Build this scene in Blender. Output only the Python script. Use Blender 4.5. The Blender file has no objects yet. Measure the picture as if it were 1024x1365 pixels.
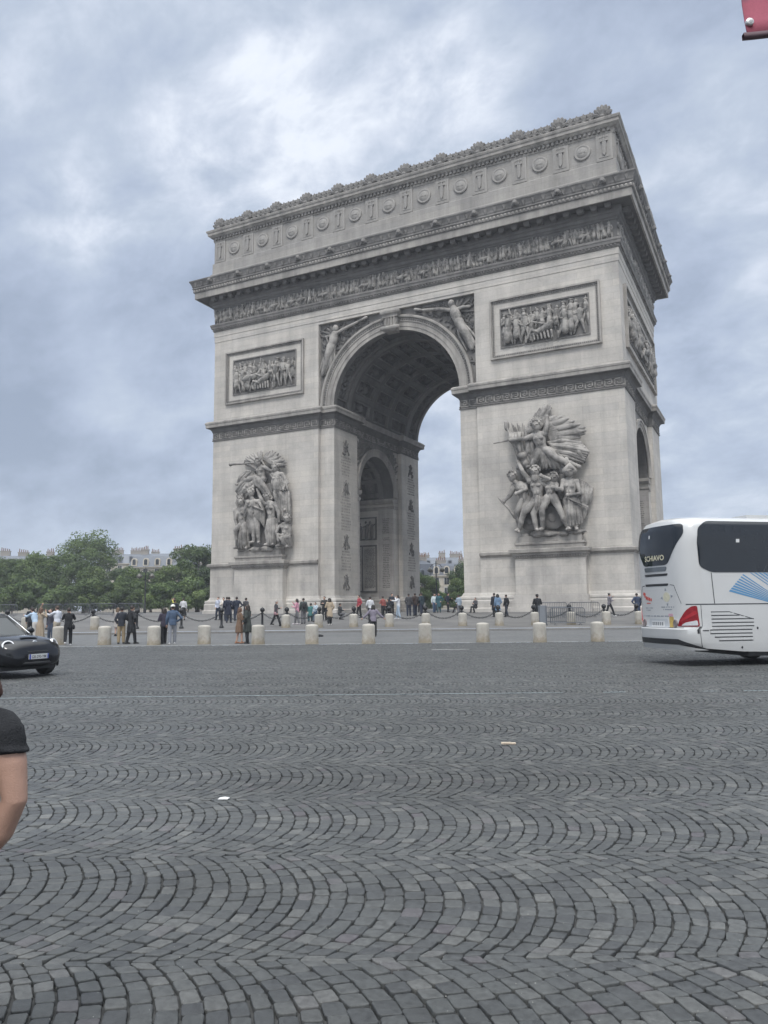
import bpy, bmesh, math, random
import numpy as np
from mathutils import Vector, Matrix

random.seed(7)
rng = np.random.default_rng(11)
scene = bpy.context.scene
COL = scene.collection
RAD = math.radians
PI = math.pi

# ------------------------------------------------------------------ camera frame
CAM = Vector((55.28, -66.923, 1.466))
YAW, PITCH, ROLL = RAD(26.833), RAD(7.092), RAD(-0.577)
RT = Vector((math.cos(YAW), math.sin(YAW), 0))       # street axis, along the kerb
FW = Vector((-math.sin(YAW), math.cos(YAW), 0))      # across the road, towards the arch
ZR = -0.134                                          # road level by the camera


def zg(d):
    """ground height as a function of the distance across the road"""
    pts = ((-900, ZR), (34.8, ZR), (46.3, 0.02), (46.31, 0.15), (48, 0.25), (64, 0.96), (5000, 0.96))
    for (a, za), (b, zb) in zip(pts, pts[1:]):
        if d <= b:
            return za + (zb - za) * (d - a) / (b - a)
    return 0.96


def SD(s, d, z=None):
    """street coordinates (along the kerb, across the road, height above ground) -> world"""
    p = Vector((CAM.x, CAM.y, 0)) + RT * s + FW * d
    p.z = zg(d) + (z or 0.0)
    return p


# ------------------------------------------------------------------ materials
MATS = {}


def nodes_of(name):
    m = bpy.data.materials.new(name)
    m.use_nodes = True
    nt = m.node_tree
    b = nt.nodes['Principled BSDF']
    return m, nt, b


def N(nt, t, **kw):
    n = nt.nodes.new(t)
    for k, v in kw.items():
        if k.startswith('i_'):
            n.inputs[k[2:].replace('_', ' ')].default_value = v
        else:
            setattr(n, k, v)
    return n


def math_node(nt, op, a, b=None, clamp=False):
    n = nt.nodes.new('ShaderNodeMath')
    n.operation = op
    n.use_clamp = clamp
    for i, v in enumerate((a, b)):
        if v is None:
            continue
        if isinstance(v, (int, float)):
            n.inputs[i].default_value = v
        else:
            nt.links.new(v, n.inputs[i])
    return n.outputs[0]


def mix_col(nt, fac, a, b, mode='MIX'):
    n = nt.nodes.new('ShaderNodeMix')
    n.data_type = 'RGBA'
    n.blend_type = mode
    for sock, v in ((n.inputs[0], fac), (n.inputs[6], a), (n.inputs[7], b)):
        if isinstance(v, (int, float)):
            sock.default_value = v
        elif isinstance(v, tuple):
            sock.default_value = (*v[:3], 1)
        else:
            nt.links.new(v, sock)
    return n.outputs[2]


def ramp(nt, fac, stops):
    n = nt.nodes.new('ShaderNodeValToRGB')
    cr = n.color_ramp
    while len(cr.elements) < len(stops):
        cr.elements.new(0.5)
    for e, (p, c) in zip(cr.elements, stops):
        e.position = p
        e.color = (*c[:3], 1) if isinstance(c, tuple) else (c, c, c, 1)
    nt.links.new(fac, n.inputs[0])
    return n.outputs[0]


def mat(name, col, rough=0.7, metal=0.0, var=0.15, scale=5.0, bump=0.0, bscale=40.0, coat=0.0, spec=0.5, coords='Object'):
    if name in MATS:
        return MATS[name]
    m, nt, b = nodes_of(name)
    tc = N(nt, 'ShaderNodeTexCoord')
    no = N(nt, 'ShaderNodeTexNoise', i_Scale=scale, i_Detail=5.0)
    nt.links.new(tc.outputs[coords], no.inputs['Vector'])
    f = math_node(nt, 'MULTIPLY_ADD', no.outputs[0], 2 * var)
    f.node.inputs[2].default_value = 1 - var
    c = mix_col(nt, 1.0, col, f, 'MULTIPLY')
    nt.links.new(c, b.inputs['Base Color'])
    b.inputs['Roughness'].default_value = rough
    b.inputs['Metallic'].default_value = metal
    b.inputs['Specular IOR Level'].default_value = spec
    if coat:
        b.inputs['Coat Weight'].default_value = coat
        b.inputs['Coat Roughness'].default_value = 0.05
    if bump:
        n2 = N(nt, 'ShaderNodeTexNoise', i_Scale=bscale, i_Detail=4.0)
        nt.links.new(tc.outputs[coords], n2.inputs['Vector'])
        bp = N(nt, 'ShaderNodeBump', i_Strength=bump, i_Distance=0.02)
        nt.links.new(n2.outputs[0], bp.inputs['Height'])
        nt.links.new(bp.outputs[0], b.inputs['Normal'])
    MATS[name] = m
    return m


def stone(name, base, dark, stain=0.35, brick=True, rough=0.85, lo=0.42, hi=0.72, course=0.62, streak=0.5, bsc=0.33):
    """weathered limestone: thin ashlar joints, blotches and vertical rain streaks"""
    if name in MATS:
        return MATS[name]
    m, nt, b = nodes_of(name)
    tc = N(nt, 'ShaderNodeTexCoord')
    sep = N(nt, 'ShaderNodeSeparateXYZ')
    nt.links.new(tc.outputs['Object'], sep.inputs[0])
    xy = math_node(nt, 'ADD', sep.outputs[0], sep.outputs[1])
    cmb = N(nt, 'ShaderNodeCombineXYZ')
    nt.links.new(xy, cmb.inputs[0])
    nt.links.new(sep.outputs[2], cmb.inputs[1])
    big = N(nt, 'ShaderNodeTexNoise', i_Scale=bsc, i_Detail=7.0, i_Roughness=0.62)
    nt.links.new(tc.outputs['Object'], big.inputs['Vector'])
    st = N(nt, 'ShaderNodeMapping')
    st.inputs['Scale'].default_value = (1.3, 1.3, 0.09)
    nt.links.new(tc.outputs['Object'], st.inputs[0])
    stn = N(nt, 'ShaderNodeTexNoise', i_Scale=1.0, i_Detail=6.0, i_Roughness=0.6)
    nt.links.new(st.outputs[0], stn.inputs['Vector'])
    fine = N(nt, 'ShaderNodeTexNoise', i_Scale=5.0, i_Detail=8.0, i_Roughness=0.7)
    nt.links.new(tc.outputs['Object'], fine.inputs['Vector'])
    mixn = math_node(nt, 'ADD', math_node(nt, 'MULTIPLY', big.outputs[0], 1 - streak), math_node(nt, 'MULTIPLY', stn.outputs[0], streak))
    dirt = N(nt, 'ShaderNodeMapRange', i_From_Min=lo, i_From_Max=hi)
    nt.links.new(mixn, dirt.inputs[0])
    d2 = math_node(nt, 'MULTIPLY', dirt.outputs[0], stain)
    c = mix_col(nt, d2, base, dark)
    fv = math_node(nt, 'MULTIPLY_ADD', fine.outputs[0], 0.36)
    fv.node.inputs[2].default_value = 0.82
    c = mix_col(nt, 1.0, c, fv, 'MULTIPLY')
    bp = N(nt, 'ShaderNodeBump', i_Strength=0.5, i_Distance=0.03)
    nt.links.new(fine.outputs[0], bp.inputs['Height'])
    if brick:
        br = N(nt, 'ShaderNodeTexBrick', i_Scale=1.0)
        br.inputs['Color1'].default_value = (0.925, 0.925, 0.935, 1)
        br.inputs['Color2'].default_value = (1.045, 1.035, 1.02, 1)
        br.inputs['Mortar'].default_value = (0.77, 0.76, 0.74, 1)
        br.inputs['Mortar Size'].default_value = 0.012
        br.inputs['Mortar Smooth'].default_value = 0.3
        br.inputs['Brick Width'].default_value = 3.1
        br.inputs['Row Height'].default_value = course
        nt.links.new(cmb.outputs[0], br.inputs['Vector'])
        c = mix_col(nt, 1.0, c, br.outputs[0], 'MULTIPLY')
    nt.links.new(c, b.inputs['Base Color'])
    nt.links.new(bp.outputs[0], b.inputs['Normal'])
    b.inputs['Roughness'].default_value = rough
    b.inputs['Specular IOR Level'].default_value = 0.25
    MATS[name] = m
    return m


# ------------------------------------------------------------------ mesh builder
class MB:
    def __init__(self):
        self.v = []
        self.f = []
        self.m = []
        self.mi = 0

    def add(self, vs, fs):
        o = len(self.v)
        self.v += [tuple(p) for p in vs]
        self.f += [tuple(o + i for i in f) for f in fs]
        self.m += [self.mi] * len(fs)

    def box(self, x0, x1, y0, y1, z0, z1, xf=None):
        vs = [(x, y, z) for z in (z0, z1) for x, y in ((x0, y0), (x1, y0), (x1, y1), (x0, y1))]
        if xf:
            vs = [xf(Vector(p)) for p in vs]
        self.add(vs, [(3, 2, 1, 0), (4, 5, 6, 7), (0, 1, 5, 4), (1, 2, 6, 5), (2, 3, 7, 6), (3, 0, 4, 7)])

    def prism(self, poly, z0, z1, xf=None):
        """poly CCW in xy, extruded in z"""
        n = len(poly)
        vs = [(x, y, z0) for x, y in poly] + [(x, y, z1) for x, y in poly]
        if xf:
            vs = [xf(Vector(p)) for p in vs]
        fs = [tuple(range(n - 1, -1, -1)), tuple(range(n, 2 * n))]
        fs += [(i, (i + 1) % n, n + (i + 1) % n, n + i) for i in range(n)]
        self.add(vs, fs)

    def tube(self, pts, radii, n=8, cap=True, flat=None, squash=1.0):
        """tapered tube with rounded ends; flat = direction to squash along"""
        pts = [Vector(p) for p in pts]
        if isinstance(radii, (int, float)):
            radii = [radii] * len(pts)
        pts2, rad2 = list(pts), list(radii)
        if cap:
            d0 = (pts[0] - pts[1]).normalized()
            d1 = (pts[-1] - pts[-2]).normalized()
            pre = [(pts[0] + d0 * radii[0] * 0.9, radii[0] * 0.35), (pts[0] + d0 * radii[0] * 0.55, radii[0] * 0.8)]
            post = [(pts[-1] + d1 * radii[-1] * 0.55, radii[-1] * 0.8), (pts[-1] + d1 * radii[-1] * 0.9, radii[-1] * 0.35)]
            pts2 = [p for p, _ in pre] + pts2 + [p for p, _ in post]
            rad2 = [r for _, r in pre] + rad2 + [r for _, r in post]
        up = Vector((0, 0, 1))
        rings = []
        a_prev = None
        for i, p in enumerate(pts2):
            t = (pts2[min(i + 1, len(pts2) - 1)] - pts2[max(i - 1, 0)])
            t = t.normalized() if t.length > 1e-9 else up
            if a_prev is None:
                a = t.cross(up)
                if a.length < 0.15:
                    a = t.cross(Vector((0, 1, 0)))
            else:
                a = a_prev - t * a_prev.dot(t)
            a.normalize()
            a_prev = a
            b = t.cross(a)
            ring = []
            for k in range(n):
                w = 2 * PI * k / n
                o = (a * math.cos(w) + b * math.sin(w)) * rad2[i]
                if flat is not None:
                    o -= flat * (o.dot(flat)) * (1 - squash)
                ring.append(p + o)
            rings.append(ring)
        vs = [q for r in rings for q in r]
        fs = []
        for i in range(len(rings) - 1):
            for k in range(n):
                k2 = (k + 1) % n
                fs.append((i * n + k, i * n + k2, (i + 1) * n + k2, (i + 1) * n + k))
        fs.append(tuple(range(n - 1, -1, -1)))
        fs.append(tuple((len(rings) - 1) * n + k for k in range(n)))
        self.add(vs, fs)

    def ball(self, c, r, n=8, rings=5, rot=None):
        if isinstance(r, (int, float)):
            r = (r, r, r)
        vs = [Vector((0, 0, -r[2]))]
        for i in range(1, rings):
            ph = -PI / 2 + PI * i / rings
            for k in range(n):
                th = 2 * PI * k / n
                vs.append(Vector((r[0] * math.cos(ph) * math.cos(th), r[1] * math.cos(ph) * math.sin(th), r[2] * math.sin(ph))))
        vs.append(Vector((0, 0, r[2])))
        if rot:
            vs = [rot @ p for p in vs]
        c = Vector(c)
        vs = [p + c for p in vs]
        fs = []
        last = len(vs) - 1
        for k in range(n):
            k2 = (k + 1) % n
            fs.append((0, 1 + k2, 1 + k))
            for i in range(rings - 2):
                fs.append((1 + i * n + k, 1 + i * n + k2, 1 + (i + 1) * n + k2, 1 + (i + 1) * n + k))
            fs.append((last, 1 + (rings - 2) * n + k, 1 + (rings - 2) * n + k2))
        self.add(vs, fs)

    def lathe(self, prof, c=(0, 0, 0), n=24, xf=None):
        """prof: list of (radius, z)"""
        vs = []
        for r, z in prof:
            for k in range(n):
                w = 2 * PI * k / n
                vs.append(Vector((r * math.cos(w), r * math.sin(w), z)))
        if xf:
            vs = [xf(p) for p in vs]
        vs = [p + Vector(c) for p in vs]
        fs = []
        for i in range(len(prof) - 1):
            for k in range(n):
                k2 = (k + 1) % n
                fs.append((i * n + k, i * n + k2, (i + 1) * n + k2, (i + 1) * n + k))
        fs.append(tuple(range(n - 1, -1, -1)))
        fs.append(tuple((len(prof) - 1) * n + k for k in range(n)))
        self.add(vs, fs)

    def loft(self, rings, closed=True, caps=True):
        n = len(rings[0])
        vs = [p for r in rings for p in r]
        fs = []
        for i in range(len(rings) - 1):
            for k in range(n if closed else n - 1):
                k2 = (k + 1) % n
                fs.append((i * n + k, i * n + k2, (i + 1) * n + k2, (i + 1) * n + k))
        if caps and closed:
            fs.append(tuple(range(n - 1, -1, -1)))
            fs.append(tuple((len(rings) - 1) * n + k for k in range(n)))
        self.add(vs, fs)

    def sweep(self, path, prof, closed=True):
        """mitred moulding: path CCW plan points, profile (outward offset, z)"""
        n = len(path)
        P = [Vector((p[0], p[1])) for p in path]
        rings = []
        for i in range(n):
            def nrm(a, b):
                d = (b - a).normalized()
                return Vector((d.y, -d.x))
            if closed or 0 < i < n - 1:
                n1, n2 = nrm(P[i - 1], P[i]), nrm(P[i], P[(i + 1) % n])
            elif i == 0:
                n1 = n2 = nrm(P[0], P[1])
            else:
                n1 = n2 = nrm(P[-2], P[-1])
            mdir = (n1 + n2) / (1 + n1.dot(n2))
            rings.append([Vector((P[i].x + mdir.x * o, P[i].y + mdir.y * o, z)) for o, z in prof])
        k = len(prof)
        vs = [p for r in rings for p in r]
        fs = []
        for i in range(n if closed else n - 1):
            j = (i + 1) % n
            for q in range(k - 1):
                fs.append((i * k + q, j * k + q, j * k + q + 1, i * k + q + 1))
        if not closed:
            fs.append(tuple(range(k)))
            fs.append(tuple((n - 1) * k + q for q in range(k - 1, -1, -1)))
        self.add(vs, fs)

    def build(self, name, mats, parent=None, smooth=False, label=None, angle=None):
        me = bpy.data.meshes.new(name)
        root = parent
        while root is not None and root.parent is not None:
            root = root.parent
        if root is not None and root.type == 'EMPTY' and not root.get('_local'):
            L = root.location
            me.from_pydata([(x - L.x, y - L.y, z - L.z) for x, y, z in self.v], [], self.f)
        else:
            me.from_pydata(self.v, [], self.f)
        if not isinstance(mats, (list, tuple)):
            mats = [mats]
        for m in mats:
            me.materials.append(m)
        if len(mats) > 1:
            me.polygons.foreach_set('material_index', self.m)
        bm = bmesh.new()
        bm.from_mesh(me)
        bmesh.ops.recalc_face_normals(bm, faces=bm.faces)
        bm.to_mesh(me)
        bm.free()
        if smooth:
            me.polygons.foreach_set('use_smooth', [True] * len(me.polygons))
            if angle:
                me.set_sharp_from_angle(angle=RAD(angle))
        o = bpy.data.objects.new(name, me)
        COL.objects.link(o)
        if parent is not None:
            o.parent = parent
        if label:
            o['label'] = label
        return o


def tag(o, label, cat, group=None):
    o['label'] = label
    o['category'] = cat
    if group:
        o['group'] = group
    return o


def thing(name, label, cat, loc, rz=0.0, group=None, local=False):
    o = bpy.data.objects.new(name, None)
    o.empty_display_size = 0.3
    COL.objects.link(o)
    o.location = loc
    o.rotation_euler = (0, 0, rz)
    if local:
        o['_local'] = 1
    return tag(o, label, cat, group)


def struct(o):
    o['kind'] = 'structure'
    return o


def dup(root, loc, rz=None, label=None, group=None):
    r = root.copy()
    COL.objects.link(r)
    r.location = loc
    if rz is not None:
        r.rotation_euler = (0, 0, rz)
    if label:
        r['label'] = label
    if group:
        r['group'] = group
    kids = [o for o in KIDS.get(root.name, [])] or list(root.children)
    for ch in kids:
        c = ch.copy()
        COL.objects.link(c)
        c.parent = r
        for g in ch.children:
            d = g.copy()
            COL.objects.link(d)
            d.parent = c
    return r


KIDS = {}


def remesh(o, voxel, noise=0.0, nscale=0.3, smooth=0):
    m = o.modifiers.new('voxel', 'REMESH')
    m.mode = 'VOXEL'
    m.voxel_size = voxel
    m.use_smooth_shade = True
    if smooth:
        s = o.modifiers.new('soft', 'SMOOTH')
        s.factor = 0.5
        s.iterations = smooth
    if noise:
        key = 'chisel_%g' % nscale
        t = bpy.data.textures.get(key) or bpy.data.textures.new(key, 'CLOUDS')
        t.noise_scale = nscale
        t.noise_depth = 3
        d = o.modifiers.new('wear', 'DISPLACE')
        d.texture = t
        d.strength = noise
        d.mid_level = 0.5
    return o


# ------------------------------------------------------------------ stone palette
S_WALL = stone('limestone_wall', (0.515, 0.488, 0.450), (0.235, 0.223, 0.210), 0.72, streak=0.36)
S_BASE = stone('limestone_base', (0.50, 0.474, 0.438), (0.21, 0.20, 0.19), 0.8, course=0.8, streak=0.35)
S_MOULD = stone('limestone_moulding', (0.40, 0.375, 0.345), (0.13, 0.125, 0.12), 0.85, brick=False, lo=0.36, hi=0.66)
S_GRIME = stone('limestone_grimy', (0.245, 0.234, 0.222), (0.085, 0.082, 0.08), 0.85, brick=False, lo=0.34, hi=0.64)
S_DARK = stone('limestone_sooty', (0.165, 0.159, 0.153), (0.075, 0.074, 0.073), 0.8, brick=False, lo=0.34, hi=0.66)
S_FIG = stone('limestone_figures', (0.36, 0.34, 0.317), (0.085, 0.082, 0.08), 0.78, brick=False, lo=0.43, hi=0.60, streak=0.25, bsc=0.9)
S_RELIEF = stone('limestone_relief', (0.345, 0.327, 0.304), (0.10, 0.097, 0.094), 0.8, brick=False, lo=0.42, hi=0.60, streak=0.2, bsc=1.8)
S_VAULT = stone('limestone_vault_shade_dirt', (0.145, 0.14, 0.136), (0.07, 0.069, 0.068), 0.8, brick=False, lo=0.34, hi=0.66)  # shade of vault and soffit put into the colour of the dirty stone
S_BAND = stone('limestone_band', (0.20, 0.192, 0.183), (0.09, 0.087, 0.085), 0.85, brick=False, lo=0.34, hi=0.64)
S_ATTIC = stone('limestone_attic', (0.34, 0.325, 0.305), (0.15, 0.145, 0.14), 0.75, lo=0.36, hi=0.68, course=0.9)
S_INNER = stone('limestone_passage', (0.42, 0.40, 0.38), (0.16, 0.155, 0.15), 0.75, lo=0.38, hi=0.68)

# ================================================================== TRIUMPHAL ARCH
W, D = 44.82, 22.0
XL, XR, XC = 15.49, 29.5, 22.495        # main passage
REC = 0.45                               # recess of the middle bay
SX0, SX1 = 13.85, 31.35                  # edges of the middle bay
YS0, YS1 = 5.4, D - 5.4                  # recessed bay of the short sides
JY0, JY1 = 6.7, D - 6.7                  # transverse passage
SREC = 0.5
Z0, ZI, ZE = 0.6, 22.25, 31.65           # ground, springing, entablature
RA = (XR - XL) / 2
arch = thing('triumphal_arch', 'monumental pale stone triumphal arch with sculpted piers and coffered vault', 'monument', (W / 2, D / 2, 0.9))


def part(mb, name, m, parent=arch, **k):
    return mb.build(name, m, parent, **k)


def fy(x, dep, z):
    """point on the front face, dep metres proud of the wall"""
    return Vector((x, -dep, z))


# --- legs ----------------------------------------------------------
def leg_path(mx, my):
    p = [(0, 0), (SX0, 0), (SX0, REC), (XL, REC), (XL, YS0), (XL - SREC, YS0), (XL - SREC, JY0), (SREC, JY0), (SREC, YS0), (0, YS0)]
    if mx:
        p = [(2 * XC - x if x > SX0 - 1 else W - x, y) for x, y in p]
        p = [((SX1 if abs(x - (2 * XC - SX0)) < 1e-6 else x), y) for x, y in p]
    if my:
        p = [(x, D - y) for x, y in p]
    if mx != my:
        p = p[::-1]
    return p


LEGS = {}
for mx in (0, 1):
    for my in (0, 1):
        mb = MB()
        path = leg_path(mx, my)
        mb.prism(path, Z0, ZI)
        LEGS[(mx, my)] = part(mb, 'pier', S_WALL)
        mb = MB()
        mb.sweep(path, [(-0.02, Z0), (0.62, Z0), (0.62, 1.28), (0.5, 1.36), (0.5, 1.95), (0.42, 2.06), (0.46, 2.2), (0.42, 2.34), (0.2, 2.42), (0.07, 2.7), (-0.02, 2.72)])
        part(mb, 'base_moulding', S_BASE, LEGS[(mx, my)])
        # string course round the slab face only
        mb = MB()
        sc = [(SREC + 0.3, YS0), (0, YS0), (0, 0), (SX0 + 0.02, 0)]
        if mx:
            sc = [(W - x, y) for x, y in sc]
            sc[-1] = (SX1 - 0.02, 0)
        if my:
            sc = [(x, D - y) for x, y in sc]
        if mx != my:
            sc = sc[::-1]
        mb.sweep(sc, [(-0.01, 5.86), (0.1, 5.9), (0.16, 6.0), (0.34, 6.08), (0.36, 6.3), (0.28, 6.36), (-0.01, 6.42)], closed=False)
        part(mb, 'string_course', S_MOULD, LEGS[(mx, my)])
        # dado a little proud below the course
        mb = MB()
        mb.sweep(sc, [(-0.01, 2.3), (0.06, 2.3), (0.06, 5.88), (-0.01, 5.88)], closed=False)
        part(mb, 'dado', S_BASE, LEGS[(mx, my)])

# --- impost cornice with key band round each double pier ------------
for mx in (0, 1):
    p = [(0, 0), (SX0, 0), (SX0, REC), (XL, REC), (XL, YS0), (XL - SREC, YS0), (XL - SREC, YS1), (XL, YS1), (XL, D - REC), (SX0, D - REC), (SX0, D), (0, D), (0, YS1), (SREC, YS1), (SREC, YS0), (0, YS0)]
    if mx:
        p = [(2 * XC - x if SX0 + .01 < x else (SX1 if x == SX0 else W - x), y) for x, y in p][::-1]
    mb = MB()
    mb.sweep(p, [(0.3, 21.64), (0.62, 21.65), (0.63, 21.95), (0.68, 22.0), (0.70, 22.16), (0.52, 22.34), (-0.02, 22.4)])
    ic = part(mb, 'impost_cornice', S_MOULD)
    mb = MB()
    mb.sweep(p, [(-0.02, 21.10), (0.08, 21.12), (0.10, 21.2), (0.14, 21.32), (0.26, 21.5), (0.40, 21.58), (0.60, 21.6), (0.60, 21.7)])
    part(mb, 'cavetto_moulding', S_DARK, ic)
    mb = MB()
    mb.sweep(p, [(-0.02, 20.14), (0.10, 20.16), (0.10, 20.26), (0.035, 20.3), (0.035, 21.12), (-0.02, 21.12)])
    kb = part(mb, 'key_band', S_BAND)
    mb = MB()

    def meander(mb, a, b):
        a, b = Vector(a), Vector(b)
        L = (b - a).length
        d = (b - a) / L
        nrm = Vector((d.y, -d.x))
        n = max(1, round(L / 0.86))
        u = L / n
        t = 0.085
        zb, zt = 20.36, 21.04
        h = zt - zb
        for i in range(n):
            o = i * u
            segs = [(0, 0, u, 0), (0.06 * u, 0, 0.06 * u, 1), (0.06 * u, 1, 0.78 * u, 1), (0.78 * u, 0.3, 0.78 * u, 1), (0.34 * u, 0.3, 0.78 * u, 0.3), (0.34 * u, 0.3, 0.34 * u, 0.66), (0.34 * u, 0.66, 0.56 * u, 0.66)]
            for x0, q0, x1, q1 in segs:
                lo = a + d * (o + min(x0, x1) - t / 2)
                hi = a + d * (o + max(x0, x1) + t / 2)
                za, zc = zb + min(q0, q1) * (h - t), zb + max(q0, q1) * (h - t) + t
                vs = []
                for z in (za, zc):
                    for q, off in ((lo, 0.03), (hi, 0.03), (hi, 0.10), (lo, 0.10)):
                        w = q + nrm * off
                        vs.append((w.x, w.y, z))
                mb.add(vs, [(3, 2, 1, 0), (4, 5, 6, 7), (0, 1, 5, 4), (1, 2, 6, 5), (2, 3, 7, 6), (3, 0, 4, 7)])
    P = [Vector(q) for q in p]
    for i in range(len(P)):
        a, b = P[i], P[(i + 1) % len(P)]
        if (b - a).length > 1.2 and (a.y < 6 or (a.x > XL - 1 and a.x < XR + 1) or (a.x > W - 2)):
            meander(mb, a, b)
    part(mb, 'key_pattern', S_RELIEF, kb)


# --- walls with round openings --------------------------------------
def holed_wall(mb, u0, u1, z0, z1, uc, r, zs, tr, n=40):
    """wall u0..u1 x z0..z1 with a round-headed hole springing at zs (z0 == zs), tr maps (u, z) to 3D"""
    arcp = [(uc - r * math.cos(PI * i / n), zs + r * math.sin(PI * i / n)) for i in range(n + 1)]
    top = [(u0 + (u1 - u0) * i / n, z1) for i in range(n + 1)]
    vs = [tr(*q) for q in arcp] + [tr(*q) for q in top]
    fs = [(i, i + 1, n + 2 + i, n + 1 + i) for i in range(n)]
    o = len(vs)
    vs += [tr(u0, z0), tr(u1, z0)]
    fs += [(o, 0, n + 1), (n, o + 1, 2 * n + 1)]
    mb.add(vs, fs)


for my in (0, 1):
    mb = MB()
    y = REC if not my else D - REC
    holed_wall(mb, SX0 - .1, SX1 + .1, ZI, ZE, XC, RA, ZI, lambda u, z: (u, y, z), 56)
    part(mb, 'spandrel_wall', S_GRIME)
for mx in (0, 1):
    mb = MB()
    poly = [(0, 0), (SX0, 0), (SX0, REC + .2), (SX0, D - REC - .2), (SX0, D), (0, D)]
    if mx:
        poly = [(W - x if x == 0 else SX1, y) for x, y in poly][::-1]
    mb.prism(poly, ZI, ZE)
    part(mb, 'upper_wall', S_WALL)
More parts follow.
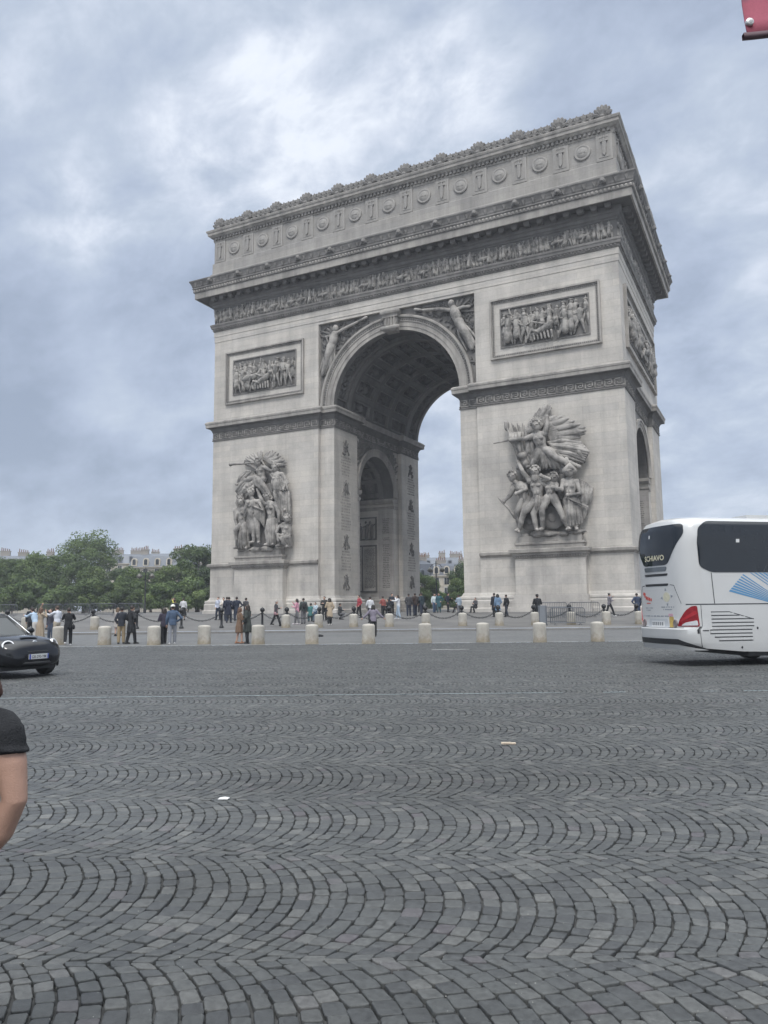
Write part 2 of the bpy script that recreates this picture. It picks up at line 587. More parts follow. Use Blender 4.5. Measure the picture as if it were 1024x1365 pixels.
# transverse passages: face walls, vaults
zt, rt = 14.5, (JY1 - JY0) / 2
YC = D / 2
for mx in (0, 1):
    xa, xb = (SREC, XL - SREC) if not mx else (XR + SREC, W - SREC)
    mb = MB()
    for x in (xa, xb):
        holed_wall(mb, JY0, JY1, zt, 20.3, YC, rt, zt, lambda u, z: (x, u, z), 36)
    tw = part(mb, 'transverse_wall', S_GRIME)
    mb = MB()
    n = 32
    rings = []
    for x in (xa, xb):
        rings.append([Vector((x, YC - rt * math.cos(PI * i / n), zt + rt * math.sin(PI * i / n))) for i in range(n + 1)])
    mb.loft(rings, closed=False)
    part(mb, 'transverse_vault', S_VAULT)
    # coffers of the small vault
    mb = MB()

    def vbar(mb, x0, x1, a0, a1, r0, r1, seg=6):
        ringsb = []
        for i in range(seg + 1):
            a = a0 + (a1 - a0) * i / seg
            cs, sn = -math.cos(a), math.sin(a)
            ringsb.append([Vector((x, YC + r * cs, zt + r * sn)) for x, r in ((x0, r0), (x1, r0), (x1, r1), (x0, r1))])
        mb.loft(ringsb)
    for x in np.linspace(xa + 1.6, xb - 1.6, 5):
        vbar(mb, x - .3, x + .3, 0.02, PI - .02, rt + .02, rt - .22, 24)
    for a in np.linspace(0.12, PI - .12, 8):
        vbar(mb, xa + 1.3, xb - 1.3, a - .06, a + .06, rt + .02, rt - .18, 2)
    cent = np.linspace(xa + 1.6, xb - 1.6, 5)
    al = np.linspace(0.12, PI - .12, 8)
    for x0, x1 in zip(cent, cent[1:]):
        for a0, a1 in zip(al, al[1:]):
            am, xm = (a0 + a1) / 2, (x0 + x1) / 2
            vbar(mb, xm - .62, xm + .62, am - .13, am + .13, rt + .02, rt - .09, 2)
            mb.ball((xm, YC - (rt - .12) * math.cos(am), zt + (rt - .12) * math.sin(am)), .3, 6, 4)
    part(mb, 'vault_ribs', S_GRIME)
    # impost course and archivolt of the small arch
    for x, s in ((xa, -1), (xb, 1)):
        mb = MB()
        rr = [(rt, .06), (rt, .14), (rt + .32, .14), (rt + .34, .2), (rt + .62, .2), (rt + .66, .3), (rt + .84, .3), (rt + .86, .06)]
        rings = []
        for i in range(41):
            a = PI * i / 40
            rings.append([Vector((x + s * o, YC - r * math.cos(a), zt + r * math.sin(a))) for r, o in rr])
        mb.loft(rings)
        part(mb, 'small_archivolt', S_MOULD)
    for yj, s in ((JY0, 1), (JY1, -1)):
        mb = MB()
        # jamb cornice, running the length of the passage, with ends returned on the faces
        for zz0, zz1, o in ((13.15, 13.35, .08), (13.35, 13.55, .2), (13.9, 14.1, .3), (14.1, 14.42, .48)):
            mb.box(xa - .1, xb + .1, min(yj - s * .9, yj + s * o), max(yj - s * .9, yj + s * o), zz0, zz1)
        part(mb, 'jamb_cornice', S_MOULD)
        # pilaster strips at both ends of the jamb
        for x0, x1 in ((xa + .02, xa + 2.0), (xb - 2.0, xb - .02)):
            mb = MB()
            mb.box(x0, x1, min(yj - .1 * s, yj + s * .16), max(yj - .1 * s, yj + s * .16), 2.3, 13.2)
            part(mb, 'jamb_pilaster', S_INNER)
        mb = MB()
        # relief tablet and inscription tables between the strips
        xm0, xm1 = xa + 2.3, xb - 2.3
        yy = lambda o: (min(yj - .05 * s, yj + s * o), max(yj - .05 * s, yj + s * o))
        for z0, z1 in ((3.3, 9.0), (9.6, 12.4)):
            a, b = yy(.12)
            mb.box(xm0, xm1, a, b, z0, z0 + .18)
            mb.box(xm0, xm1, a, b, z1 - .18, z1)
            mb.box(xm0, xm0 + .18, a, b, z0 + .19, z1 - .19)
            mb.box(xm1 - .18, xm1, a, b, z0 + .19, z1 - .19)
        for k in range(1, 5):
            x = xm0 + (xm1 - xm0) * k / 5
            mb.box(x - .08, x + .08, *yy(.1), 3.5, 8.8)
        part(mb, 'inscription_table', S_GRIME)
        mb = MB()
        a, b = yy(.035)
        for col in range(5):
            cx = xm0 + (xm1 - xm0) * (col + .5) / 5
            for r in range(34):
                z = 8.5 - r * .142
                x = cx - .72
                while x < cx + .66:
                    wd = random.uniform(.03, .09)
                    mb.box(x, x + wd, a, b, z, z + .075)
                    x += wd + random.choice((.03, .03, .09))
        for x0, x1 in ((xa + .5, xa + 1.5), (xb - 1.5, xb - .5)):
            a2, b2 = yj + s * .13, yj + s * .18
            a2, b2 = min(a2, b2), max(a2, b2)
            for r in range(40):
                z = 12.0 - r * .21
                if r in (9, 10, 13, 14):
                    continue
                x = x0 + random.uniform(0, .15)
                xe = x1 - random.uniform(0, .15)
                while x < xe:
                    wd = random.uniform(.03, .09)
                    mb.box(x, x + wd, a2, b2, z, z + .1)
                    x += wd + random.choice((.035, .035, .1))
        part(mb, 'carved_lettering', S_DARK)
        # figures on the tablet
        mb = MB()
        for k in range(12):
            x = xm0 + .6 + (xm1 - xm0 - 1.2) * k / 11
            b0 = yj + s * .12
            hgt = random.uniform(1.5, 2.0)
            mb.tube([(x, b0, 9.85), (x + random.uniform(-.2, .2), b0 + s * .1, 9.85 + hgt * .5), (x + random.uniform(-.3, .3), b0, 9.8 + hgt * .85)], [.2, .26, .2], 6)
            mb.ball((x + random.uniform(-.3, .3), b0, 9.95 + hgt), .17, 6, 4)
            mb.tube([(x, b0 + s * .1, 9.8 + hgt * .75), (x + random.uniform(-.8, .8), b0 + s * .1, 9.8 + hgt * random.uniform(.4, 1.1))], [.1, .07], 5)
        part(mb, 'tablet_relief', S_GRIME, smooth=True)

# --- main vault -------------------------------------------------------
YV0, YV1 = REC, D - REC


def cyl(mb, y0, y1, a0, a1, r0, r1, seg):
    """curved box on the main vault between angles a0..a1, radii r1 < r0"""
    rings = []
    for i in range(seg + 1):
        a = a0 + (a1 - a0) * i / seg
        cs, sn = -math.cos(a), math.sin(a)
        rings.append([Vector((XC + r * cs, y, ZI + r * sn)) for y, r in ((y0, r0), (y1, r0), (y1, r1), (y0, r1))])
    mb.loft(rings)


def ribbon(mb, y0, y1, r, n=64):
    mb.loft([[Vector((XC - r * math.cos(PI * i / n), y, ZI + r * math.sin(PI * i / n))) for i in range(n + 1)] for y in (y0, y1)], closed=False)


mb = MB()
ribbon(mb, YV0, YV1, RA + .45)
# solid haunches either side so that light cannot leak behind the vault shell
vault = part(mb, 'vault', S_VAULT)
mb = MB()
BANDS = ((YV0, YV0 + .55), (YV0 + 2.85, YV0 + 3.5), (D - YV0 - 3.5, D - YV0 - 2.85), (D - YV0 - .55, D - YV0))
for y0, y1 in BANDS:
    mb = MB()
    cyl(mb, y0, y1, 0, PI, RA + .5, RA, 64)
    part(mb, 'vault_band', S_BAND, vault)
mb = MB()
ya, yb = YV0 + 3.5, D - YV0 - 3.5
yc = np.linspace(ya, yb, 4)
NA = 10
ang = np.linspace(0.0, PI, NA + 1)
for y in yc[1:-1]:
    cyl(mb, y - .38, y + .38, 0, PI, RA + .5, RA + .04, 64)
cyl(mb, ya, ya + .45, 0, PI, RA + .5, RA + .04, 64)
cyl(mb, yb - .45, yb, 0, PI, RA + .5, RA + .04, 64)
for a in ang:
    cyl(mb, ya + .01, yb - .01, max(a - .045, 0.0), min(a + .045, PI), RA + .5, RA + .043, 2)
part(mb, 'coffer_grid', S_VAULT, vault)
for i in range(3):
    for j in range(NA):
        mb = MB()
        mr = MB()
        y0, y1 = yc[i] + .42, yc[i + 1] - .42
        a0, a1 = ang[j] + .055, ang[j + 1] - .055
        t, ta = .10, .014
        cyl(mb, y0, y1, a0, a0 + ta, RA + .4, RA + .0, 1)
        cyl(mb, y0, y1, a1 - ta, a1, RA + .4, RA + .0, 1)
        cyl(mb, y0, y0 + t, a0 + ta, a1 - ta, RA + .4, RA + .0, 4)
        cyl(mb, y1 - t, y1, a0 + ta, a1 - ta, RA + .4, RA + .0, 4)
        am, ym = (a0 + a1) / 2, (y0 + y1) / 2
        for sc_, rr in ((.62, .18),):
            cyl(mr, ym - (y1 - y0) * .5 * sc_, ym + (y1 - y0) * .5 * sc_, am - (a1 - a0) * .5 * sc_, am + (a1 - a0) * .5 * sc_, RA + .46, RA + .36, 4)
        p = Vector((XC - (RA + .34) * math.cos(am), ym, ZI + (RA + .34) * math.sin(am)))
        mr.ball(p, .5, 8, 5)
        for k in range(8):
            w = k * PI / 4
            tdir = Vector((math.sin(am), 0, math.cos(am)))
            q = p + (Vector((0, 1, 0)) * math.cos(w) + tdir * math.sin(w)) * .62
            mr.ball(q, .26, 5, 4)
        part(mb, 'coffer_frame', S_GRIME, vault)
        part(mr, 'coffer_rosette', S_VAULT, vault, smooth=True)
# long panels of the two end bands
for y0, y1 in ((YV0 + .75, YV0 + 2.65), (D - YV0 - 2.65, D - YV0 - .75)):
    for a0, a1 in ((.16, 1.32), (1.82, PI - .16)):
        mb = MB()
        cyl(mb, y0, y0 + .12, a0, a1, RA + .5, RA + .1, 30)
        cyl(mb, y1 - .12, y1, a0, a1, RA + .5, RA + .1, 30)
        cyl(mb, y0 + .12, y1 - .12, a0, a0 + .02, RA + .5, RA + .1, 1)
        cyl(mb, y0 + .12, y1 - .12, a1 - .02, a1, RA + .5, RA + .1, 1)
        pm = part(mb, 'panel_moulding', S_GRIME, vault)
        mg = MB()
        for k in range(46):
            a = a0 + .05 + (a1 - a0 - .1) * k / 45
            for yy_ in (y0 + .55 + .2 * math.sin(k * 1.3), y1 - .55 - .2 * math.sin(k * 1.7)):
                mg.ball((XC - (RA + .38) * math.cos(a), yy_, ZI + (RA + .38) * math.sin(a)), random.uniform(.14, .26), 6, 4)
        part(mg, 'trophy_carving', S_DARK, vault, smooth=True)

# --- archivolts and keystones ------------------------------------------
for my in (0, 1):
    s = -1 if not my else 1
    y0 = REC if not my else D - REC
    rr = [(RA, -.02), (RA, .10), (RA + .34, .10), (RA + .36, .16), (RA + .82, .16), (RA + .84, .24), (RA + 1.18, .24), (RA + 1.2, .34), (RA + 1.28, .42), (RA + 1.44, .42), (RA + 1.5, .36), (RA + 1.5, -.02)]
    mb = MB()
    rings = []
    for i in range(73):
        a = PI * i / 72
        rings.append([Vector((XC - r * math.cos(a), y0 + s * o, ZI + r * math.sin(a))) for r, o in rr])
    mb.loft(rings)
    av = part(mb, 'archivolt', S_WALL if False else S_MOULD)
    mb = MB()
    for i in range(100):
        a = PI * (i + .5) / 100
        r = RA + 1.06
        c = Vector((XC - r * math.cos(a), y0 + s * .25, ZI + r * math.sin(a)))
        mb.ball(c, (.11, .11, .11), 5, 4)
    part(mb, 'bead_moulding', S_GRIME, av)
    mb = MB()
    zk0, zk1 = ZI + RA - .25, ZE - .35
    pr = [(-.62, 0), (.62, 0), (.82, zk1 - zk0), (-.82, zk1 - zk0)]
    for dep, sc_, za, zb in ((.75, 1, 0, 1), (.9, 1.12, .62, .98), (.86, .92, .02, .22)):
        h = zk1 - zk0
        w0, w1 = (.62 + .2 * za) * sc_, (.62 + .2 * zb) * sc_
        q = [(XC - w0, zk0 + h * za), (XC + w0, zk0 + h * za), (XC + w1, zk0 + h * zb), (XC - w1, zk0 + h * zb)]
        mb.prism([(x, z) for x, z in q], -.1, dep, xf=lambda v: Vector((v.x, y0 + s * v.z, v.y)))
    h = zk1 - zk0
    for zz, rr_ in ((zk0 + h * .86, .3), (zk0 + h * .14, .24)):
        mb.tube([(XC - .84, y0 + s * .85, zz), (XC + .84, y0 + s * .85, zz)], rr_, 10)
    for xx in (-.45, -.15, .15, .45):
        mb.tube([(XC + xx, y0 + s * .78, zk0 + h * .2), (XC + xx, y0 + s * .78, zk0 + h * .75)], .11, 6)
    part(mb, 'keystone', S_MOULD)

# --- panels with framed reliefs -----------------------------------------


def frame_mb(mb, x0, x1, z0, z1, tr, steps):
    """nested frame: steps = (inset0, inset1, depth)"""
    for a, b, dep in steps:
        for q in ((x0 + a, x1 - a, z0 + a, z0 + b), (x0 + a, x1 - a, z1 - b, z1 - a), (x0 + a, x0 + b, z0 + b, z1 - b), (x1 - b, x1 - a, z0 + b, z1 - b)):
            vs = [tr(u, dd, v) for dd in (-.02, dep) for u, v in ((q[0], q[2]), (q[1], q[2]), (q[1], q[3]), (q[0], q[3]))]
            mb.add(vs, [(3, 2, 1, 0), (4, 5, 6, 7), (0, 1, 5, 4), (1, 2, 6, 5), (2, 3, 7, 6), (3, 0, 4, 7)])


def little_man(mb, tr, x, z, h, dep=.12, seed=None, n=6, horse=False, lean=0.0):
    """one carved figure of height h standing at (x, z) on the wall mapped by tr(u, depth, v)"""
    r = random
    k = h / 1.8

    def P(u, dd, v):
        return tr(x + u * k + lean * v * k, dep + dd * k, z + v * k)
    if horse:
        mb.tube([P(-.75, .1, .95), P(-.3, .22, .98), (P(.35, .22, 1.0)), P(.75, .14, 1.1)], [.28 * k, .33 * k, .3 * k, .26 * k], n)
        mb.tube([P(.8, .15, 1.15), P(1.1, .15, 1.6), P(1.35, .12, 1.55)], [.2 * k, .14 * k, .09 * k], n)
        for u in (-.75, -.55, .55, .8):
            kx = r.uniform(-.2, .2)
            mb.tube([P(u, .1, .85), P(u + kx, .12, .45), P(u + kx * .4, .06, .03)], [.13 * k, .08 * k, .06 * k], 5)
        base = .75
        mb.tube([P(0, .22, 1.15), P(.03, .2, 1.7)], [.2 * k, .2 * k], n)
        mb.ball(P(.05, .2, 1.98), .15 * k, n, 4)
        mb.tube([P(.05, .3, 1.6), P(.3, .35, 1.35), P(.5, .3, 1.5)], [.09 * k, .08 * k, .06 * k], 5)
        mb.tube([P(-.05, .3, 1.15), P(.1, .4, .8), P(.02, .36, .45)], [.13 * k, .1 * k, .07 * k], 5)
        return
    st = r.uniform(-.25, .25)
    hipw = .1
    sw = r.uniform(-.06, .06)
    mb.tube([P(sw, .05, .9), P(sw * .5, .12, 1.15), P(0, .1, 1.42)], [.17 * k, .18 * k, .2 * k], n)
    mb.ball(P(r.uniform(-.05, .05), .12, 1.66), (.12 * k, .12 * k, .145 * k), n, 5)
    if r.random() < .5:
        mb.ball(P(0, .12, 1.79), (.2 * k, .14 * k, .07 * k), n, 4)
    for sgn in (-1, 1):
        f = sgn * st
        mb.tube([P(sgn * hipw + sw, .06, .88), P(sgn * hipw + f * .5, .12, .48), P(sgn * hipw + f, .03, .05)], [.12 * k, .09 * k, .06 * k], 5)
        e = r.choice(((.34, 1.15, .3, .85), (.36, 1.2, .12, 1.25), (.4, 1.5, .45, 1.85), (.45, 1.3, .75, 1.35), (.3, 1.1, .1, 1.0)))
        mb.tube([P(sgn * .2, .1, 1.4), P(sgn * e[0], .14, e[1]), P(sgn * e[2], .2, e[3])], [.085 * k, .07 * k, .055 * k], 5)
    if r.random() < .55:   # coat or tunic skirts
        mb.tube([P(sw, .08, 1.0), P(sw, .1, r.uniform(.3, .6))], [.19 * k, .26 * k], n)
    if r.random() < .22:
        u = r.uniform(-.4, .4)
        mb.tube([P(u, .04, .1), P(u + r.uniform(-.3, .3), .04, 2.05)], [.03 * k, .03 * k], 4)


def wall_front(u, dd, v):
    return Vector((u, -dd, v))


def wall_right(u, dd, v):
    return Vector((W + dd, u, v))


def wall_back(u, dd, v):
    return Vector((W - u, D + dd, v))


def wall_left(u, dd, v):
    return Vector((-dd, D - u, v))


def relief_panel(x0, x1, z0, z1, tr, figures, name='relief_panel'):
    mb = MB()
    frame_mb(mb, x0, x1, z0, z1, tr, ((0, .16, .30), (.16, .42, .12)))
    fr = part(mb, name, S_MOULD)
    mb = MB()
    frame_mb(mb, x0, x1, z0, z1, tr, ((.42, .98, .06),))
    part(mb, 'panel_border', S_WALL, fr)
    mb = MB()
    frame_mb(mb, x0, x1, z0, z1, tr, ((.98, 1.1, .16),))
    n = 56
    for i in range(n):
        for v in (z0 + .3, z1 - .3):
            u = x0 + .3 + (x1 - x0 - .6) * i / (n - 1)
            mb.ball(tr(u, .12, v), .075, 5, 4)
    for i in range(34):
        for u in (x0 + .3, x1 - .3):
            v = z0 + .3 + (z1 - z0 - .6) * i / 33
            mb.ball(tr(u, .12, v), .075, 5, 4)
    part(mb, 'panel_frame', S_GRIME, fr)
    mb = MB()
    a = 1.1
    vs = [tr(x0 + a, .03, z0 + a), tr(x1 - a, .03, z0 + a), tr(x1 - a, .03, z1 - a), tr(x0 + a, .03, z1 - a)]
    mb.add(vs, [(0, 1, 2, 3)])
    part(mb, 'panel_ground', S_BAND, fr)
    mb = MB()
    figures(mb, x0 + a, x1 - a, z0 + a, z1 - a, tr)
    part(mb, 'carved_scene', S_RELIEF, fr, smooth=True)


def clamp_tr(tr, x0, x1):
    return lambda u, dd, v: tr(min(max(u, x0), x1), dd, v)


def crowd_scene(mb, x0, x1, z0, z1, tr, nf=10, h=2.7, fallen=True, horses=1):
    w = x1 - x0
    tr = clamp_tr(tr, x0 + .03, x1 - .03)
    for i in range(nf + 3):                                  # back row, shallow
        little_man(mb, tr, x0 + .3 + (w - .6) * i / (nf + 2) + random.uniform(-.15, .15), z0 + .75, h * random.uniform(.82, .98), .0, n=6)
    for i in range(nf):
        u = x0 + .4 + (w - .8) * (i + .5) / nf + random.uniform(-.12, .12)
        mid = abs((i + .5) / nf - .48) < .2
        if mid and fallen:
            continue
        little_man(mb, tr, u, z0 + .06, h * random.uniform(.92, 1.08), .16, n=7, lean=random.uniform(-.08, .08))
    if fallen:
        xm = x0 + w * .48
        mb.tube([tr(xm - 1.3, .3, z0 + .55), tr(xm - .4, .42, z0 + .8), tr(xm + .5, .42, z0 + 1.15), tr(xm + .9, .4, z0 + 1.45)], [.13, .24, .32, .26], 8)
        mb.ball(tr(xm + 1.2, .42, z0 + 1.75), .22, 8, 6)
        mb.tube([tr(xm + .6, .5, z0 + 1.3), tr(xm - .1, .6, z0 + 1.5), tr(xm - .7, .55, z0 + 1.75)], [.12, .1, .08], 6)
        mb.tube([tr(xm - .3, .5, z0 + .75), tr(xm - .9, .55, z0 + 1.0), tr(xm - 1.3, .45, z0 + .3)], [.2, .16, .1], 6)
        for q in (-1.5, -.9, .9, 1.5):
            mb.tube([tr(xm + q, .3, z0 + .05), tr(xm + q, .3, z0 + .55)], .11, 6)
        for k in range(7):
            u = xm - 1.1 + k * .33
            mb.tube([tr(u, .4, z0 + .75), tr(u + .12, .5, z0 + .1)], [.13, .09], 5)
        little_man(mb, tr, xm - 1.2, z0 + .9, h * .72, .1, lean=.3)
        little_man(mb, tr, xm + .2, z0 + 1.0, h * .7, .05, lean=-.25)
    for i in range(horses):
        little_man(mb, tr, x0 + w * (.3 + .3 * i), z0 + .3, h * .8, .12, horse=True)


relief_panel(1.75, 12.1, 24.1, 30.1, wall_front, lambda *a: crowd_scene(*a, nf=10, horses=1))
relief_panel(32.9, 43.15, 24.35, 30.15, wall_front, lambda *a: crowd_scene(*a, nf=10, horses=0))
relief_panel(1.9, D - 1.9, 24.3, 30.2, wall_right, lambda *a: crowd_scene(*a, nf=19, horses=3))
relief_panel(1.9, D - 1.9, 24.3, 30.2, wall_left, lambda *a: crowd_scene(*a, nf=12, horses=2))

# --- spandrel victories ----------------------------------------------------


def wing(mb, tr, root, tips, r=.12, dep0=.2, dep1=.15):
    """fan of long feathers from the root line to the outline points"""
    for i, (u, v) in enumerate(tips):
        t = i / max(1, len(tips) - 1)
        ru = root[0][0] + (root[1][0] - root[0][0]) * t
        rv = root[0][1] + (root[1][1] - root[0][1]) * t
        um, vm = (ru * .5 + u * .5), (rv * .5 + v * .5)
        mb.tube([tr(ru, dep0, rv), tr(um, dep0 + .06 + .03 * (i % 2), vm), tr(u, dep1, v)], [r * .9, r * 1.15, r * .5], 6)


def victory(mb, wm, tr, head, chest, waist, knee, foot, armA, armB, wingroot, wingtips):
    """flying robed figure in low relief"""
    q = lambda p, d=.25: tr(p[0], d, p[1])
    mb.ball(q(head, .4), (.34, .34, .4), 9, 6)
    mb.tube([q(head, .28), q(chest, .34), q(waist, .34)], [.2, .54, .42], 9)
    mb.tube([q(waist, .38), q(knee, .45), q(foot, .25)], [.52, .38, .2], 9)
    k2 = (knee[0] + .3, knee[1] - .1)
    mb.tube([q(waist, .28), q(k2, .26), q((foot[0] + .25, foot[1] + .2), .14)], [.38, .28, .14], 8)
    for arm in (armA, armB):
        mb.tube([q((chest[0], chest[1] + .25), .36)] + [q(p, .36) for p in arm], [.22] + [.18] * (len(arm) - 1) + [.12], 7)
    wing(wm, tr, wingroot, wingtips, .15, .1, .04)
    for k in range(5):          # robe folds
        o = (k - 2) * .16
        mb.tube([q((waist[0] + o, waist[1]), .3), q((knee[0] + o * 2.2 + .1, knee[1] - .2), .3), q((foot[0] + o * 2.6 + .2, foot[1] - .1), .12)], [.12, .14, .05], 6)


def sp_front(u, dd, v):
    return Vector((u, REC - .02 - dd, v))


def sp_field(x0, x1, seed):
    """chiselled foliage ground of a spandrel, outside the archivolt"""
    mb = MB()
    rr = random.Random(seed)
    while len(mb.f) < 5200:
        u, v = rr.uniform(x0, x1), rr.uniform(ZI + .6, ZE - .6)
        if math.hypot(u - XC, v - ZI) < RA + 1.75:
            continue
        a = rr.uniform(0, PI)
        l = rr.uniform(.15, .4)
        mb.tube([sp_front(u, .02, v), sp_front(u + l * math.cos(a), .12, v + l * math.sin(a))], [.09, .05], 5)
    return mb


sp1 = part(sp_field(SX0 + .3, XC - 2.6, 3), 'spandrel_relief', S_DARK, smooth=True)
mb, wm = MB(), MB()
victory(mb, wm, sp_front, (15.95, 30.55), (15.75, 29.6), (15.42, 28.7), (14.95, 27.5), (14.25, 25.9), [(16.9, 30.35), (18.7, 30.85)], [(14.8, 29.9), (15.05, 29.1)], ((15.3, 29.9), (15.6, 30.2)), [(14.2, 30.0), (14.25, 30.6), (14.6, 31.0), (15.1, 31.2)])
mb.tube([sp_front(18.7, .4, 30.85), sp_front(19.6, .4, 31.1)], [.08, .16], 7)
part(mb, 'winged_figure', S_FIG, sp1, smooth=True)
part(wm, 'wing', S_BAND, sp1, smooth=True)
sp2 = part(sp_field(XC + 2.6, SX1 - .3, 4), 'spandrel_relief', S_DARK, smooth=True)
mb, wm = MB(), MB()
victory(mb, wm, sp_front, (28.98, 30.75), (29.32, 29.75), (29.72, 28.75), (30.35, 27.5), (30.95, 26.0), [(27.7, 30.45), (25.9, 30.7)], [(30.2, 30.2), (30.85, 30.1)], ((29.4, 30.2), (29.9, 29.9)), [(29.6, 31.2), (30.2, 31.25), (30.8, 31.0), (31.05, 30.4), (31.05, 29.7)])
mb.tube([sp_front(25.9, .4, 30.7), sp_front(25.1, .4, 30.9)], [.08, .16], 7)
part(mb, 'winged_figure', S_FIG, sp2, smooth=True)
part(wm, 'wing', S_BAND, sp2, smooth=True)
mb = MB()
for x0, x1 in ((SX0 + .02, XC - .9), (XC + .9, SX1 - .02)):
    mb.box(x0, x1, REC - .16, REC + .02, ZE - .32, ZE - .02)
part(mb, 'spandrel_border', S_MOULD)

# --- entablature --------------------------------------------------------------
RECT = [(0, 0), (W, 0), (W, D), (0, D)]
mb = MB()
mb.prism([(.02, .02), (W - .02, .02), (W - .02, D - .02), (.02, D - .02)], ZE - .3, 38.3)
mb.sweep(RECT, [(-.05, ZE - .02), (.045, ZE), (.045, 32.26), (.09, 32.28), (.09, 32.86), (-.05, 32.88)])
part(mb, 'architrave', S_WALL)
mb = MB()
mb.sweep(RECT, [(-.05, 32.86), (.14, 32.88), (.2, 33.0), (.2, 33.16), (.32, 33.2), (.36, 33.42), (.42, 33.5), (.42, 33.66), (.3, 33.74), (-.05, 33.78)])
part(mb, 'architrave_cap', S_GRIME)
mb = MB()
for tr, L in ((wall_front, W), (wall_right, D)):
    n = int(L / .32)
    for i in range(n):
        mb.ball(tr((i + .5) * L / n, .3, 33.06), (.11, .11, .1), 5, 4)
part(mb, 'egg_moulding', S_GRIME)
mb = MB()
mb.sweep(RECT, [(-.05, 33.7), (.04, 33.72), (.04, 35.5), (-.05, 35.52)])
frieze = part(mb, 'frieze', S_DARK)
mb = MB()
for tr, L, nf in ((wall_front, W, 112), (wall_right, D, 54)):
    tr = clamp_tr(tr, .0, L)
    u = .2
    while u < L - .2:
        little_man(mb, tr, u, 33.78, random.uniform(1.3, 1.62), -.06, n=5, lean=random.uniform(-.2, .2))
        u += random.uniform(.26, .4)
    u = .35
    while u < L - .3:
        if random.random() < .1 and u < L - 2:
            little_man(mb, tr, u + .7, 33.8, 1.2, .04, n=6, horse=True)
            u += 1.25
        else:
            little_man(mb, tr, u, 33.76, random.uniform(1.32, 1.72), .05, n=6, lean=random.uniform(-.16, .16))
            u += random.uniform(.36, .62)
part(mb, 'frieze_figures', S_RELIEF, frieze, smooth=True)
mb = MB()
mb.sweep(RECT, [(-.05, 35.48), (.12, 35.5), (.16, 35.62), (.3, 35.72), (.34, 35.95), (.5, 36.05), (.52, 36.62), (-.05, 36.64)])
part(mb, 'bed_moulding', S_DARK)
mb = MB()
mb.sweep(RECT, [(1.5, 36.7), (1.5, 36.56), (1.66, 36.56), (1.68, 37.24), (1.6, 37.26), (-.05, 37.28)])
cornice = part(mb, 'cornice', S_MOULD)
mb = MB()
mb.sweep(RECT, [(.0, 36.6), (1.5, 36.62), (1.5, 36.72), (.0, 36.74)])
part(mb, 'soffit', S_VAULT, cornice)
mb = MB()
mb.sweep(RECT, [(.3, 37.22), (1.7, 37.24), (1.8, 37.3), (1.8, 37.62), (1.9, 37.7), (1.86, 37.84), (.3, 37.86)])
part(mb, 'egg_band', S_GRIME, cornice)
mb = MB()
for tr, L in ((wall_front, W), (wall_right, D)):
    n = int((L + 3.6) / .36)
    for i in range(n):
        mb.ball(tr(-1.8 + (i + .5) * (L + 3.6) / n, 1.8, 37.46), (.13, .13, .16), 6, 4)
part(mb, 'egg_ornament', S_MOULD, cornice)
mb = MB()
mb.sweep(RECT, [(.2, 37.82), (1.84, 37.84), (1.9, 37.95), (1.93, 38.1), (2.05, 38.36), (2.16, 38.5), (2.16, 38.62), (2.0, 38.66), (.2, 38.9)])
sima = part(mb, 'gutter_moulding', S_GRIME)
mb = MB()
for tr, L in ((wall_front, W), (wall_right, D)):
    n = int((L + 3.6) / .9)
    for i in range(n):
        u = -1.8 + (i + .5) * (L + 3.6) / n
        for k in range(3):
            a = (k - 1) * .5
            mb.tube([tr(u, 1.95, 37.95), tr(u + .28 * math.sin(a), 2.02, 37.98 + .45 * math.cos(a))], [.07, .06], 5)
part(mb, 'palmette_carving', S_GRIME, sima)
# soffit blocks in two rows, and lion heads: one mesh each, copied
BAY = (W - 1.4) / 11


def copies(proto, name, spots, parent):
    """linked copies of a part at offsets (local to the arch)"""
    for k, (off, rz) in enumerate(spots):
        o = proto if k == 0 else proto.copy()
        if k:
            COL.objects.link(o)
        o.parent = parent
        o.location = Vector(off) - parent.location
        o.rotation_euler = (0, 0, rz)


def proto(mb, name, m, smooth=False):
    o = mb.build(name, m, None, smooth=smooth)
    return o


mb = MB()
mb.box(-.27, .27, -1.18, -.54, 36.30, 36.62)
mb.box(-.31, .31, -1.22, -.54, 36.52, 36.61)
mb.box(-.18, .18, -1.12, -.7, 36.22, 36.31)
sp = []
n = 37
for i in range(n):
    sp.append(((.5 + (W - 1.0) * i / (n - 1), 0, 0), 0))
n2 = 18
for i in range(n2):
    sp.append(((W, .6 + (D - 1.2) * i / (n2 - 1), 0), PI / 2))
copies(proto(mb, 'soffit_block', S_GRIME), 'soffit_block', sp, arch)


def lion(mb):
    mb.ball((0, -2.02, 38.25), (.3, .26, .32), 9, 6)
    mb.ball((0, -2.26, 38.16), (.15, .13, .13), 7, 5)
    for s in (-1, 1):
        mb.ball((.22 * s, -2.06, 38.48), (.1, .09, .1), 6, 4)
        mb.ball((.26 * s, -2.0, 38.12), (.13, .13, .2), 6, 4)
    mb.ball((0, -2.02, 38.55), (.2, .16, .12), 6, 4)


mb = MB()
lion(mb)
sp = [((.7 + BAY * i, 0, 0), 0) for i in range(12)] + [((W, .7 + (D - 1.4) / 5 * i, 0), PI / 2) for i in range(6)]
copies(proto(mb, 'lion_head', S_GRIME, True), 'lion_head', sp, arch)

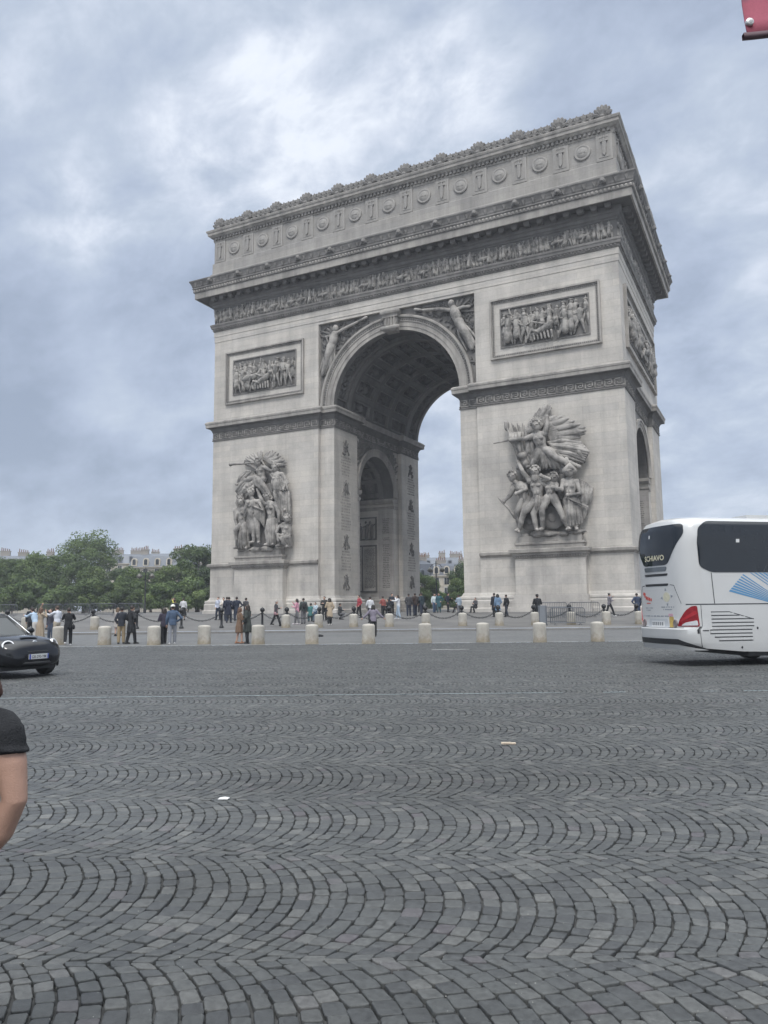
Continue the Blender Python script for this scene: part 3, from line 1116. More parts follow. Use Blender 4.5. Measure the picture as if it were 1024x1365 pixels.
# --- attic ------------------------------------------------------------------
mb = MB()
mb.sweep(RECT, [(.16, 38.2), (.16, 43.9)])
mb.prism([(-.1, -.1), (W + .1, -.1), (W + .1, D + .1), (-.1, D + .1)], 44.0, 44.6)
attic = part(mb, 'attic_wall', S_ATTIC)
mb = MB()
mb.sweep(RECT, [(.1, 38.3), (.62, 38.32), (.62, 39.3), (.5, 39.42), (.46, 39.7), (.32, 39.8), (.3, 41.0), (.2, 41.1), (.1, 41.12)])
part(mb, 'attic_plinth', S_ATTIC)
mb = MB()
mb.sweep(RECT, [(.1, 43.64), (.22, 43.66), (.26, 43.8), (.26, 44.1), (.48, 44.16), (.62, 44.3), (.74, 44.36), (.76, 44.62), (.84, 44.68), (.9, 44.84), (.9, 44.92), (.7, 44.98), (-.4, 45.0)])
ac = part(mb, 'attic_cornice', S_MOULD)
mb = MB()
mb.sweep(RECT, [(-1.5, 44.9), (-.3, 44.96), (-.3, 45.25), (-1.5, 45.3)])
part(mb, 'roof_terrace', S_ATTIC)
mb = MB()
for tr, L in ((wall_front, W), (wall_right, D)):
    n = int(L / .42)
    for i in range(n):
        u = (i + .5) * L / n
        vs = [tr(u + a, d_, v) for d_ in (.2, .46) for a, v in ((-.12, 43.82), (.12, 43.82), (.12, 44.12), (-.12, 44.12))]
        mb.add(vs, [(3, 2, 1, 0), (4, 5, 6, 7), (0, 1, 5, 4), (1, 2, 6, 5), (2, 3, 7, 6), (3, 0, 4, 7)])
part(mb, 'dentil_row', S_GRIME, ac)
# panel mouldings: pilasters with swords, panels with round shields
mb = MB()
mb.box(-.72, .72, -.26, -.14, 41.12, 43.62)
pil = proto(mb, 'attic_pilaster', S_ATTIC)
sp = [((.72 + BAY * i, 0, 0), 0) for i in range(12)]
BS = (D - 1.44) / 5
sps = [((W, .72 + BS * i, 0), PI / 2) for i in range(6)]
copies(pil, 'attic_pilaster', sp + sps, arch)
mb = MB()
for u, v, w_, h_ in ((0, 0, .5, 2.0),):
    frame_mb(mb, -.5, .5, 41.42, 43.42, lambda u, d_, v: Vector((u, -.26 - d_, v)), ((0, .09, .035),))
mb.prism([(-.15, 41.8), (0, 41.55), (.15, 41.8), (.17, 42.9), (-.17, 42.9)], .24, .40, xf=lambda v: Vector((v.x, -v.z, v.y)))
mb.box(-.32, .32, -.42, -.24, 42.9, 43.02)
mb.box(-.08, .08, -.40, -.24, 43.02, 43.3)
mb.ball((0, -.34, 43.32), .12, 6, 4)
copies(proto(mb, 'carved_sword', S_ATTIC), 'carved_sword', sp + sps, arch)
mb = MB()
pr = [(.0, .38), (.26, .37), (.48, .31), (.52, .26), (.58, .30), (.68, .33), (.75, .28), (.77, .12), (.0, .12)]
mb.lathe([(r, -z) for r, z in reversed(pr)], (0, 0, 0), 28, xf=lambda p: Vector((p.x, p.z, p.y)))
for k in range(5):
    mb.box(-.27 + k * .12, -.20 + k * .12, -.39, -.33, -.1, .1)
mb.v = [(x, y, z + 42.42) for x, y, z in mb.v]
spd = [((.72 + BAY * (i + .5), 0, 0), 0) for i in range(11)] + [((W, .72 + BS * (i + .5), 0), PI / 2) for i in range(5)]
copies(proto(mb, 'round_shield', S_ATTIC, True), 'round_shield', spd, arch)


# --- acroteria -------------------------------------------------------------------
def palmette(w, h, lobes):
    mb = MB()
    nr = lobes
    z0 = 44.92
    out = []
    for i in range(nr * 6 + 1):
        a = PI * i / (nr * 6)
        bump = .92 + .08 * abs(math.sin(a * nr))
        out.append((-w / 2 * math.cos(a) * bump, h * .25 + h * .75 * math.sin(a) ** .8 * bump))
    poly = [(-w * .42, 0), (w * .42, 0)] + [(x, z) for x, z in reversed(out)]
    mb.prism(poly, -.14, .14, xf=lambda v: Vector((v.x, -v.z - .35, v.y + z0)))
    for i in range(nr):
        a = PI * (i + .5) / nr
        tip = (-w / 2 * math.cos(a) * .95, h * .25 + h * .75 * math.sin(a) ** .8 * .93)
        mb.tube([(0, -.5, z0 + .1), (tip[0] * .6, -.56, z0 + .1 + (tip[1] - .1) * .62), (tip[0], -.5, z0 + tip[1])], [.07, .12 * w, .1 * w], 6)
    mb.ball((0, -.56, z0 + .18), .2 * w, 6, 4)
    return mb


big = proto(palmette(1.62, 1.34, 7), 'palmette', S_GRIME, False)
spb = [((.72 + BAY * i, 0, 0), 0) for i in range(12)] + [((W, .72 + BS * i, 0), PI / 2) for i in range(1, 6)]
copies(big, 'palmette', spb, arch)
small = proto(palmette(.84, 1.02, 5), 'antefix', S_GRIME, False)
sps_ = []
for i in range(11):
    for t in (.27, .42, .58, .73):
        sps_.append(((.72 + BAY * (i + t), 0, 0), 0))
for i in range(5):
    for t in (.31, .5, .69):
        sps_.append(((W, .72 + BS * (i + t), 0), PI / 2))
copies(small, 'antefix', sps_, arch)
# safety spikes on the terrace rail
mb = MB()
rr = random.Random(5)
for i in range(230):
    u = 1 + (W - 2) * i / 229
    mb.tube([(u, .25, 45.2), (u + rr.uniform(-.05, .05), .2, 46.25 + rr.uniform(-.08, .1))], [.018, .012], 4, cap=False)
for z in (45.75, 46.0):
    mb.tube([(.8, .25, z), (W - .8, .25, z)], .02, 4)
part(mb, 'safety_railing', mat('rail_steel', (.12, .125, .13), .5, .6))

# --- carved trophies and name lists on the passage walls ------------------------
for mx in (0, 1):
    s = 1 if not mx else -1
    x = XL if not mx else XR
    for yc_, hs in ((2.85, (18.2, 13.95, 8.2, 4.0)), (D - 2.85, (18.2, 13.9, 8.4, 4.4))):
        mb = MB()
        for zz in hs:
            for k in range(26):
                a = rr.uniform(-1, 1)
                h = rr.uniform(0, 1)
                y = yc_ + a * .72 * (1 - h) ** .7
                mb.ball((x + s * .02, y, zz - .6 + h * 1.5), (.12, rr.uniform(.08, .2), rr.uniform(.1, .25)), 5, 4)
            mb.tube([(x + s * .04, yc_ - .7, zz - .5), (x + s * .06, yc_ + .5, zz + .7)], [.05, .04], 5)
            mb.tube([(x + s * .04, yc_ + .7, zz - .5), (x + s * .06, yc_ - .5, zz + .7)], [.05, .04], 5)
        part(mb, 'carved_trophy', S_GRIME, smooth=True)
        mb = MB()
        for a, b in zip(hs, hs[1:]):
            z = a - 1.0
            while z > b + 1.15:
                l = rr.uniform(.75, 1.15)
                y = yc_ - l
                while y < yc_ + l:
                    wd = rr.uniform(.05, .13)
                    mb.box(min(x - s * .02, x + s * .02), max(x - s * .02, x + s * .02), y, y + wd, z, z + .17)
                    y += wd + rr.choice((.05, .05, .13))
                z -= .31
        part(mb, 'carved_names', S_MOULD)
    # carved spandrels of the small arches facing the main passage
    mb = MB()
    xs = x - s * SREC
    while len(mb.f) < 4200:
        y, z = rr.uniform(YS0 + .6, YS1 - .6), rr.uniform(zt + .5, 19.6)
        if math.hypot(y - YC, z - zt) < rt + 1.0:
            continue
        a = rr.uniform(0, PI)
        l = rr.uniform(.2, .6)
        mb.tube([(xs + s * .02, y, z), (xs + s * .12, y + l * math.cos(a), z + l * math.sin(a))], [.10, .05], 5)
    part(mb, 'carved_spandrel', S_GRIME, smooth=True)

# ================================================================== SCULPTURE GROUPS
def SR(a, b, dep=.8):
    """image crop pixels of the right group -> wall metres"""
    return Vector((33.35 + .0102 * a - 5e-7 * a * a - .0003 * b, .25 - dep * 1.35, 20.61 - .00138 * a - (.01022 - 8e-7 * a) * b))  # fitted map from image pixels of a crop to the wall plane


def SL(a, b, dep=.8):  # likewise for the left group: image crop pixels to wall metres
    return Vector((2.13 + .01193 * a - 3e-7 * a * a + .00019 * b, .25 - dep * 1.35, 19.72 - .00127 * a - (.00974 - 5e-7 * a) * b))


YDIR = Vector((0, 1, 0))


def statue(mb, mp, J, k=1.0, bare=True):
    """a carved figure from named joints (a, b, depth)"""
    P = {n: mp(*q) for n, q in J.items()}
    hd = P['head']
    mb.ball(hd, (.37 * k, .38 * k, .46 * k), 10, 8)
    mb.ball(hd + Vector((0, -.36 * k, -.04)), (.07, .1, .13), 6, 4)
    sh = (P['sl'] + P['sr']) / 2
    pel = P['pel']
    dv = (sh - pel)
    mb.tube([sh + dv * .02, hd - Vector((0, 0, .25 * k))], [.24 * k, .2 * k], 8)
    mb.tube([P['sl'], P['sr']], .29 * k, 8)
    mb.tube([pel, pel + dv * .35, pel + dv * .7, sh - dv * .05], [.46 * k, .42 * k, .56 * k, .5 * k], 12, flat=YDIR, squash=.8)
    # chest, belly and locks of hair
    front = Vector((0, -.30 * k, 0))
    ax = (P['sr'] - P['sl']).normalized()
    for sg in (-1, 1):
        mb.ball(pel + dv * .74 + ax * (sg * .22 * k) + front * 1.15, (.24 * k, .16 * k, .18 * k), 8, 6)
        mb.ball(pel + dv * .38 + ax * (sg * .12 * k) + front * 1.05, (.13 * k, .10 * k, .22 * k), 7, 5)
        mb.tube([hd + Vector((sg * .06, -.36, .06)) * k, hd + Vector((sg * .24, -.30, .07)) * k], .06 * k, 5)
    for i in range(9):
        a = i / 8 * PI
        mb.ball(hd + Vector((math.cos(a) * .36, -.05 - .12 * (i % 2), .10 + math.sin(a) * .36)) * k, .13 * k, 6, 4)
    for s in 'lr':
        if 'e' + s in P:
            pts = [P['s' + s], P['e' + s]] + ([P['h' + s]] if 'h' + s in P else [])
            mb.tube(pts, [.26 * k, .2 * k, .14 * k][:len(pts)], 8)
            if 'h' + s in P:
                h = P['h' + s]
                mb.ball(h, (.17 * k, .17 * k, .2 * k), 7, 5)
        if 'k' + s in P:
            sgn = -1 if s == 'l' else 1
            hip = pel + Vector((sgn * .22 * k, 0, -.1))
            pts = [hip, P['k' + s], P['f' + s]]
            mb.tube(pts, [.4 * k, .28 * k, .17 * k], 9)
            f = P['f' + s]
            mid = P['k' + s] * .55 + f * .45
            mb.ball(mid, (.24 * k, .26 * k, .42 * k), 8, 6)
            mb.tube([f, f + Vector((sgn * .18, -.42, -.1)) * k], [.17 * k, .14 * k], 7)


def drape(mb, A, B, n=9, r=.16, bulge=.25, jit=.12, seed=1):
    """pleated cloth hung between the polylines A and B (3D points)"""
    q = random.Random(seed)

    def at(L, t):
        t = t * (len(L) - 1)
        i = min(int(t), len(L) - 2)
        return L[i].lerp(L[i + 1], t - i)
    for i in range(n):
        t = i / (n - 1)
        a, b = at(A, t), at(B, t)
        mid = a.lerp(b, .5) + Vector((q.uniform(-jit, jit), -bulge * q.uniform(.5, 1.3), q.uniform(-jit, jit)))
        rr_ = r * q.uniform(.75, 1.3)
        mb.tube([a, a.lerp(mid, .6), mid, mid.lerp(b, .6), b], [rr_ * .6, rr_ * .8, rr_ * .92, rr_ * .85, rr_ * .6], 7)
    # backing cloth so that the pleats do not show gaps
    for i in range(n - 1):
        t = (i + .5) / (n - 1)
        a, b = at(A, t), at(B, t)
        mid = a.lerp(b, .5)
        off = Vector((0, .20, 0))
        mb.tube([a + off, mid + off - Vector((0, bulge * .5, 0)), b + off], [r * .9, r * 1.1, r * .7], 6)


def feathers(mb, roots, tips, r=.17, seed=2):
    """wing: flattened feather blades between the root line and the tip line, plus short coverts"""
    q = random.Random(seed)
    n = len(tips)
    m = max(int(n * 1.6), 11)

    def at(L, t):
        t = t * (len(L) - 1)
        i = min(int(t), len(L) - 2)
        return L[i].lerp(L[i + 1], t - i)
    for i in range(m):
        t = i / (m - 1)
        a, b = at(roots, t), at(tips, t)
        lift = Vector((0, -.15 * (i % 2), 0))
        mb.tube([a, a.lerp(b, .35) + lift - Vector((0, .1, 0)), a.lerp(b, .75) + lift, b], [r * .8, r * .95, r * .8, r * .4], 6, flat=YDIR, squash=.6)
    for i in range(m):
        t = (i + .5) / m
        a, b = at(roots, t), at(tips, t)
        c = a.lerp(b, .45)
        mb.tube([a - Vector((0, .2, 0)), a.lerp(c, .6) - Vector((0, .30, 0)), c - Vector((0, .14, 0))], [r * .7, r * .8, r * .4], 6, flat=YDIR, squash=.6)


def group_pedestal(x0, x1):
    mb = MB()
    mb.box(x0, x1, -.85, .02, Z0, 5.72)
    mb.box(x0 - .45, x1 + .45, -1.3, -.1, Z0 + .01, 1.3)
    mb.box(x0 - .32, x1 + .32, -1.15, -.1, 1.31, 1.95)
    mb.box(x0 - .15, x1 + .15, -1.0, -.1, 1.96, 2.4)
    ped = part(mb, 'pedestal', S_BASE)
    mb = MB()
    pth = [(x0, .0), (x0, -.85), (x1, -.85), (x1, .0)]
    mb.sweep(pth, [(-.01, 5.6), (.08, 5.66), (.1, 5.8), (.24, 5.9), (.26, 6.06), (.44, 6.12), (.46, 6.4), (.36, 6.46), (-.6, 6.5)], closed=False)
    mb.box(x0 + .1, x1 - .1, -.85, 0, 6.3, 7.0)
    mb.box(x0 + .3, x1 - .3, -.7, 0, 7.01, 7.6)
    mb.sweep([(x0 + .1, 0), (x0 + .1, -.85), (x1 - .1, -.85), (x1 - .1, 0)], [(-.02, 6.8), (.1, 6.84), (.1, 7.0), (-.02, 7.04)], closed=False)
    part(mb, 'pedestal_cornice', S_MOULD, ped)
    mb = MB()
    n = 30
    for i in range(n):
        u = x0 - .1 + (x1 - x0 + .2) * i / (n - 1)
        mb.box(u - .06, u + .06, -1.06, -.9, 5.72, 5.9)
    part(mb, 'dentil_row', S_GRIME, ped)
    # rocky ledge the figures stand on
    mb = MB()
    q = random.Random(int(x0))
    for i in range(26):
        mb.ball((q.uniform(x0 + .5, x1 - .5), q.uniform(-.75, -.2), 7.6 + q.uniform(0, .25)), (q.uniform(.4, .8), .4, q.uniform(.15, .3)), 7, 5)
    o = part(mb, 'rock_ledge', S_FIG, ped)
    remesh(o, .07, .08, .3)
    return ped


pedL = group_pedestal(3.85, 10.05)
pedR = group_pedestal(34.85, 41.05)
VOX = .042


def carve(mb, name, parent, m=S_FIG, noise=.06, ns=.3):
    return part(mb, name, m, parent, smooth=True, angle=70)


# ---- right group: a winged figure crying the charge above marching men ----
mb = MB()
statue(mb, SR, dict(head=(415, 285, 1.5), sl=(372, 372, 1.25), sr=(482, 352, 1.25), pel=(462, 490, 1.2), er=(505, 270, 1.2), hr=(503, 190, 1.1),
                    el=(300, 400, 1.35), hl=(170, 408, 1.3), kl=(415, 590, 1.45), fl=(345, 640, 1.0), kr=(600, 575, 1.5), fr=(790, 645, 1.1)), 1.05)
for k in range(7):           # crown of rays and curls
    a = -1.1 + k * .36
    c = SR(415, 262, 1.5)
    mb.tube([c, c + Vector((math.sin(a) * .55, 0, math.cos(a) * .55))], [.14, .07], 6)
mb.tube([SR(10, 432, 1.1), SR(175, 406, 1.3)], [.06, .1], 6)
drape(mb, [SR(400, 480, 1.0), SR(470, 470, 1.3), SR(560, 480, 1.0)], [SR(350, 650, .9), SR(500, 660, 1.2), SR(690, 650, .9)], 11, .2, .25, .1, 3)
drape(mb, [SR(500, 415, .9), SR(540, 450, 1.0), SR(560, 520, 1.0)], [SR(780, 400, .7), SR(865, 500, .8), SR(815, 600, .8)], 11, .19, .35, .18, 4)
drape(mb, [SR(560, 470, .8), SR(640, 470, .8), SR(760, 440, .8)], [SR(640, 640, .7), SR(740, 620, .9), SR(830, 590, .7)], 9, .18, .3, .15, 5)
carve(mb, 'winged_figure', pedR)
mb = MB()
feathers(mb, [SR(300, 335, .7), SR(370, 320, .8), SR(430, 300, .8)], [SR(282, 300, .4), SR(292, 250, .4), SR(340, 180, .5), SR(400, 110, .5), SR(468, 52, .5), SR(505, 70, .5), SR(524, 100, .5), SR(522, 160, .5)], .25)
feathers(mb, [SR(480, 240, .8), SR(500, 330, .8), SR(540, 400, .8)], [SR(530, 175, .6), SR(600, 175, .9), SR(700, 205, 1.0), SR(780, 245, 1.0), SR(850, 290, .9), SR(838, 330, .8), SR(770, 385, .7), SR(660, 400, .7)], .31, 5)
carve(mb, 'wings', pedR, noise=.04)
mb = MB()
drape(mb, [SR(140, 335, .8), SR(250, 330, .9), SR(400, 350, .8)], [SR(175, 420, .8), SR(260, 560, .9), SR(420, 560, .8)], 13, .18, .3, .15, 6)
drape(mb, [SR(200, 440, .8), SR(250, 470, .9), SR(330, 500, .9)], [SR(250, 640, .7), SR(320, 660, .7), SR(420, 640, .7)], 9, .17, .25, .15, 7)
mb.tube([SR(95, 225, .7), SR(160, 380, .8), SR(245, 610, .9)], [.1, .12, .12], 7)
mb.ball(SR(112, 262, .7), (.26, .2, .5), 8, 6)
for i in range(9):           # sheaf of spear points behind the flag
    mb.tube([SR(180 + i * 14, 330, .5), SR(150 + i * 17, 235 + 18 * (i % 3), .5)], [.07, .04], 5)
mb.tube([SR(165, 640, .6), SR(182, 730, .6)], [.06, .06], 5)
mb.ball(SR(270, 545, 1.0), (.5, .4, .36), 9, 6)
mb.ball(SR(300, 610, .9), (.3, .34, .34), 8, 6)
carve(mb, 'flag_and_spears', pedR)


def robe(mb, mp, top, bot, n=9, r=.17, seed=9, bulge=.1):
    drape(mb, [mp(*p) for p in top], [mp(*p) for p in bot], n, r, bulge, .05, seed)


men = {
    'archer': dict(head=(180, 735, 1.1), sl=(190, 812, .9), sr=(300, 815, 1.0), pel=(300, 935, .95), el=(165, 900, 1.2), hl=(110, 955, 1.2), er=(320, 850, 1.3), hr=(225, 890, 1.35), kl=(215, 1050, .9), fl=(225, 1180, .6), kr=(285, 1080, 1.2), fr=(225, 1215, .9)),
    'warrior': dict(head=(410, 700, 1.6), sl=(352, 778, 1.35), sr=(470, 770, 1.4), pel=(425, 955, 1.3), el=(285, 700, 1.2), hl=(232, 600, 1.0), er=(535, 765, 1.7), hr=(470, 740, 1.8), kl=(300, 1060, 1.5), fl=(240, 1205, 1.0), kr=(388, 1070, 1.45), fr=(408, 1205, 1.3)),
    'youth': dict(head=(565, 755, 1.3), sl=(505, 815, 1.25), sr=(585, 815, 1.3), pel=(540, 915, 1.3), el=(455, 800, 1.5), hl=(430, 745, 1.6), er=(600, 850, 1.5), hr=(650, 860, 1.5), kl=(468, 1030, 1.55), fl=(462, 1200, 1.2), kr=(615, 1015, 1.5), fr=(688, 1195, 1.1)),
    'helmeted_man': dict(head=(712, 700, 1.4), sl=(650, 780, 1.15), sr=(765, 785, 1.1), pel=(705, 940, 1.1), el=(640, 870, 1.4), hl=(600, 855, 1.5), er=(800, 890, 1.1), hr=(700, 910, 1.5), kl=(690, 1070, 1.1), fl=(705, 1200, 1.0), kr=(745, 1070, 1.0), fr=(755, 1200, 1.0)),
}
for nm, J in men.items():
    mb = MB()
    statue(mb, SR, J, 1.05)
    if nm == 'archer':
        mb.tube([SR(50, 920, 1.1), SR(95, 965, 1.2), SR(150, 1020, 1.1), SR(190, 1095, .9), SR(250, 1140, .8)], [.05, .1, .11, .1, .05], 6)
        robe(mb, SR, [(255, 830, .9), (300, 820, 1.1), (340, 840, .9)], [(240, 980, .8), (300, 960, 1.2), (370, 980, .8)], 7, .15, 12)
    if nm == 'warrior':
        robe(mb, SR, [(370, 930, 1.2), (430, 920, 1.6), (495, 930, 1.2)], [(355, 1010, 1.0), (420, 1030, 1.6), (500, 1010, 1.1)], 9, .15, 13)
        mb.ball(SR(410, 755, 1.65), (.34, .3, .42), 8, 6)
        for i in range(8):
            a = i / 7 * PI
            mb.ball(SR(410 - 38 * math.cos(a), 690 - 32 * math.sin(a), 1.6), .16, 6, 4)
    if nm == 'helmeted_man':
        mb.tube([SR(680, 690, 1.4), SR(712, 655, 1.4), SR(750, 690, 1.3)], [.34, .42, .32], 8)
        robe(mb, SR, [(660, 940, 1.1), (705, 930, 1.4), (775, 930, 1.0)], [(675, 1170, 1.0), (715, 1180, 1.4), (805, 1150, .9)], 9, .2, 14)
        robe(mb, SR, [(770, 760, .7), (830, 790, .7), (892, 835, .6)], [(770, 1000, .8), (830, 980, .8), (862, 960, .6)], 8, .2, 15, .2)
        robe(mb, SR, [(760, 930, .8), (800, 930, .8), (850, 1000, .7)], [(780, 1160, .7), (815, 1110, .8), (840, 1060, .6)], 6, .17, 16)
        mb.tube([SR(690, 930, 1.5), SR(780, 975, 1.3), SR(860, 1010, 1.0)], [.09, .1, .06], 6)
    carve(mb, nm, pedR)
mb = MB()
for a, b, d in ((635, 680, .9), (330, 690, .7), (500, 735, .8), (230, 640, .6), (570, 690, .7), (620, 760, .8)):
    mb.ball(SR(a, b, d), (.36, .34, .42), 9, 7)
    mb.tube([SR(a, b + 40, d - .1), SR(a, b + 130, d - .2)], [.42, .5], 8)
mb.tube([SR(600, 640, .9), SR(640, 615, .9), SR(680, 660, .9)], [.16, .24, .16], 7)
for c, r in ((SR(540, 1100, .75), 1.05), (SR(330, 1130, .7), .9)):
    mb.ball(c, (r, .28, r), 16, 8)
    mb.ball(c - Vector((0, .25, 0)), (r * .4, .14, r * .4), 10, 6)
for x0, x1 in ((250, 380), (480, 600), (600, 800)):
    mb.ball(SR((x0 + x1) / 2, 980, .4), ((x1 - x0) * .0055, .5, 2.2), 10, 7)
mb.ball(SR(500, 560, .3), (2.3, .4, 1.4), 12, 8)
mb.ball(SR(480, 830, .25), (2.6, .4, 1.5), 12, 8)
carve(mb, 'background_figures', pedR, S_GRIME)

# ---- left group: figures under a trumpeting winged herald --------------------
mb = MB()
statue(mb, SL, dict(head=(432, 245, 1.3), sl=(395, 305, 1.1), sr=(495, 300, 1.1), pel=(450, 420, 1.0), el=(350, 275, 1.3), hl=(300, 262, 1.3), er=(540, 330, 1.1), hr=(600, 330, .9), kl=(330, 430, 1.3), fl=(190, 480, .9), kr=(380, 470, 1.2), fr=(260, 500, .9)), .95)
mb.tube([SL(125, 268, 1.3), SL(150, 266, 1.3), SL(260, 262, 1.35), SL(415, 246, 1.4)], [.22, .12, .1, .07], 8)
mb.tube([SL(425, 185, .9), SL(520, 330, 1.1), SL(612, 472, 1.0)], [.07, .08, .08], 6)
drape(mb, [SL(260, 330, .8), SL(330, 350, 1.0), SL(400, 400, 1.0)], [SL(140, 482, .6), SL(170, 495, .7), SL(230, 500, .7)], 9, .2, .25, .1, 21)
carve(mb, 'winged_herald', pedL)
mb = MB()
feathers(mb, [SL(400, 280, .6), SL(410, 240, .7), SL(430, 200, .7)], [SL(200, 235, .4), SL(215, 205, .5), SL(240, 160, .5), SL(290, 130, .5), SL(360, 110, .5), SL(400, 90, .5)], .2, 8)
feathers(mb, [SL(460, 200, .7), SL(510, 230, .7), SL(560, 260, .7)], [SL(465, 110, .5), SL(540, 92, .6), SL(610, 130, .7), SL(660, 180, .7), SL(690, 225, .6), SL(675, 280, .5)], .22, 9)
carve(mb, 'wings', pedL, noise=.05)
folk = {
    'cloaked_man': dict(head=(370, 590, 1.5), sl=(315, 690, 1.3), sr=(440, 685, 1.3), pel=(380, 870, 1.2), el=(300, 800, 1.4), hl=(345, 700, 1.6), er=(490, 780, 1.4), hr=(400, 740, 1.6), kl=(385, 1000, 1.35), fl=(372, 1130, 1.2), kr=(425, 1010, 1.3), fr=(430, 1130, 1.2)),
    'bare_chested_man': dict(head=(520, 635, 1.2), sl=(500, 705, 1.15), sr=(605, 710, 1.15), pel=(565, 880, 1.1), el=(450, 640, 1.2), hl=(405, 545, 1.1), er=(640, 790, 1.15), hr=(640, 900, 1.1), kl=(525, 1020, 1.3), fl=(525, 1150, 1.1), kr=(590, 1020, 1.2), fr=(575, 1150, 1.1)),
    'crowning_figure': dict(head=(210, 640, 1.0), sl=(220, 590, 1.0), sr=(300, 520, 1.1), pel=(420, 440, 1.2), el=(160, 700, .9), hl=(180, 745, .9), er=(330, 560, 1.3), hr=(385, 525, 1.4), kl=(470, 560, 1.0), fl=(500, 640, .8), kr=(500, 560, .9), fr=(545, 640, .8)),
    'kneeling_figure': dict(head=(238, 690, 1.2), sl=(195, 775, 1.0), sr=(275, 770, 1.1), pel=(240, 930, 1.0), el=(160, 880, 1.1), hl=(190, 965, 1.2), er=(290, 850, 1.3), hr=(320, 770, 1.4), kl=(190, 1010, 1.4), fl=(170, 1190, .9), kr=(270, 1080, 1.3), fr=(270, 1190, .9)),
    'bound_man': dict(head=(735, 870, 1.1), sl=(680, 930, .95), sr=(735, 940, .9), pel=(690, 1060, .9), el=(640, 960, 1.1), hl=(620, 1020, 1.2), er=(740, 1030, .8), hr=(690, 1070, .6), kl=(640, 1040, 1.3), fl=(640, 1160, 1.0), kr=(660, 1080, 1.2), fr=(710, 1170, .9)),
    'robed_woman': dict(head=(600, 300, 1.0), sl=(555, 370, .9), sr=(665, 370, .9), pel=(620, 560, .9), el=(700, 460, .9), hl=(690, 540, 1.1), er=(720, 460, .8), hr=(640, 540, 1.1), kl=(600, 640, .9), fl=(620, 760, .7), kr=(660, 640, .9), fr=(680, 760, .7)),
}
for nm, J in folk.items():
    mb = MB()
    statue(mb, SL, J, .98)
    if nm == 'cloaked_man':
        robe(mb, SL, [(310, 690, 1.2), (340, 690, 1.4), (380, 700, 1.4)], [(290, 1025, .9), (330, 1030, 1.1), (365, 940, 1.3)], 8, .18, 31)
        robe(mb, SL, [(400, 690, 1.4), (440, 690, 1.2), (480, 720, 1.1)], [(420, 890, 1.3), (450, 900, 1.2), (470, 960, 1.0)], 7, .18, 32)
        for i in range(7):
            a = i / 6 * PI
            mb.ball(SL(370 - 30 * math.cos(a), 575 - 32 * math.sin(a), 1.5), .14, 6, 4)
    if nm == 'bare_chested_man':
        robe(mb, SL, [(520, 885, 1.1), (565, 880, 1.35), (620, 880, 1.1)], [(490, 1150, .9), (545, 1160, 1.3), (610, 1140, .9)], 9, .19, 33)
    if nm == 'crowning_figure':
        robe(mb, SL, [(330, 410, 1.2), (390, 395, 1.2), (450, 430, 1.2)], [(145, 560, .8), (180, 620, .8), (260, 640, .9)], 11, .2, 34, .25)
    if nm == 'kneeling_figure':
        robe(mb, SL, [(105, 765, .7), (140, 760, .8), (190, 790, 1.0)], [(165, 930, .8), (190, 960, .9), (230, 960, 1.0)], 7, .17, 35)
        robe(mb, SL, [(200, 940, 1.0), (240, 950, 1.2), (285, 960, 1.0)], [(140, 1190, .7), (210, 1200, 1.1), (285, 1180, .8)], 8, .19, 36)
    if nm == 'bound_man':
        robe(mb, SL, [(640, 1060, 1.0), (690, 1040, 1.2), (735, 1030, .9)], [(620, 1160, .8), (690, 1170, .9), (738, 1180, .7)], 7, .18, 37)
    if nm == 'robed_woman':
        robe(mb, SL, [(555, 400, .9), (620, 400, 1.15), (690, 400, .9)], [(560, 545, .9), (640, 555, 1.15), (715, 540, .8)], 9, .19, 38)
        robe(mb, SL, [(600, 560, .8), (650, 560, 1.0), (715, 560, .7)], [(590, 860, .6), (650, 880, .8), (720, 860, .5)], 8, .19, 39)
    carve(mb, nm, pedL)
mb = MB()
for a, b, d in ((590, 590, .8), (480, 580, .7), (300, 640, .7), (640, 660, .8), (560, 520, .6)):
    mb.ball(SL(a, b, d), (.34, .32, .4), 9, 7)
mb.ball(SL(440, 460, .25), (2.6, .5, 1.9), 12, 8)
mb.ball(SL(430, 760, .3), (2.7, .5, 2.2), 12, 8)
mb.ball(SL(440, 1020, .3), (2.9, .5, 1.9), 12, 8)
mb.ball(SL(545, 1020, 1.1), (.5, .5, .7), 9, 6)
robe(mb, SL, [(470, 480, .8), (520, 480, .8), (560, 470, .8)], [(480, 640, .7), (520, 640, .7), (560, 620, .7)], 7, .17, 41)
robe(mb, SL, [(640, 620, .7), (680, 600, .7), (720, 600, .6)], [(620, 880, .8), (680, 880, .7), (722, 850, .6)], 7, .17, 42)
carve(mb, 'background_figures', pedL, S_GRIME)

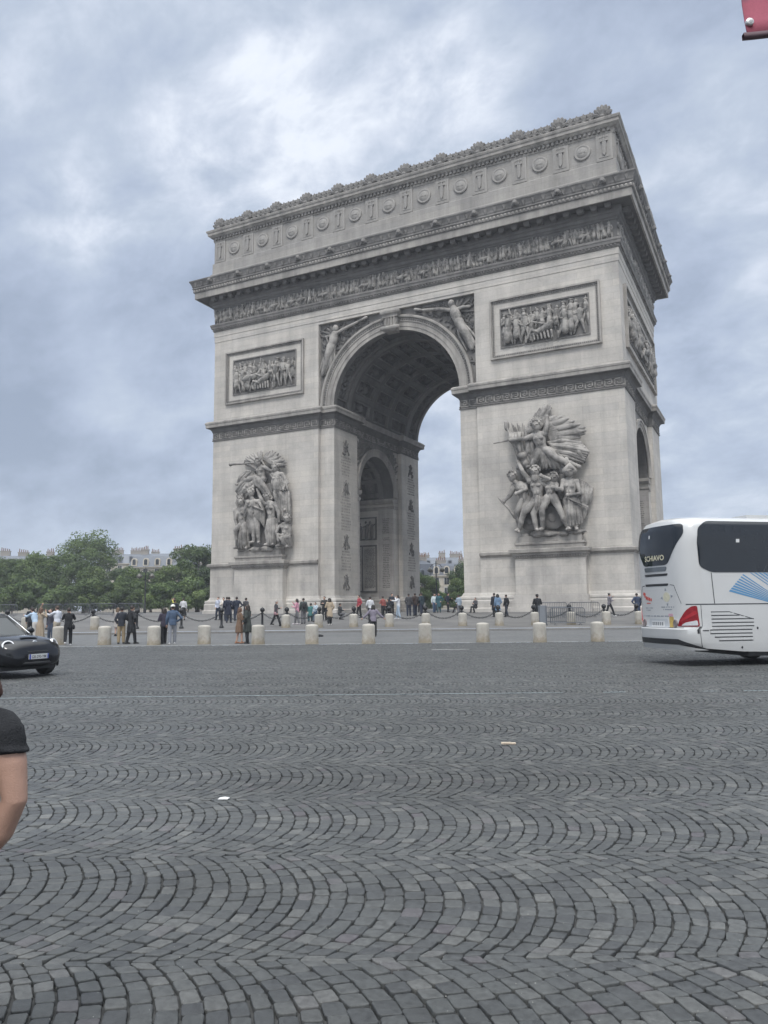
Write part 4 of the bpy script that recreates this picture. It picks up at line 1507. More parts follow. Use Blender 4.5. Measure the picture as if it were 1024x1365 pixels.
# ================================================================== GROUND
def cobble_arrays(s_lo, s_hi, d_lo, d_hi, near):
    """segmental-arch setts: bands across the view, arcs bulging along the street axis; the arcs of
    neighbouring bands meet, and a sett bridges every meeting point"""
    w, p = 1.5, 0.1
    thm = RAD(44)
    Rr = (w / 2) / math.sin(thm)
    ns = 16
    tm = math.log(math.tan(PI / 4 + thm / 2))
    dt_ = 2 * tm / ns
    la, lb = s_lo(d_hi) - .6, s_hi(d_hi) + .3
    j = np.arange(math.floor(la / p), math.ceil(lb / p))[:, None]
    nj = len(j)
    wv_ = lambda jj: .016 * np.sin(jj * .23) + .011 * np.sin(jj * .61 + 1.3) + .0035 * np.sin(jj * 12.9898)
    off = np.where(j % 2 == 0, .25, .75)
    gu = np.where(rng.random((nj, 1)) < .28, 1.55, .85) * (.0036 if near else .0056)
    ga = (.0034 if near else .0044) / Rr
    Q = []

    def gud(t):
        return 2 * np.arctan(np.tanh(t / 2))

    def P(dc, jj, th, side):
        u = jj * p + wv_(jj) + side + Rr * (np.cos(th) - math.cos(thm))
        return np.stack(np.broadcast_arrays(u, dc + Rr * np.sin(th)), -1)
    for b in range(math.floor((d_lo - .75) / w) - 1, math.ceil((d_hi - .75) / w) + 1):
        dc = .75 + w * (b + .5)
        k = np.arange(1, ns + 1)[None, :]
        e = -tm + (k - off) * dt_
        e = e + rng.normal(0, .07 * dt_, e.shape)
        th = gud(e)
        turn = lambda t: t + .55 * p / Rr * np.sin(t) * np.clip((thm - np.abs(t)) / .25, 0, 1)
        a0, a1 = th[:, :-1] + ga, th[:, 1:] - ga
        q = np.stack([P(dc, j, a0, gu), P(dc, j + 1, turn(a0), -gu), P(dc, j + 1, turn(a1), -gu), P(dc, j, a1, gu)], -2)
        Q.append(q.reshape(-1, 4, 2))
        # the sett that bridges the joint with the next band
        t1, t0 = th[:, -1:] + ga, gud(-tm + (1 - off) * dt_) - ga
        q = np.stack([P(dc, j, t1, gu), P(dc, j + 1, t1, -gu), P(dc + w, j + 1, t0, -gu), P(dc + w, j, t0, gu)], -2)
        Q.append(q.reshape(-1, 4, 2))
    q = np.concatenate(Q)
    c = q.mean(1, keepdims=True)
    cd, cs = c[:, 0, 1], c[:, 0, 0]
    keep = (cd > d_lo) & (cd <= d_hi) & (cs > s_lo(cd)) & (cs < s_hi(cd))
    q, c = q[keep], c[keep]
    q = q + rng.normal(0, .0032 if near else .0025, q.shape)
    q = c + (q - c) * rng.uniform(.965, 1.0, (len(q), 1, 1))
    n = len(q)
    hz = rng.normal(0, .0022, (n, 1))
    tilt = rng.normal(0, .022, (n, 1, 2))
    shade = rng.random(n) ** 1.0
    if near:
        e = .11
        nxt = np.roll(q, -1, 1)
        prv = np.roll(q, 1, 1)
        a = q + (prv - q) * e
        bb = q + (nxt - q) * e
        oc = np.stack([a, bb], 2).reshape(n, 8, 2)
        oc = c + (oc - c) * 1.0
        rings = [(1.01, -.024), (1.0, -.0042), (.968, -.0006), (.88, .0003)]
        m = 8
    else:
        oc = q
        rings = [(1.0, -.03), (.97, -.004), (.80, .0)]
        m = 4
    vv = []
    for sc_, z in rings:
        r = c + (oc - c) * sc_
        zz = hz + z + ((r - c) * tilt).sum(-1) * (1 if z > -.02 else 0)
        vv.append(np.concatenate([r, zz[..., None]], -1))
    nr = len(rings)
    vv = np.stack(vv, 1).reshape(n * nr * m, 3)
    o = (np.arange(n) * nr * m)[:, None, None]
    i = np.arange(m)[None, None, :]
    rr_ = (np.arange(nr - 1) * m)[None, :, None]
    side = np.stack(np.broadcast_arrays(o + rr_ + i, o + rr_ + (i + 1) % m, o + rr_ + m + (i + 1) % m, o + rr_ + m + i), -1).reshape(-1, 4)
    top = (np.arange(n) * nr * m)[:, None] + (nr - 1) * m + np.arange(m)[None, :]
    return vv, side, top, shade, nr * m


def mesh_np(name, verts, quads, tops, shade, per):
    me = bpy.data.meshes.new(name)
    nq, nt_, m = len(quads), len(tops), tops.shape[1]
    me.vertices.add(len(verts))
    me.vertices.foreach_set('co', verts.astype(np.float32).ravel())
    me.loops.add(nq * 4 + nt_ * m)
    me.loops.foreach_set('vertex_index', np.concatenate([quads.ravel(), tops.ravel()]).astype(np.int32))
    me.polygons.add(nq + nt_)
    st = np.concatenate([np.arange(nq) * 4, nq * 4 + np.arange(nt_) * m]).astype(np.int32)
    me.polygons.foreach_set('loop_start', st)
    me.polygons.foreach_set('loop_total', np.concatenate([np.full(nq, 4), np.full(nt_, m)]).astype(np.int32))
    me.polygons.foreach_set('use_smooth', np.ones(nq + nt_, dtype=bool))
    at = me.attributes.new('tone', 'FLOAT', 'POINT')
    at.data.foreach_set('value', np.repeat(shade, per).astype(np.float32))
    me.update(calc_edges=True)
    me.validate()
    return me


def to_world(v):
    out = np.empty_like(v)
    out[:, 0] = CAM.x + RT.x * v[:, 0] + FW.x * v[:, 1]
    out[:, 1] = CAM.y + RT.y * v[:, 0] + FW.y * v[:, 1]
    out[:, 2] = v[:, 2] + np.interp(v[:, 1], [-900, 34.8, 46.3], [ZR, ZR, .02])
    return out


m_sett, nt, b = nodes_of('granite_setts')
at = N(nt, 'ShaderNodeAttribute', attribute_name='tone')
geo = N(nt, 'ShaderNodeNewGeometry')
n1 = N(nt, 'ShaderNodeTexNoise', i_Scale=.22, i_Detail=6.0, i_Roughness=.6)
nt.links.new(geo.outputs['Position'], n1.inputs['Vector'])
n2 = N(nt, 'ShaderNodeTexNoise', i_Scale=34.0, i_Detail=9.0, i_Roughness=.78)
nt.links.new(geo.outputs['Position'], n2.inputs['Vector'])
n3 = N(nt, 'ShaderNodeTexNoise', i_Scale=1.7, i_Detail=7.0, i_Roughness=.7)
nt.links.new(geo.outputs['Position'], n3.inputs['Vector'])
c = ramp(nt, at.outputs['Fac'], [(0.0, (.050, .053, .056)), (.3, (.061, .065, .067)), (.62, (.071, .075, .075)), (.85, (.086, .089, .088)), (.95, (.114, .116, .112)), (1.0, (.078, .072, .080))])
# trodden dust fills patches evenly
du = N(nt, 'ShaderNodeMapRange', i_From_Min=.44, i_From_Max=.66)
nt.links.new(n3.outputs[0], du.inputs[0])
c = mix_col(nt, math_node(nt, 'MULTIPLY', du.outputs[0], .55), c, (.067, .071, .070))
f1 = N(nt, 'ShaderNodeMapRange', i_From_Min=.3, i_From_Max=.7, i_To_Min=.82, i_To_Max=1.16)
nt.links.new(n1.outputs[0], f1.inputs[0])
f2 = N(nt, 'ShaderNodeMapRange', i_From_Min=.3, i_From_Max=.7, i_To_Min=.45, i_To_Max=1.45)
nt.links.new(n2.outputs[0], f2.inputs[0])
c = mix_col(nt, 1.0, c, f1.outputs[0], 'MULTIPLY')
# tyre-darkened lanes along the street and a few oil drips
ml = N(nt, 'ShaderNodeMapping', vector_type='TEXTURE')
ml.inputs['Rotation'].default_value = (0, 0, YAW)
ml.inputs['Scale'].default_value = (16.0, 1.5, 1.0)
nt.links.new(geo.outputs['Position'], ml.inputs[0])
nl = N(nt, 'ShaderNodeTexNoise', i_Scale=1.0, i_Detail=5.0, i_Roughness=.55)
nt.links.new(ml.outputs[0], nl.inputs['Vector'])
fl_ = N(nt, 'ShaderNodeMapRange', i_From_Min=.3, i_From_Max=.7, i_To_Min=.86, i_To_Max=1.10)
nt.links.new(nl.outputs[0], fl_.inputs[0])
c = mix_col(nt, 1.0, c, fl_.outputs[0], 'MULTIPLY')
vo_ = N(nt, 'ShaderNodeTexVoronoi', i_Scale=.55)
nt.links.new(geo.outputs['Position'], vo_.inputs['Vector'])
dr = math_node(nt, 'ADD', vo_.outputs['Distance'], math_node(nt, 'MULTIPLY', n3.outputs[0], .35))
fo = N(nt, 'ShaderNodeMapRange', i_From_Min=.22, i_From_Max=.38, i_To_Min=.78, i_To_Max=1.0)
nt.links.new(dr, fo.inputs[0])
c = mix_col(nt, 1.0, c, fo.outputs[0], 'MULTIPLY')
c = mix_col(nt, 1.0, c, f2.outputs[0], 'MULTIPLY')
nt.links.new(c, b.inputs['Base Color'])
rg = N(nt, 'ShaderNodeMapRange', i_From_Min=.3, i_From_Max=.7, i_To_Min=.42, i_To_Max=.72)
nt.links.new(n2.outputs[0], rg.inputs[0])
nt.links.new(rg.outputs[0], b.inputs['Roughness'])
b.inputs['Specular IOR Level'].default_value = .45
bp = N(nt, 'ShaderNodeBump', i_Strength=.8, i_Distance=.006)
nt.links.new(n2.outputs[0], bp.inputs['Height'])
nt.links.new(bp.outputs[0], b.inputs['Normal'])

parts_near = cobble_arrays(lambda d: -(d * .56 + 5), lambda d: d * .56 + 5, 1.2, 12.75, True)
v, qd, tp, sh_, per = parts_near
o = bpy.data.objects.new('cobbled_road', mesh_np('cobbled_road', to_world(v), qd, tp, sh_, per))
o.data.materials.append(m_sett)
COL.objects.link(o)
struct(o)
v, qd, tp, sh_, per = cobble_arrays(lambda d: -(d * .56 + 8), lambda d: d * .56 + 8, 12.75, 34.5, False)
o = bpy.data.objects.new('cobbled_road', mesh_np('cobbled_road', to_world(v), qd, tp, sh_, per))
o.data.materials.append(m_sett)
COL.objects.link(o)
struct(o)

# pale grit lodged in the joints near the viewer
mb = MB()
qg = random.Random(21)
while len(mb.f) < 6 * 700:
    d = 2.1 + 6.5 * qg.random() ** 1.8
    s = qg.uniform(-d * .56, d * .56)
    r = qg.uniform(.0018, .0036)
    c = SD(s, d, qg.uniform(-.003, .004))
    e = [Vector((qg.uniform(.5, 1) * r, 0, 0)), Vector((0, qg.uniform(.5, 1) * r, 0)), Vector((0, 0, r * .8))]
    vs = [c + e[0], c + e[1], c - e[0], c - e[1], c + e[2]]
    mb.add(vs, [(0, 1, 4), (1, 2, 4), (2, 3, 4), (3, 0, 4), (3, 2, 1, 0), (0, 1, 4)][:5])
    mb.f.append(mb.f[-1]); mb.m.append(0)
mb.f = list(dict.fromkeys(mb.f)); mb.m = [0] * len(mb.f)
gr_ = mb.build('gravel', mat('pale_grit', (.45, .44, .41), .8, var=.3, scale=50))
gr_['kind'] = 'stuff'

# joint sand / road bed, reaching the horizon
m_bed, nt, b = nodes_of('joint_sand')
geo = N(nt, 'ShaderNodeNewGeometry')
n1 = N(nt, 'ShaderNodeTexNoise', i_Scale=.5, i_Detail=8.0, i_Roughness=.65)
n2 = N(nt, 'ShaderNodeTexNoise', i_Scale=60.0, i_Detail=6.0)
vo = N(nt, 'ShaderNodeTexVoronoi', i_Scale=8.5)
for q in (n1, n2, vo):
    nt.links.new(geo.outputs['Position'], q.inputs['Vector'])
f = math_node(nt, 'MULTIPLY_ADD', n1.outputs[0], .8)
f.node.inputs[2].default_value = .55
f2 = math_node(nt, 'MULTIPLY_ADD', n2.outputs[0], .7)
f2.node.inputs[2].default_value = .6
c = mix_col(nt, 1.0, (.052, .053, .053), f, 'MULTIPLY')
c = mix_col(nt, 1.0, c, f2, 'MULTIPLY')
nt.links.new(c, b.inputs['Base Color'])
b.inputs['Roughness'].default_value = .9
m_lane, nt, b = nodes_of('worn_setts')
geo = N(nt, 'ShaderNodeNewGeometry')
n1 = N(nt, 'ShaderNodeTexNoise', i_Scale=.35, i_Detail=8.0, i_Roughness=.65)
vo = N(nt, 'ShaderNodeTexVoronoi', i_Scale=8.5)
for q in (n1, vo):
    nt.links.new(geo.outputs['Position'], q.inputs['Vector'])
c = ramp(nt, n1.outputs[0], [(.3, (.086, .089, .092)), (.7, (.120, .121, .120))])
sepc = N(nt, 'ShaderNodeSeparateColor')
nt.links.new(vo.outputs['Color'], sepc.inputs[0])
f = math_node(nt, 'MULTIPLY_ADD', sepc.outputs[0], .4)
f.node.inputs[2].default_value = .8
c = mix_col(nt, 1.0, c, f, 'MULTIPLY')
nt.links.new(c, b.inputs['Base Color'])
b.inputs['Roughness'].default_value = .7
bp = N(nt, 'ShaderNodeBump', i_Strength=.5, i_Distance=.012)
nt.links.new(vo.outputs['Distance'], bp.inputs['Height'])
bp.invert = True
nt.links.new(bp.outputs[0], b.inputs['Normal'])


def strip(name, d_list, mt, s0=-60, s1=60, dz=0.0, step=4):
    mb = MB()
    ss = np.linspace(s0, s1, step)
    vs = [SD(s, d, dz) for d in d_list for s in ss]
    k = len(ss)
    fs = [(i * k + j, i * k + j + 1, (i + 1) * k + j + 1, (i + 1) * k + j) for i in range(len(d_list) - 1) for j in range(k - 1)]
    mb.add(vs, fs)
    return struct(mb.build(name, mt))


strip('road_bed', [-60, 0, 20, 34.8], m_bed, -140, 140, -.022)
strip('roadway', [34.5, 34.8, 38, 42, 46.3], m_lane, -140, 140, .002)
S_PAVE = stone('plaza_paving', (.150, .147, .143), (.095, .094, .093), .7, brick=True, lo=.4, hi=.65, course=.9, streak=.1)
S_KERB = stone('kerb_granite', (.20, .197, .19), (.13, .13, .13), .6, brick=False)
strip('plaza', [46.58, 48, 52, 58, 64, 120], S_PAVE, -200, 200, .0, 12)
strip('ground', [120, 200, 600, 1500], mat('far_ground', (.13, .125, .115), .9), -1500, 1500, -.004)
mb = MB()
for s in np.arange(-70, 70, 1.2):
    a, b_ = SD(s, 46.3), SD(s + 1.19, 46.3)
    h = .15 + rng.uniform(-.004, .004)
    vs = []
    for z in (-.1, h - .012, h):
        ins = .012 if z == h else 0
        for p_, dd in ((a, ins), (b_, ins), (b_, .30), (a, .30)):
            q = p_ + FW * dd
            q.z = z
            vs.append(q)
    mb.add(vs, [(0, 1, 5, 4), (4, 5, 9, 8), (1, 2, 6, 5), (5, 6, 10, 9), (2, 3, 7, 6), (6, 7, 11, 10), (3, 0, 4, 7), (7, 4, 8, 11), (8, 9, 10, 11)])
struct(mb.build('kerb', S_KERB))


def painted(name, d0, d1, mt, s0, s1, gaps, dz, seed):
    q = random.Random(seed)
    mb = MB()
    s = s0
    while s < s1:
        l = q.uniform(.25, .9)
        if q.random() > gaps:
            a = q.uniform(-.006, .006)
            pts = [(s, d0 + a), (s + l, d0 + a + q.uniform(-.01, .01)), (s + l, d1 + a + q.uniform(-.01, .01)), (s, d1 + a)]
            vs = [SD(x, y, dz) for x, y in pts]
            mb.add(vs, [(0, 1, 2, 3)])
        s += l + .01
    return struct(mb.build(name, mt))


painted('road_line', 34.62, 34.78, mat('chalky_stone', (.42, .42, .40), .8, var=.3, scale=3), -60, 60, .06, .012, 1)
painted('road_line', 14.46, 14.50, mat('faded_blue_paint', (.30, .36, .38), .7, var=.35, scale=9), -9.5, 9.5, .22, .008, 2)

# ================================================================== STONE BOLLARDS
S_BOL = stone('bollard_stone', (.44, .415, .37), (.22, .21, .19), .8, brick=False, lo=.38, hi=.62, streak=.5, bsc=1.6)
nt = S_BOL.node_tree
b = nt.nodes['Principled BSDF']
old = b.inputs['Base Color'].links[0].from_socket
tc = N(nt, 'ShaderNodeTexCoord')
sp_z = N(nt, 'ShaderNodeSeparateXYZ')
nt.links.new(tc.outputs['Object'], sp_z.inputs[0])
sn = N(nt, 'ShaderNodeTexNoise', i_Scale=7.0, i_Detail=6.0)
nt.links.new(tc.outputs['Object'], sn.inputs['Vector'])
hgt = math_node(nt, 'ADD', sp_z.outputs[2], math_node(nt, 'MULTIPLY', sn.outputs[0], -.55))
spl = N(nt, 'ShaderNodeMapRange', i_From_Min=.12, i_From_Max=-.24)
nt.links.new(hgt, spl.inputs[0])
nt.links.new(mix_col(nt, math_node(nt, 'MULTIPLY', spl.outputs[0], .75), old, (.20, .165, .11)), b.inputs['Base Color'])


def bollard_mesh(h, r, seed):
    q = random.Random(seed)
    mb = MB()
    prof = [(r * 1.03, -.08), (r * 1.03, .02), (r, .05), (r * .985, h * .5), (r * .965, h - .09), (r * .93, h - .045), (r * .84, h - .015), (r * .45, h + .012), (0.02, h + .018)]
    mb.lathe(prof, n=26)
    mb.v = [(x * (1 + q.uniform(-.008, .008)), y * (1 + q.uniform(-.008, .008)), z + q.uniform(-.004, .004)) for x, y, z in mb.v]
    return mb


ORD = ['first', 'second', 'third', 'fourth', 'fifth', 'sixth', 'seventh', 'eighth', 'ninth', 'tenth', 'eleventh', 'twelfth', 'thirteenth', 'fourteenth', 'fifteenth']
front = [(25.14, -41.3), (27.43, -40.68), (29.83, -40.03), (31.72, -38.8), (34.26, -38.13), (36.52, -37.16), (38.89, -36.18), (41.08, -34.87), (43.35, -33.54), (45.8, -32.93), (48.06, -31.6)]
fl = ['behind the black car bonnet', 'beside the man photographing in black', 'left of the man in white cap', 'left of the brown coated woman', 'right of the couple in long coats', 'before the left pier', 'before the lilac hoodie', 'before the open archway', 'before the right pier edge', 'before the grey panel', 'nearest the coach']
bproto = None
for i, (x, y) in enumerate(front):
    lab = 'front row stone bollard %s, %s from left' % (fl[i], ORD[i])
    o = bollard_mesh(.86, .30, i % 3).build('bollard', S_BOL, smooth=True, angle=50) if i < 3 else bpy.data.objects['bollard' if i % 3 == 0 else 'bollard.%03d' % (i % 3)].copy()
    if i >= 3:
        COL.objects.link(o)
    o.location = (x, y, ZR)
    o.rotation_euler = (0, 0, i * 1.7)
    tag(o, lab, 'bollard', 'stone bollards of the front row')
rear = [(13.3, -33.78), (17.15, -31.83), (27.83, -26.43), (29.67, -25.51), (31.62, -24.52), (33.61, -23.51), (35.66, -22.48), (37.71, -21.44), (39.76, -20.4), (41.77, -19.38), (43.78, -18.36), (45.74, -17.36), (47.59, -16.43)]
rp = [bollard_mesh(.80, .275, 7 + i) for i in range(2)]
for i, (x, y) in enumerate(rear):
    o = rp[i].build('bollard', S_BOL, smooth=True, angle=50) if i < 2 else rb[i % 2].copy()
    if i < 2:
        rb = [o] if i == 0 else rb + [o]
    else:
        COL.objects.link(o)
    o.location = (x, y, zg((Vector((x, y, 0)) - CAM).dot(FW)))
    o.rotation_euler = (0, 0, i * 2.1)
    tag(o, 'small stone bollard of the rear row beyond the kerb, %s from the left' % ORD[i], 'bollard', 'stone bollards of the rear row')

# ================================================================== CHAIN POSTS
M_IRON = mat('cast_iron', (.018, .019, .021), .45, .3, var=.2, scale=12)
post_s = []
FWD = lambda x, y: ((Vector((x, y, 0)) - CAM).dot(RT), (Vector((x, y, 0)) - CAM).dot(FW))


def chain_post(i, s, d, lab):
    t = thing('chain_post', lab, 'chain post', SD(s, d), group='cast iron posts holding the chains', local=True)
    if i == 0:
        mb = MB()
        mb.lathe([(.14, -.05), (.14, .1), (.10, .14), (.075, .2), (.065, .8), (.085, .84), (.085, .9), (.06, .94)], n=14)
        p = mb.build('post', M_IRON, t, smooth=True, angle=45)
        mb = MB()
        mb.lathe([(.05, .92), (.06, .96), (.13, 1.02), (.155, 1.1), (.13, 1.19), (.05, 1.25), (.02, 1.27)], n=14)
        q = mb.build('ball_finial', M_IRON, t, smooth=True)
        CP.extend([p, q])
    else:
        for p in CP:
            c = p.copy()
            COL.objects.link(c)
            c.parent = t
    return SD(s, d) + Vector((0, 0, .96))


CP = []
line = [(-26.6, 49.2), (-23.9, 49.0), (-21.3, 48.9), (-18.4, 48.8), (-15.6, 48.7), (-12.8, 48.7), (-10.3, 48.8), (-7.75, 48.9)] + [(FWD(x, y)[0] + .0, 49.0) for x, y in rear[2:]]
line = [p for i, p in enumerate(line) if not (i > 7 and p[0] < -6.5)]
tops = []
for i, (s, d) in enumerate(line):
    tops.append(chain_post(i, s, d, 'dark iron post with a ball top holding chains, %s from the left' % (ORD[i] if i < 15 else ['sixteenth', 'seventeenth', 'eighteenth', 'nineteenth', 'twentieth', 'last'][i - 15])))


def link_mesh(mb, c, axis, up, L=.15, w=.075, r=.017):
    side = axis.cross(up).normalized()
    pts = []
    n = 10
    for k in range(n):
        a = 2 * PI * k / n
        pts.append(c + axis * (math.cos(a) * L / 2) + side * (math.sin(a) * w / 2))
    nrm = axis.cross(side).normalized()
    rings = []
    for k in range(n):
        p = pts[k]
        rad = (p - c).normalized()
        rings.append([p + rad * (r * math.cos(q)) + nrm * (r * math.sin(q)) for q in (0, PI / 2, PI, 3 * PI / 2)])
    rings.append(rings[0])
    mb.loft(rings, caps=False)


for i, (a, b_) in enumerate(zip(tops, tops[1:])):
    mb = MB()
    L = (b_ - a).length
    sag = .50 if L > 2.2 else .42
    n = int(L * 1.18 / .125)
    prev = None
    for k in range(n + 1):
        t = k / n
        p = a.lerp(b_, t) - Vector((0, 0, sag * 4 * t * (1 - t)))
        t2 = min(1, t + .01)
        p2 = a.lerp(b_, t2) - Vector((0, 0, sag * 4 * t2 * (1 - t2)))
        ax = (p2 - p).normalized() if t < 1 else ax
        up = Vector((0, 0, 1)) if k % 2 else ax.cross(Vector((0, 0, 1))).normalized()
        link_mesh(mb, p, ax, up)
    o = mb.build('hanging_chain', M_IRON)
    tag(o, 'heavy dark chain sagging between iron posts, %s span from the left' % (ORD[i] if i < 15 else ['sixteenth', 'seventeenth', 'eighteenth', 'nineteenth', 'last'][i - 15]), 'chain', 'chains along the plaza edge')

# ================================================================== CROWD BARRIERS
M_STEEL = mat('galvanised_steel', (.10, .11, .125), .5, .3, var=.15, scale=8)


def barrier(s, d, rz, lab, L=2.2):
    t = thing('crowd_barrier', lab, 'barrier', SD(s, d), math.atan2(RT.y, RT.x) + rz, group='steel crowd barriers', local=True)
    mb = MB()
    h = 1.08
    r = .026
    mb.tube([(-L / 2, 0, .16), (-L / 2, 0, h - .1), (-L / 2 + .1, 0, h), (L / 2 - .1, 0, h), (L / 2, 0, h - .1), (L / 2, 0, .16), (-L / 2, 0, .16)], r, 8)
    mb.build('frame', M_STEEL, t, smooth=True)
    mb = MB()
    n = 17
    for k in range(1, n):
        x = -L / 2 + L * k / n
        mb.tube([(x, 0, .17), (x, 0, h)], .013, 5, cap=False)
    mb.build('bars', M_STEEL, t)
    for x in (-L / 2 + .3, L / 2 - .3):
        mb = MB()
        mb.tube([(x, 0, .18), (x, -.12, .05), (x, -.32, .015)], .018, 6)
        mb.tube([(x, 0, .18), (x, .12, .05), (x, .32, .015)], .018, 6)
        mb.build('foot', M_STEEL, t, smooth=True)
    return t


barrier(11.35, 48.15, .1, 'steel crowd barrier with flat feet standing before the right pier')
barrier(10.9, 49.4, -.08, 'steel crowd barrier half behind the grey panel')
barrier(12.2, 56.5, .05, 'steel crowd barrier set back near the pier base, left one of two')
barrier(14.5, 56.3, .0, 'steel crowd barrier set back near the pier base, right one of two')
for k, (s, d) in enumerate(((-29.5, 68), (-27.2, 68.2), (-24.8, 68.0), (-22.5, 68.3), (-33.5, 68))):
    barrier(s, d, .03 * k, 'distant steel crowd barrier before the dark trees, %s from the left' % ORD[(k + 1) if k < 4 else 0])
t = thing('sign_board', 'plain grey panel standing on feet among the crowd barriers', 'panel', SD(9.85, 48.4), math.atan2(RT.y, RT.x), local=True)
mb = MB()
mb.box(-.27, .27, -.025, .025, .12, 1.22)
mb.build('panel', mat('grey_panel', (.17, .185, .205), .6, var=.12), t)
for x in (-.22, .22):
    mb = MB()
    mb.box(x - .03, x + .03, -.3, .3, 0, .05)
    mb.box(x - .03, x + .03, -.05, -.026, .05, 1.22)
    mb.build('foot', M_STEEL, t)

# ================================================================== COACH
BA = RAD(13)
BFWD = RT * math.cos(BA) + FW * math.sin(BA)
BROT = math.atan2(BFWD.y, BFWD.x)
BLEFT = Vector((-BFWD.y, BFWD.x, 0))
bus = thing('coach', 'white touring coach with dark windows and a blue fan graphic, seen from behind', 'coach', SD(8.1, 20.0) + BLEFT * 1.275, BROT, local=True)
M_BUS = mat('white_coach_paint', (.50, .505, .505), .30, var=.05, scale=1.5, coat=.4)
M_GLASS = mat('tinted_glass', (.010, .014, .020), .04, var=.1, spec=.45)
M_BLACK = mat('black_plastic', (.014, .015, .017), .45, var=.2)
M_RUB = mat('tyre_rubber', (.022, .022, .023), .85, var=.25, scale=20)
M_GAP = mat('dark_gap', (.05, .055, .06), .7, var=.1)
BL = 12.2


def b_sect(z):
    """rear x, half width, corner radius at height z"""
    xs = np.interp(z, [.3, .55, .95, 1.02, 1.6, 2.6, 3.2, 3.6, 3.85, 3.93], [-.30, -.40, -.44, -.37, -.38, -.40, -.40, -.36, -.26, -.1])
    hw = np.interp(z, [.3, .55, 1.0, 2.4, 3.4, 3.7, 3.85, 3.93], [1.23, 1.265, 1.275, 1.275, 1.25, 1.19, 1.06, .8])
    rc = np.interp(z, [.3, 1.0, 2.5, 3.93], [.60, .62, .62, .62])
    return float(xs), float(hw), float(rc)


S_FLAT = 1.275 - .62
S_ARC = S_FLAT + .62 * PI / 2


def b_pt(s, z, off=0.0):
    """point on the body at perimeter distance s from the rear centre (positive towards the right side)"""
    x0, hw, rc = b_sect(z)
    sg = 1 if s >= 0 else -1
    a = abs(s)
    fl = hw - rc
    if a < S_FLAT:
        y, x, n = fl * a / S_FLAT, x0, (-1, 0)
        x += .05 * (a / S_FLAT) ** 2
    elif a < S_ARC:
        w = (a - S_FLAT) / .62
        y = fl + rc * math.sin(w)
        x = x0 + .05 + (rc - .05) * (1 - math.cos(w))
        n = (-math.cos(w), math.sin(w))
    else:
        y, x, n = hw, x0 + rc + (a - S_ARC), (0, 1)
    return Vector((x + n[0] * off, -sg * (y + n[1] * off), z))


def body_ring(z):
    ss = [0]
    ss += list(np.linspace(0, S_FLAT, 5)[1:]) + list(np.linspace(S_FLAT, S_ARC, 12)[1:]) + list(S_ARC + np.array([.3, 1, 2, 4, 6, 8, 10, BL - .6]))
    right = [b_pt(s, z) for s in ss]
    left = [Vector((p.x, -p.y, p.z)) for p in right[1:]]
    x0, hw, rc = b_sect(z)
    fr = [Vector((BL, -hw * .8, z)), Vector((BL + .15, 0, z)), Vector((BL, hw * .8, z))]
    return left[::-1] + right + fr


mb = MB()
zz = [.34, .5, .62, .8, .95, 1.0, 1.05, 1.3, 1.6, 2.0, 2.4, 2.6, 2.8, 3.0, 3.2, 3.3, 3.4, 3.5, 3.6, 3.65, 3.7, 3.75, 3.8, 3.85, 3.90, 3.93]
rings = [body_ring(z) for z in zz]
# raise the skirt towards the tail
for i in (0, 1):
    rings[i] = [Vector((p.x, p.y, p.z + (max(0, .5 - (p.x + .4) * .25) * .36 if i == 0 else .06 * (p.x < .6)))) for p in rings[i]]
mb.loft(rings)
body = mb.build('body', M_BUS, bus, smooth=True, angle=40)


def patch(poly, off, name, m, parent=body, step=.09, thick=True, mb=None):
    """polygon in (s, z) laid on the body skin"""
    bm = bmesh.new()
    vs = [bm.verts.new((s, z, 0)) for s, z in poly]
    bm.faces.new(vs)
    s0, s1 = min(p[0] for p in poly), max(p[0] for p in poly)
    z0, z1 = min(p[1] for p in poly), max(p[1] for p in poly)
    for q in np.arange(math.floor(s0 / step) * step, s1, step):
        if -S_ARC - .1 < q < S_ARC + .1:
            bmesh.ops.bisect_plane(bm, geom=bm.verts[:] + bm.edges[:] + bm.faces[:], plane_co=(q, 0, 0), plane_no=(1, 0, 0))
    for q in [z_ for z_ in zz if z0 < z_ < z1]:
        bmesh.ops.bisect_plane(bm, geom=bm.verts[:] + bm.edges[:] + bm.faces[:], plane_co=(0, q, 0), plane_no=(0, 1, 0))
    bm.verts.index_update()
    own = mb is None
    mb = mb or MB()
    mb.add([b_pt(v.co.x, v.co.y, off) for v in bm.verts], [tuple(v.index for v in f.verts) for f in bm.faces])
    # rim down to the skin
    rim = [e for e in bm.edges if len(e.link_faces) == 1]
    for e in rim:
        a, c = e.verts
        mb.add([b_pt(a.co.x, a.co.y, off), b_pt(c.co.x, c.co.y, off), b_pt(c.co.x, c.co.y, -.02), b_pt(a.co.x, a.co.y, -.02)], [(0, 1, 2, 3)])
    bm.free()
    if own:
        return mb.build(name, m, parent, smooth=True, angle=35)


def rounded(poly, r=.08, n=4):
    out = []
    k = len(poly)
    P = [Vector(p) for p in poly]
    for i in range(k):
        a, b_, c = P[i - 1], P[i], P[(i + 1) % k]
        rr_ = min(r, (a - b_).length * .45, (c - b_).length * .45)
        p0, p1 = b_ + (a - b_).normalized() * rr_, b_ + (c - b_).normalized() * rr_
        for j in range(n + 1):
            t = j / n
            q = p0 * (1 - t) ** 2 + b_ * 2 * t * (1 - t) + p1 * t * t
            out.append((q.x, q.y))
    return out


def sx(x):
    return S_ARC + (x - .24)


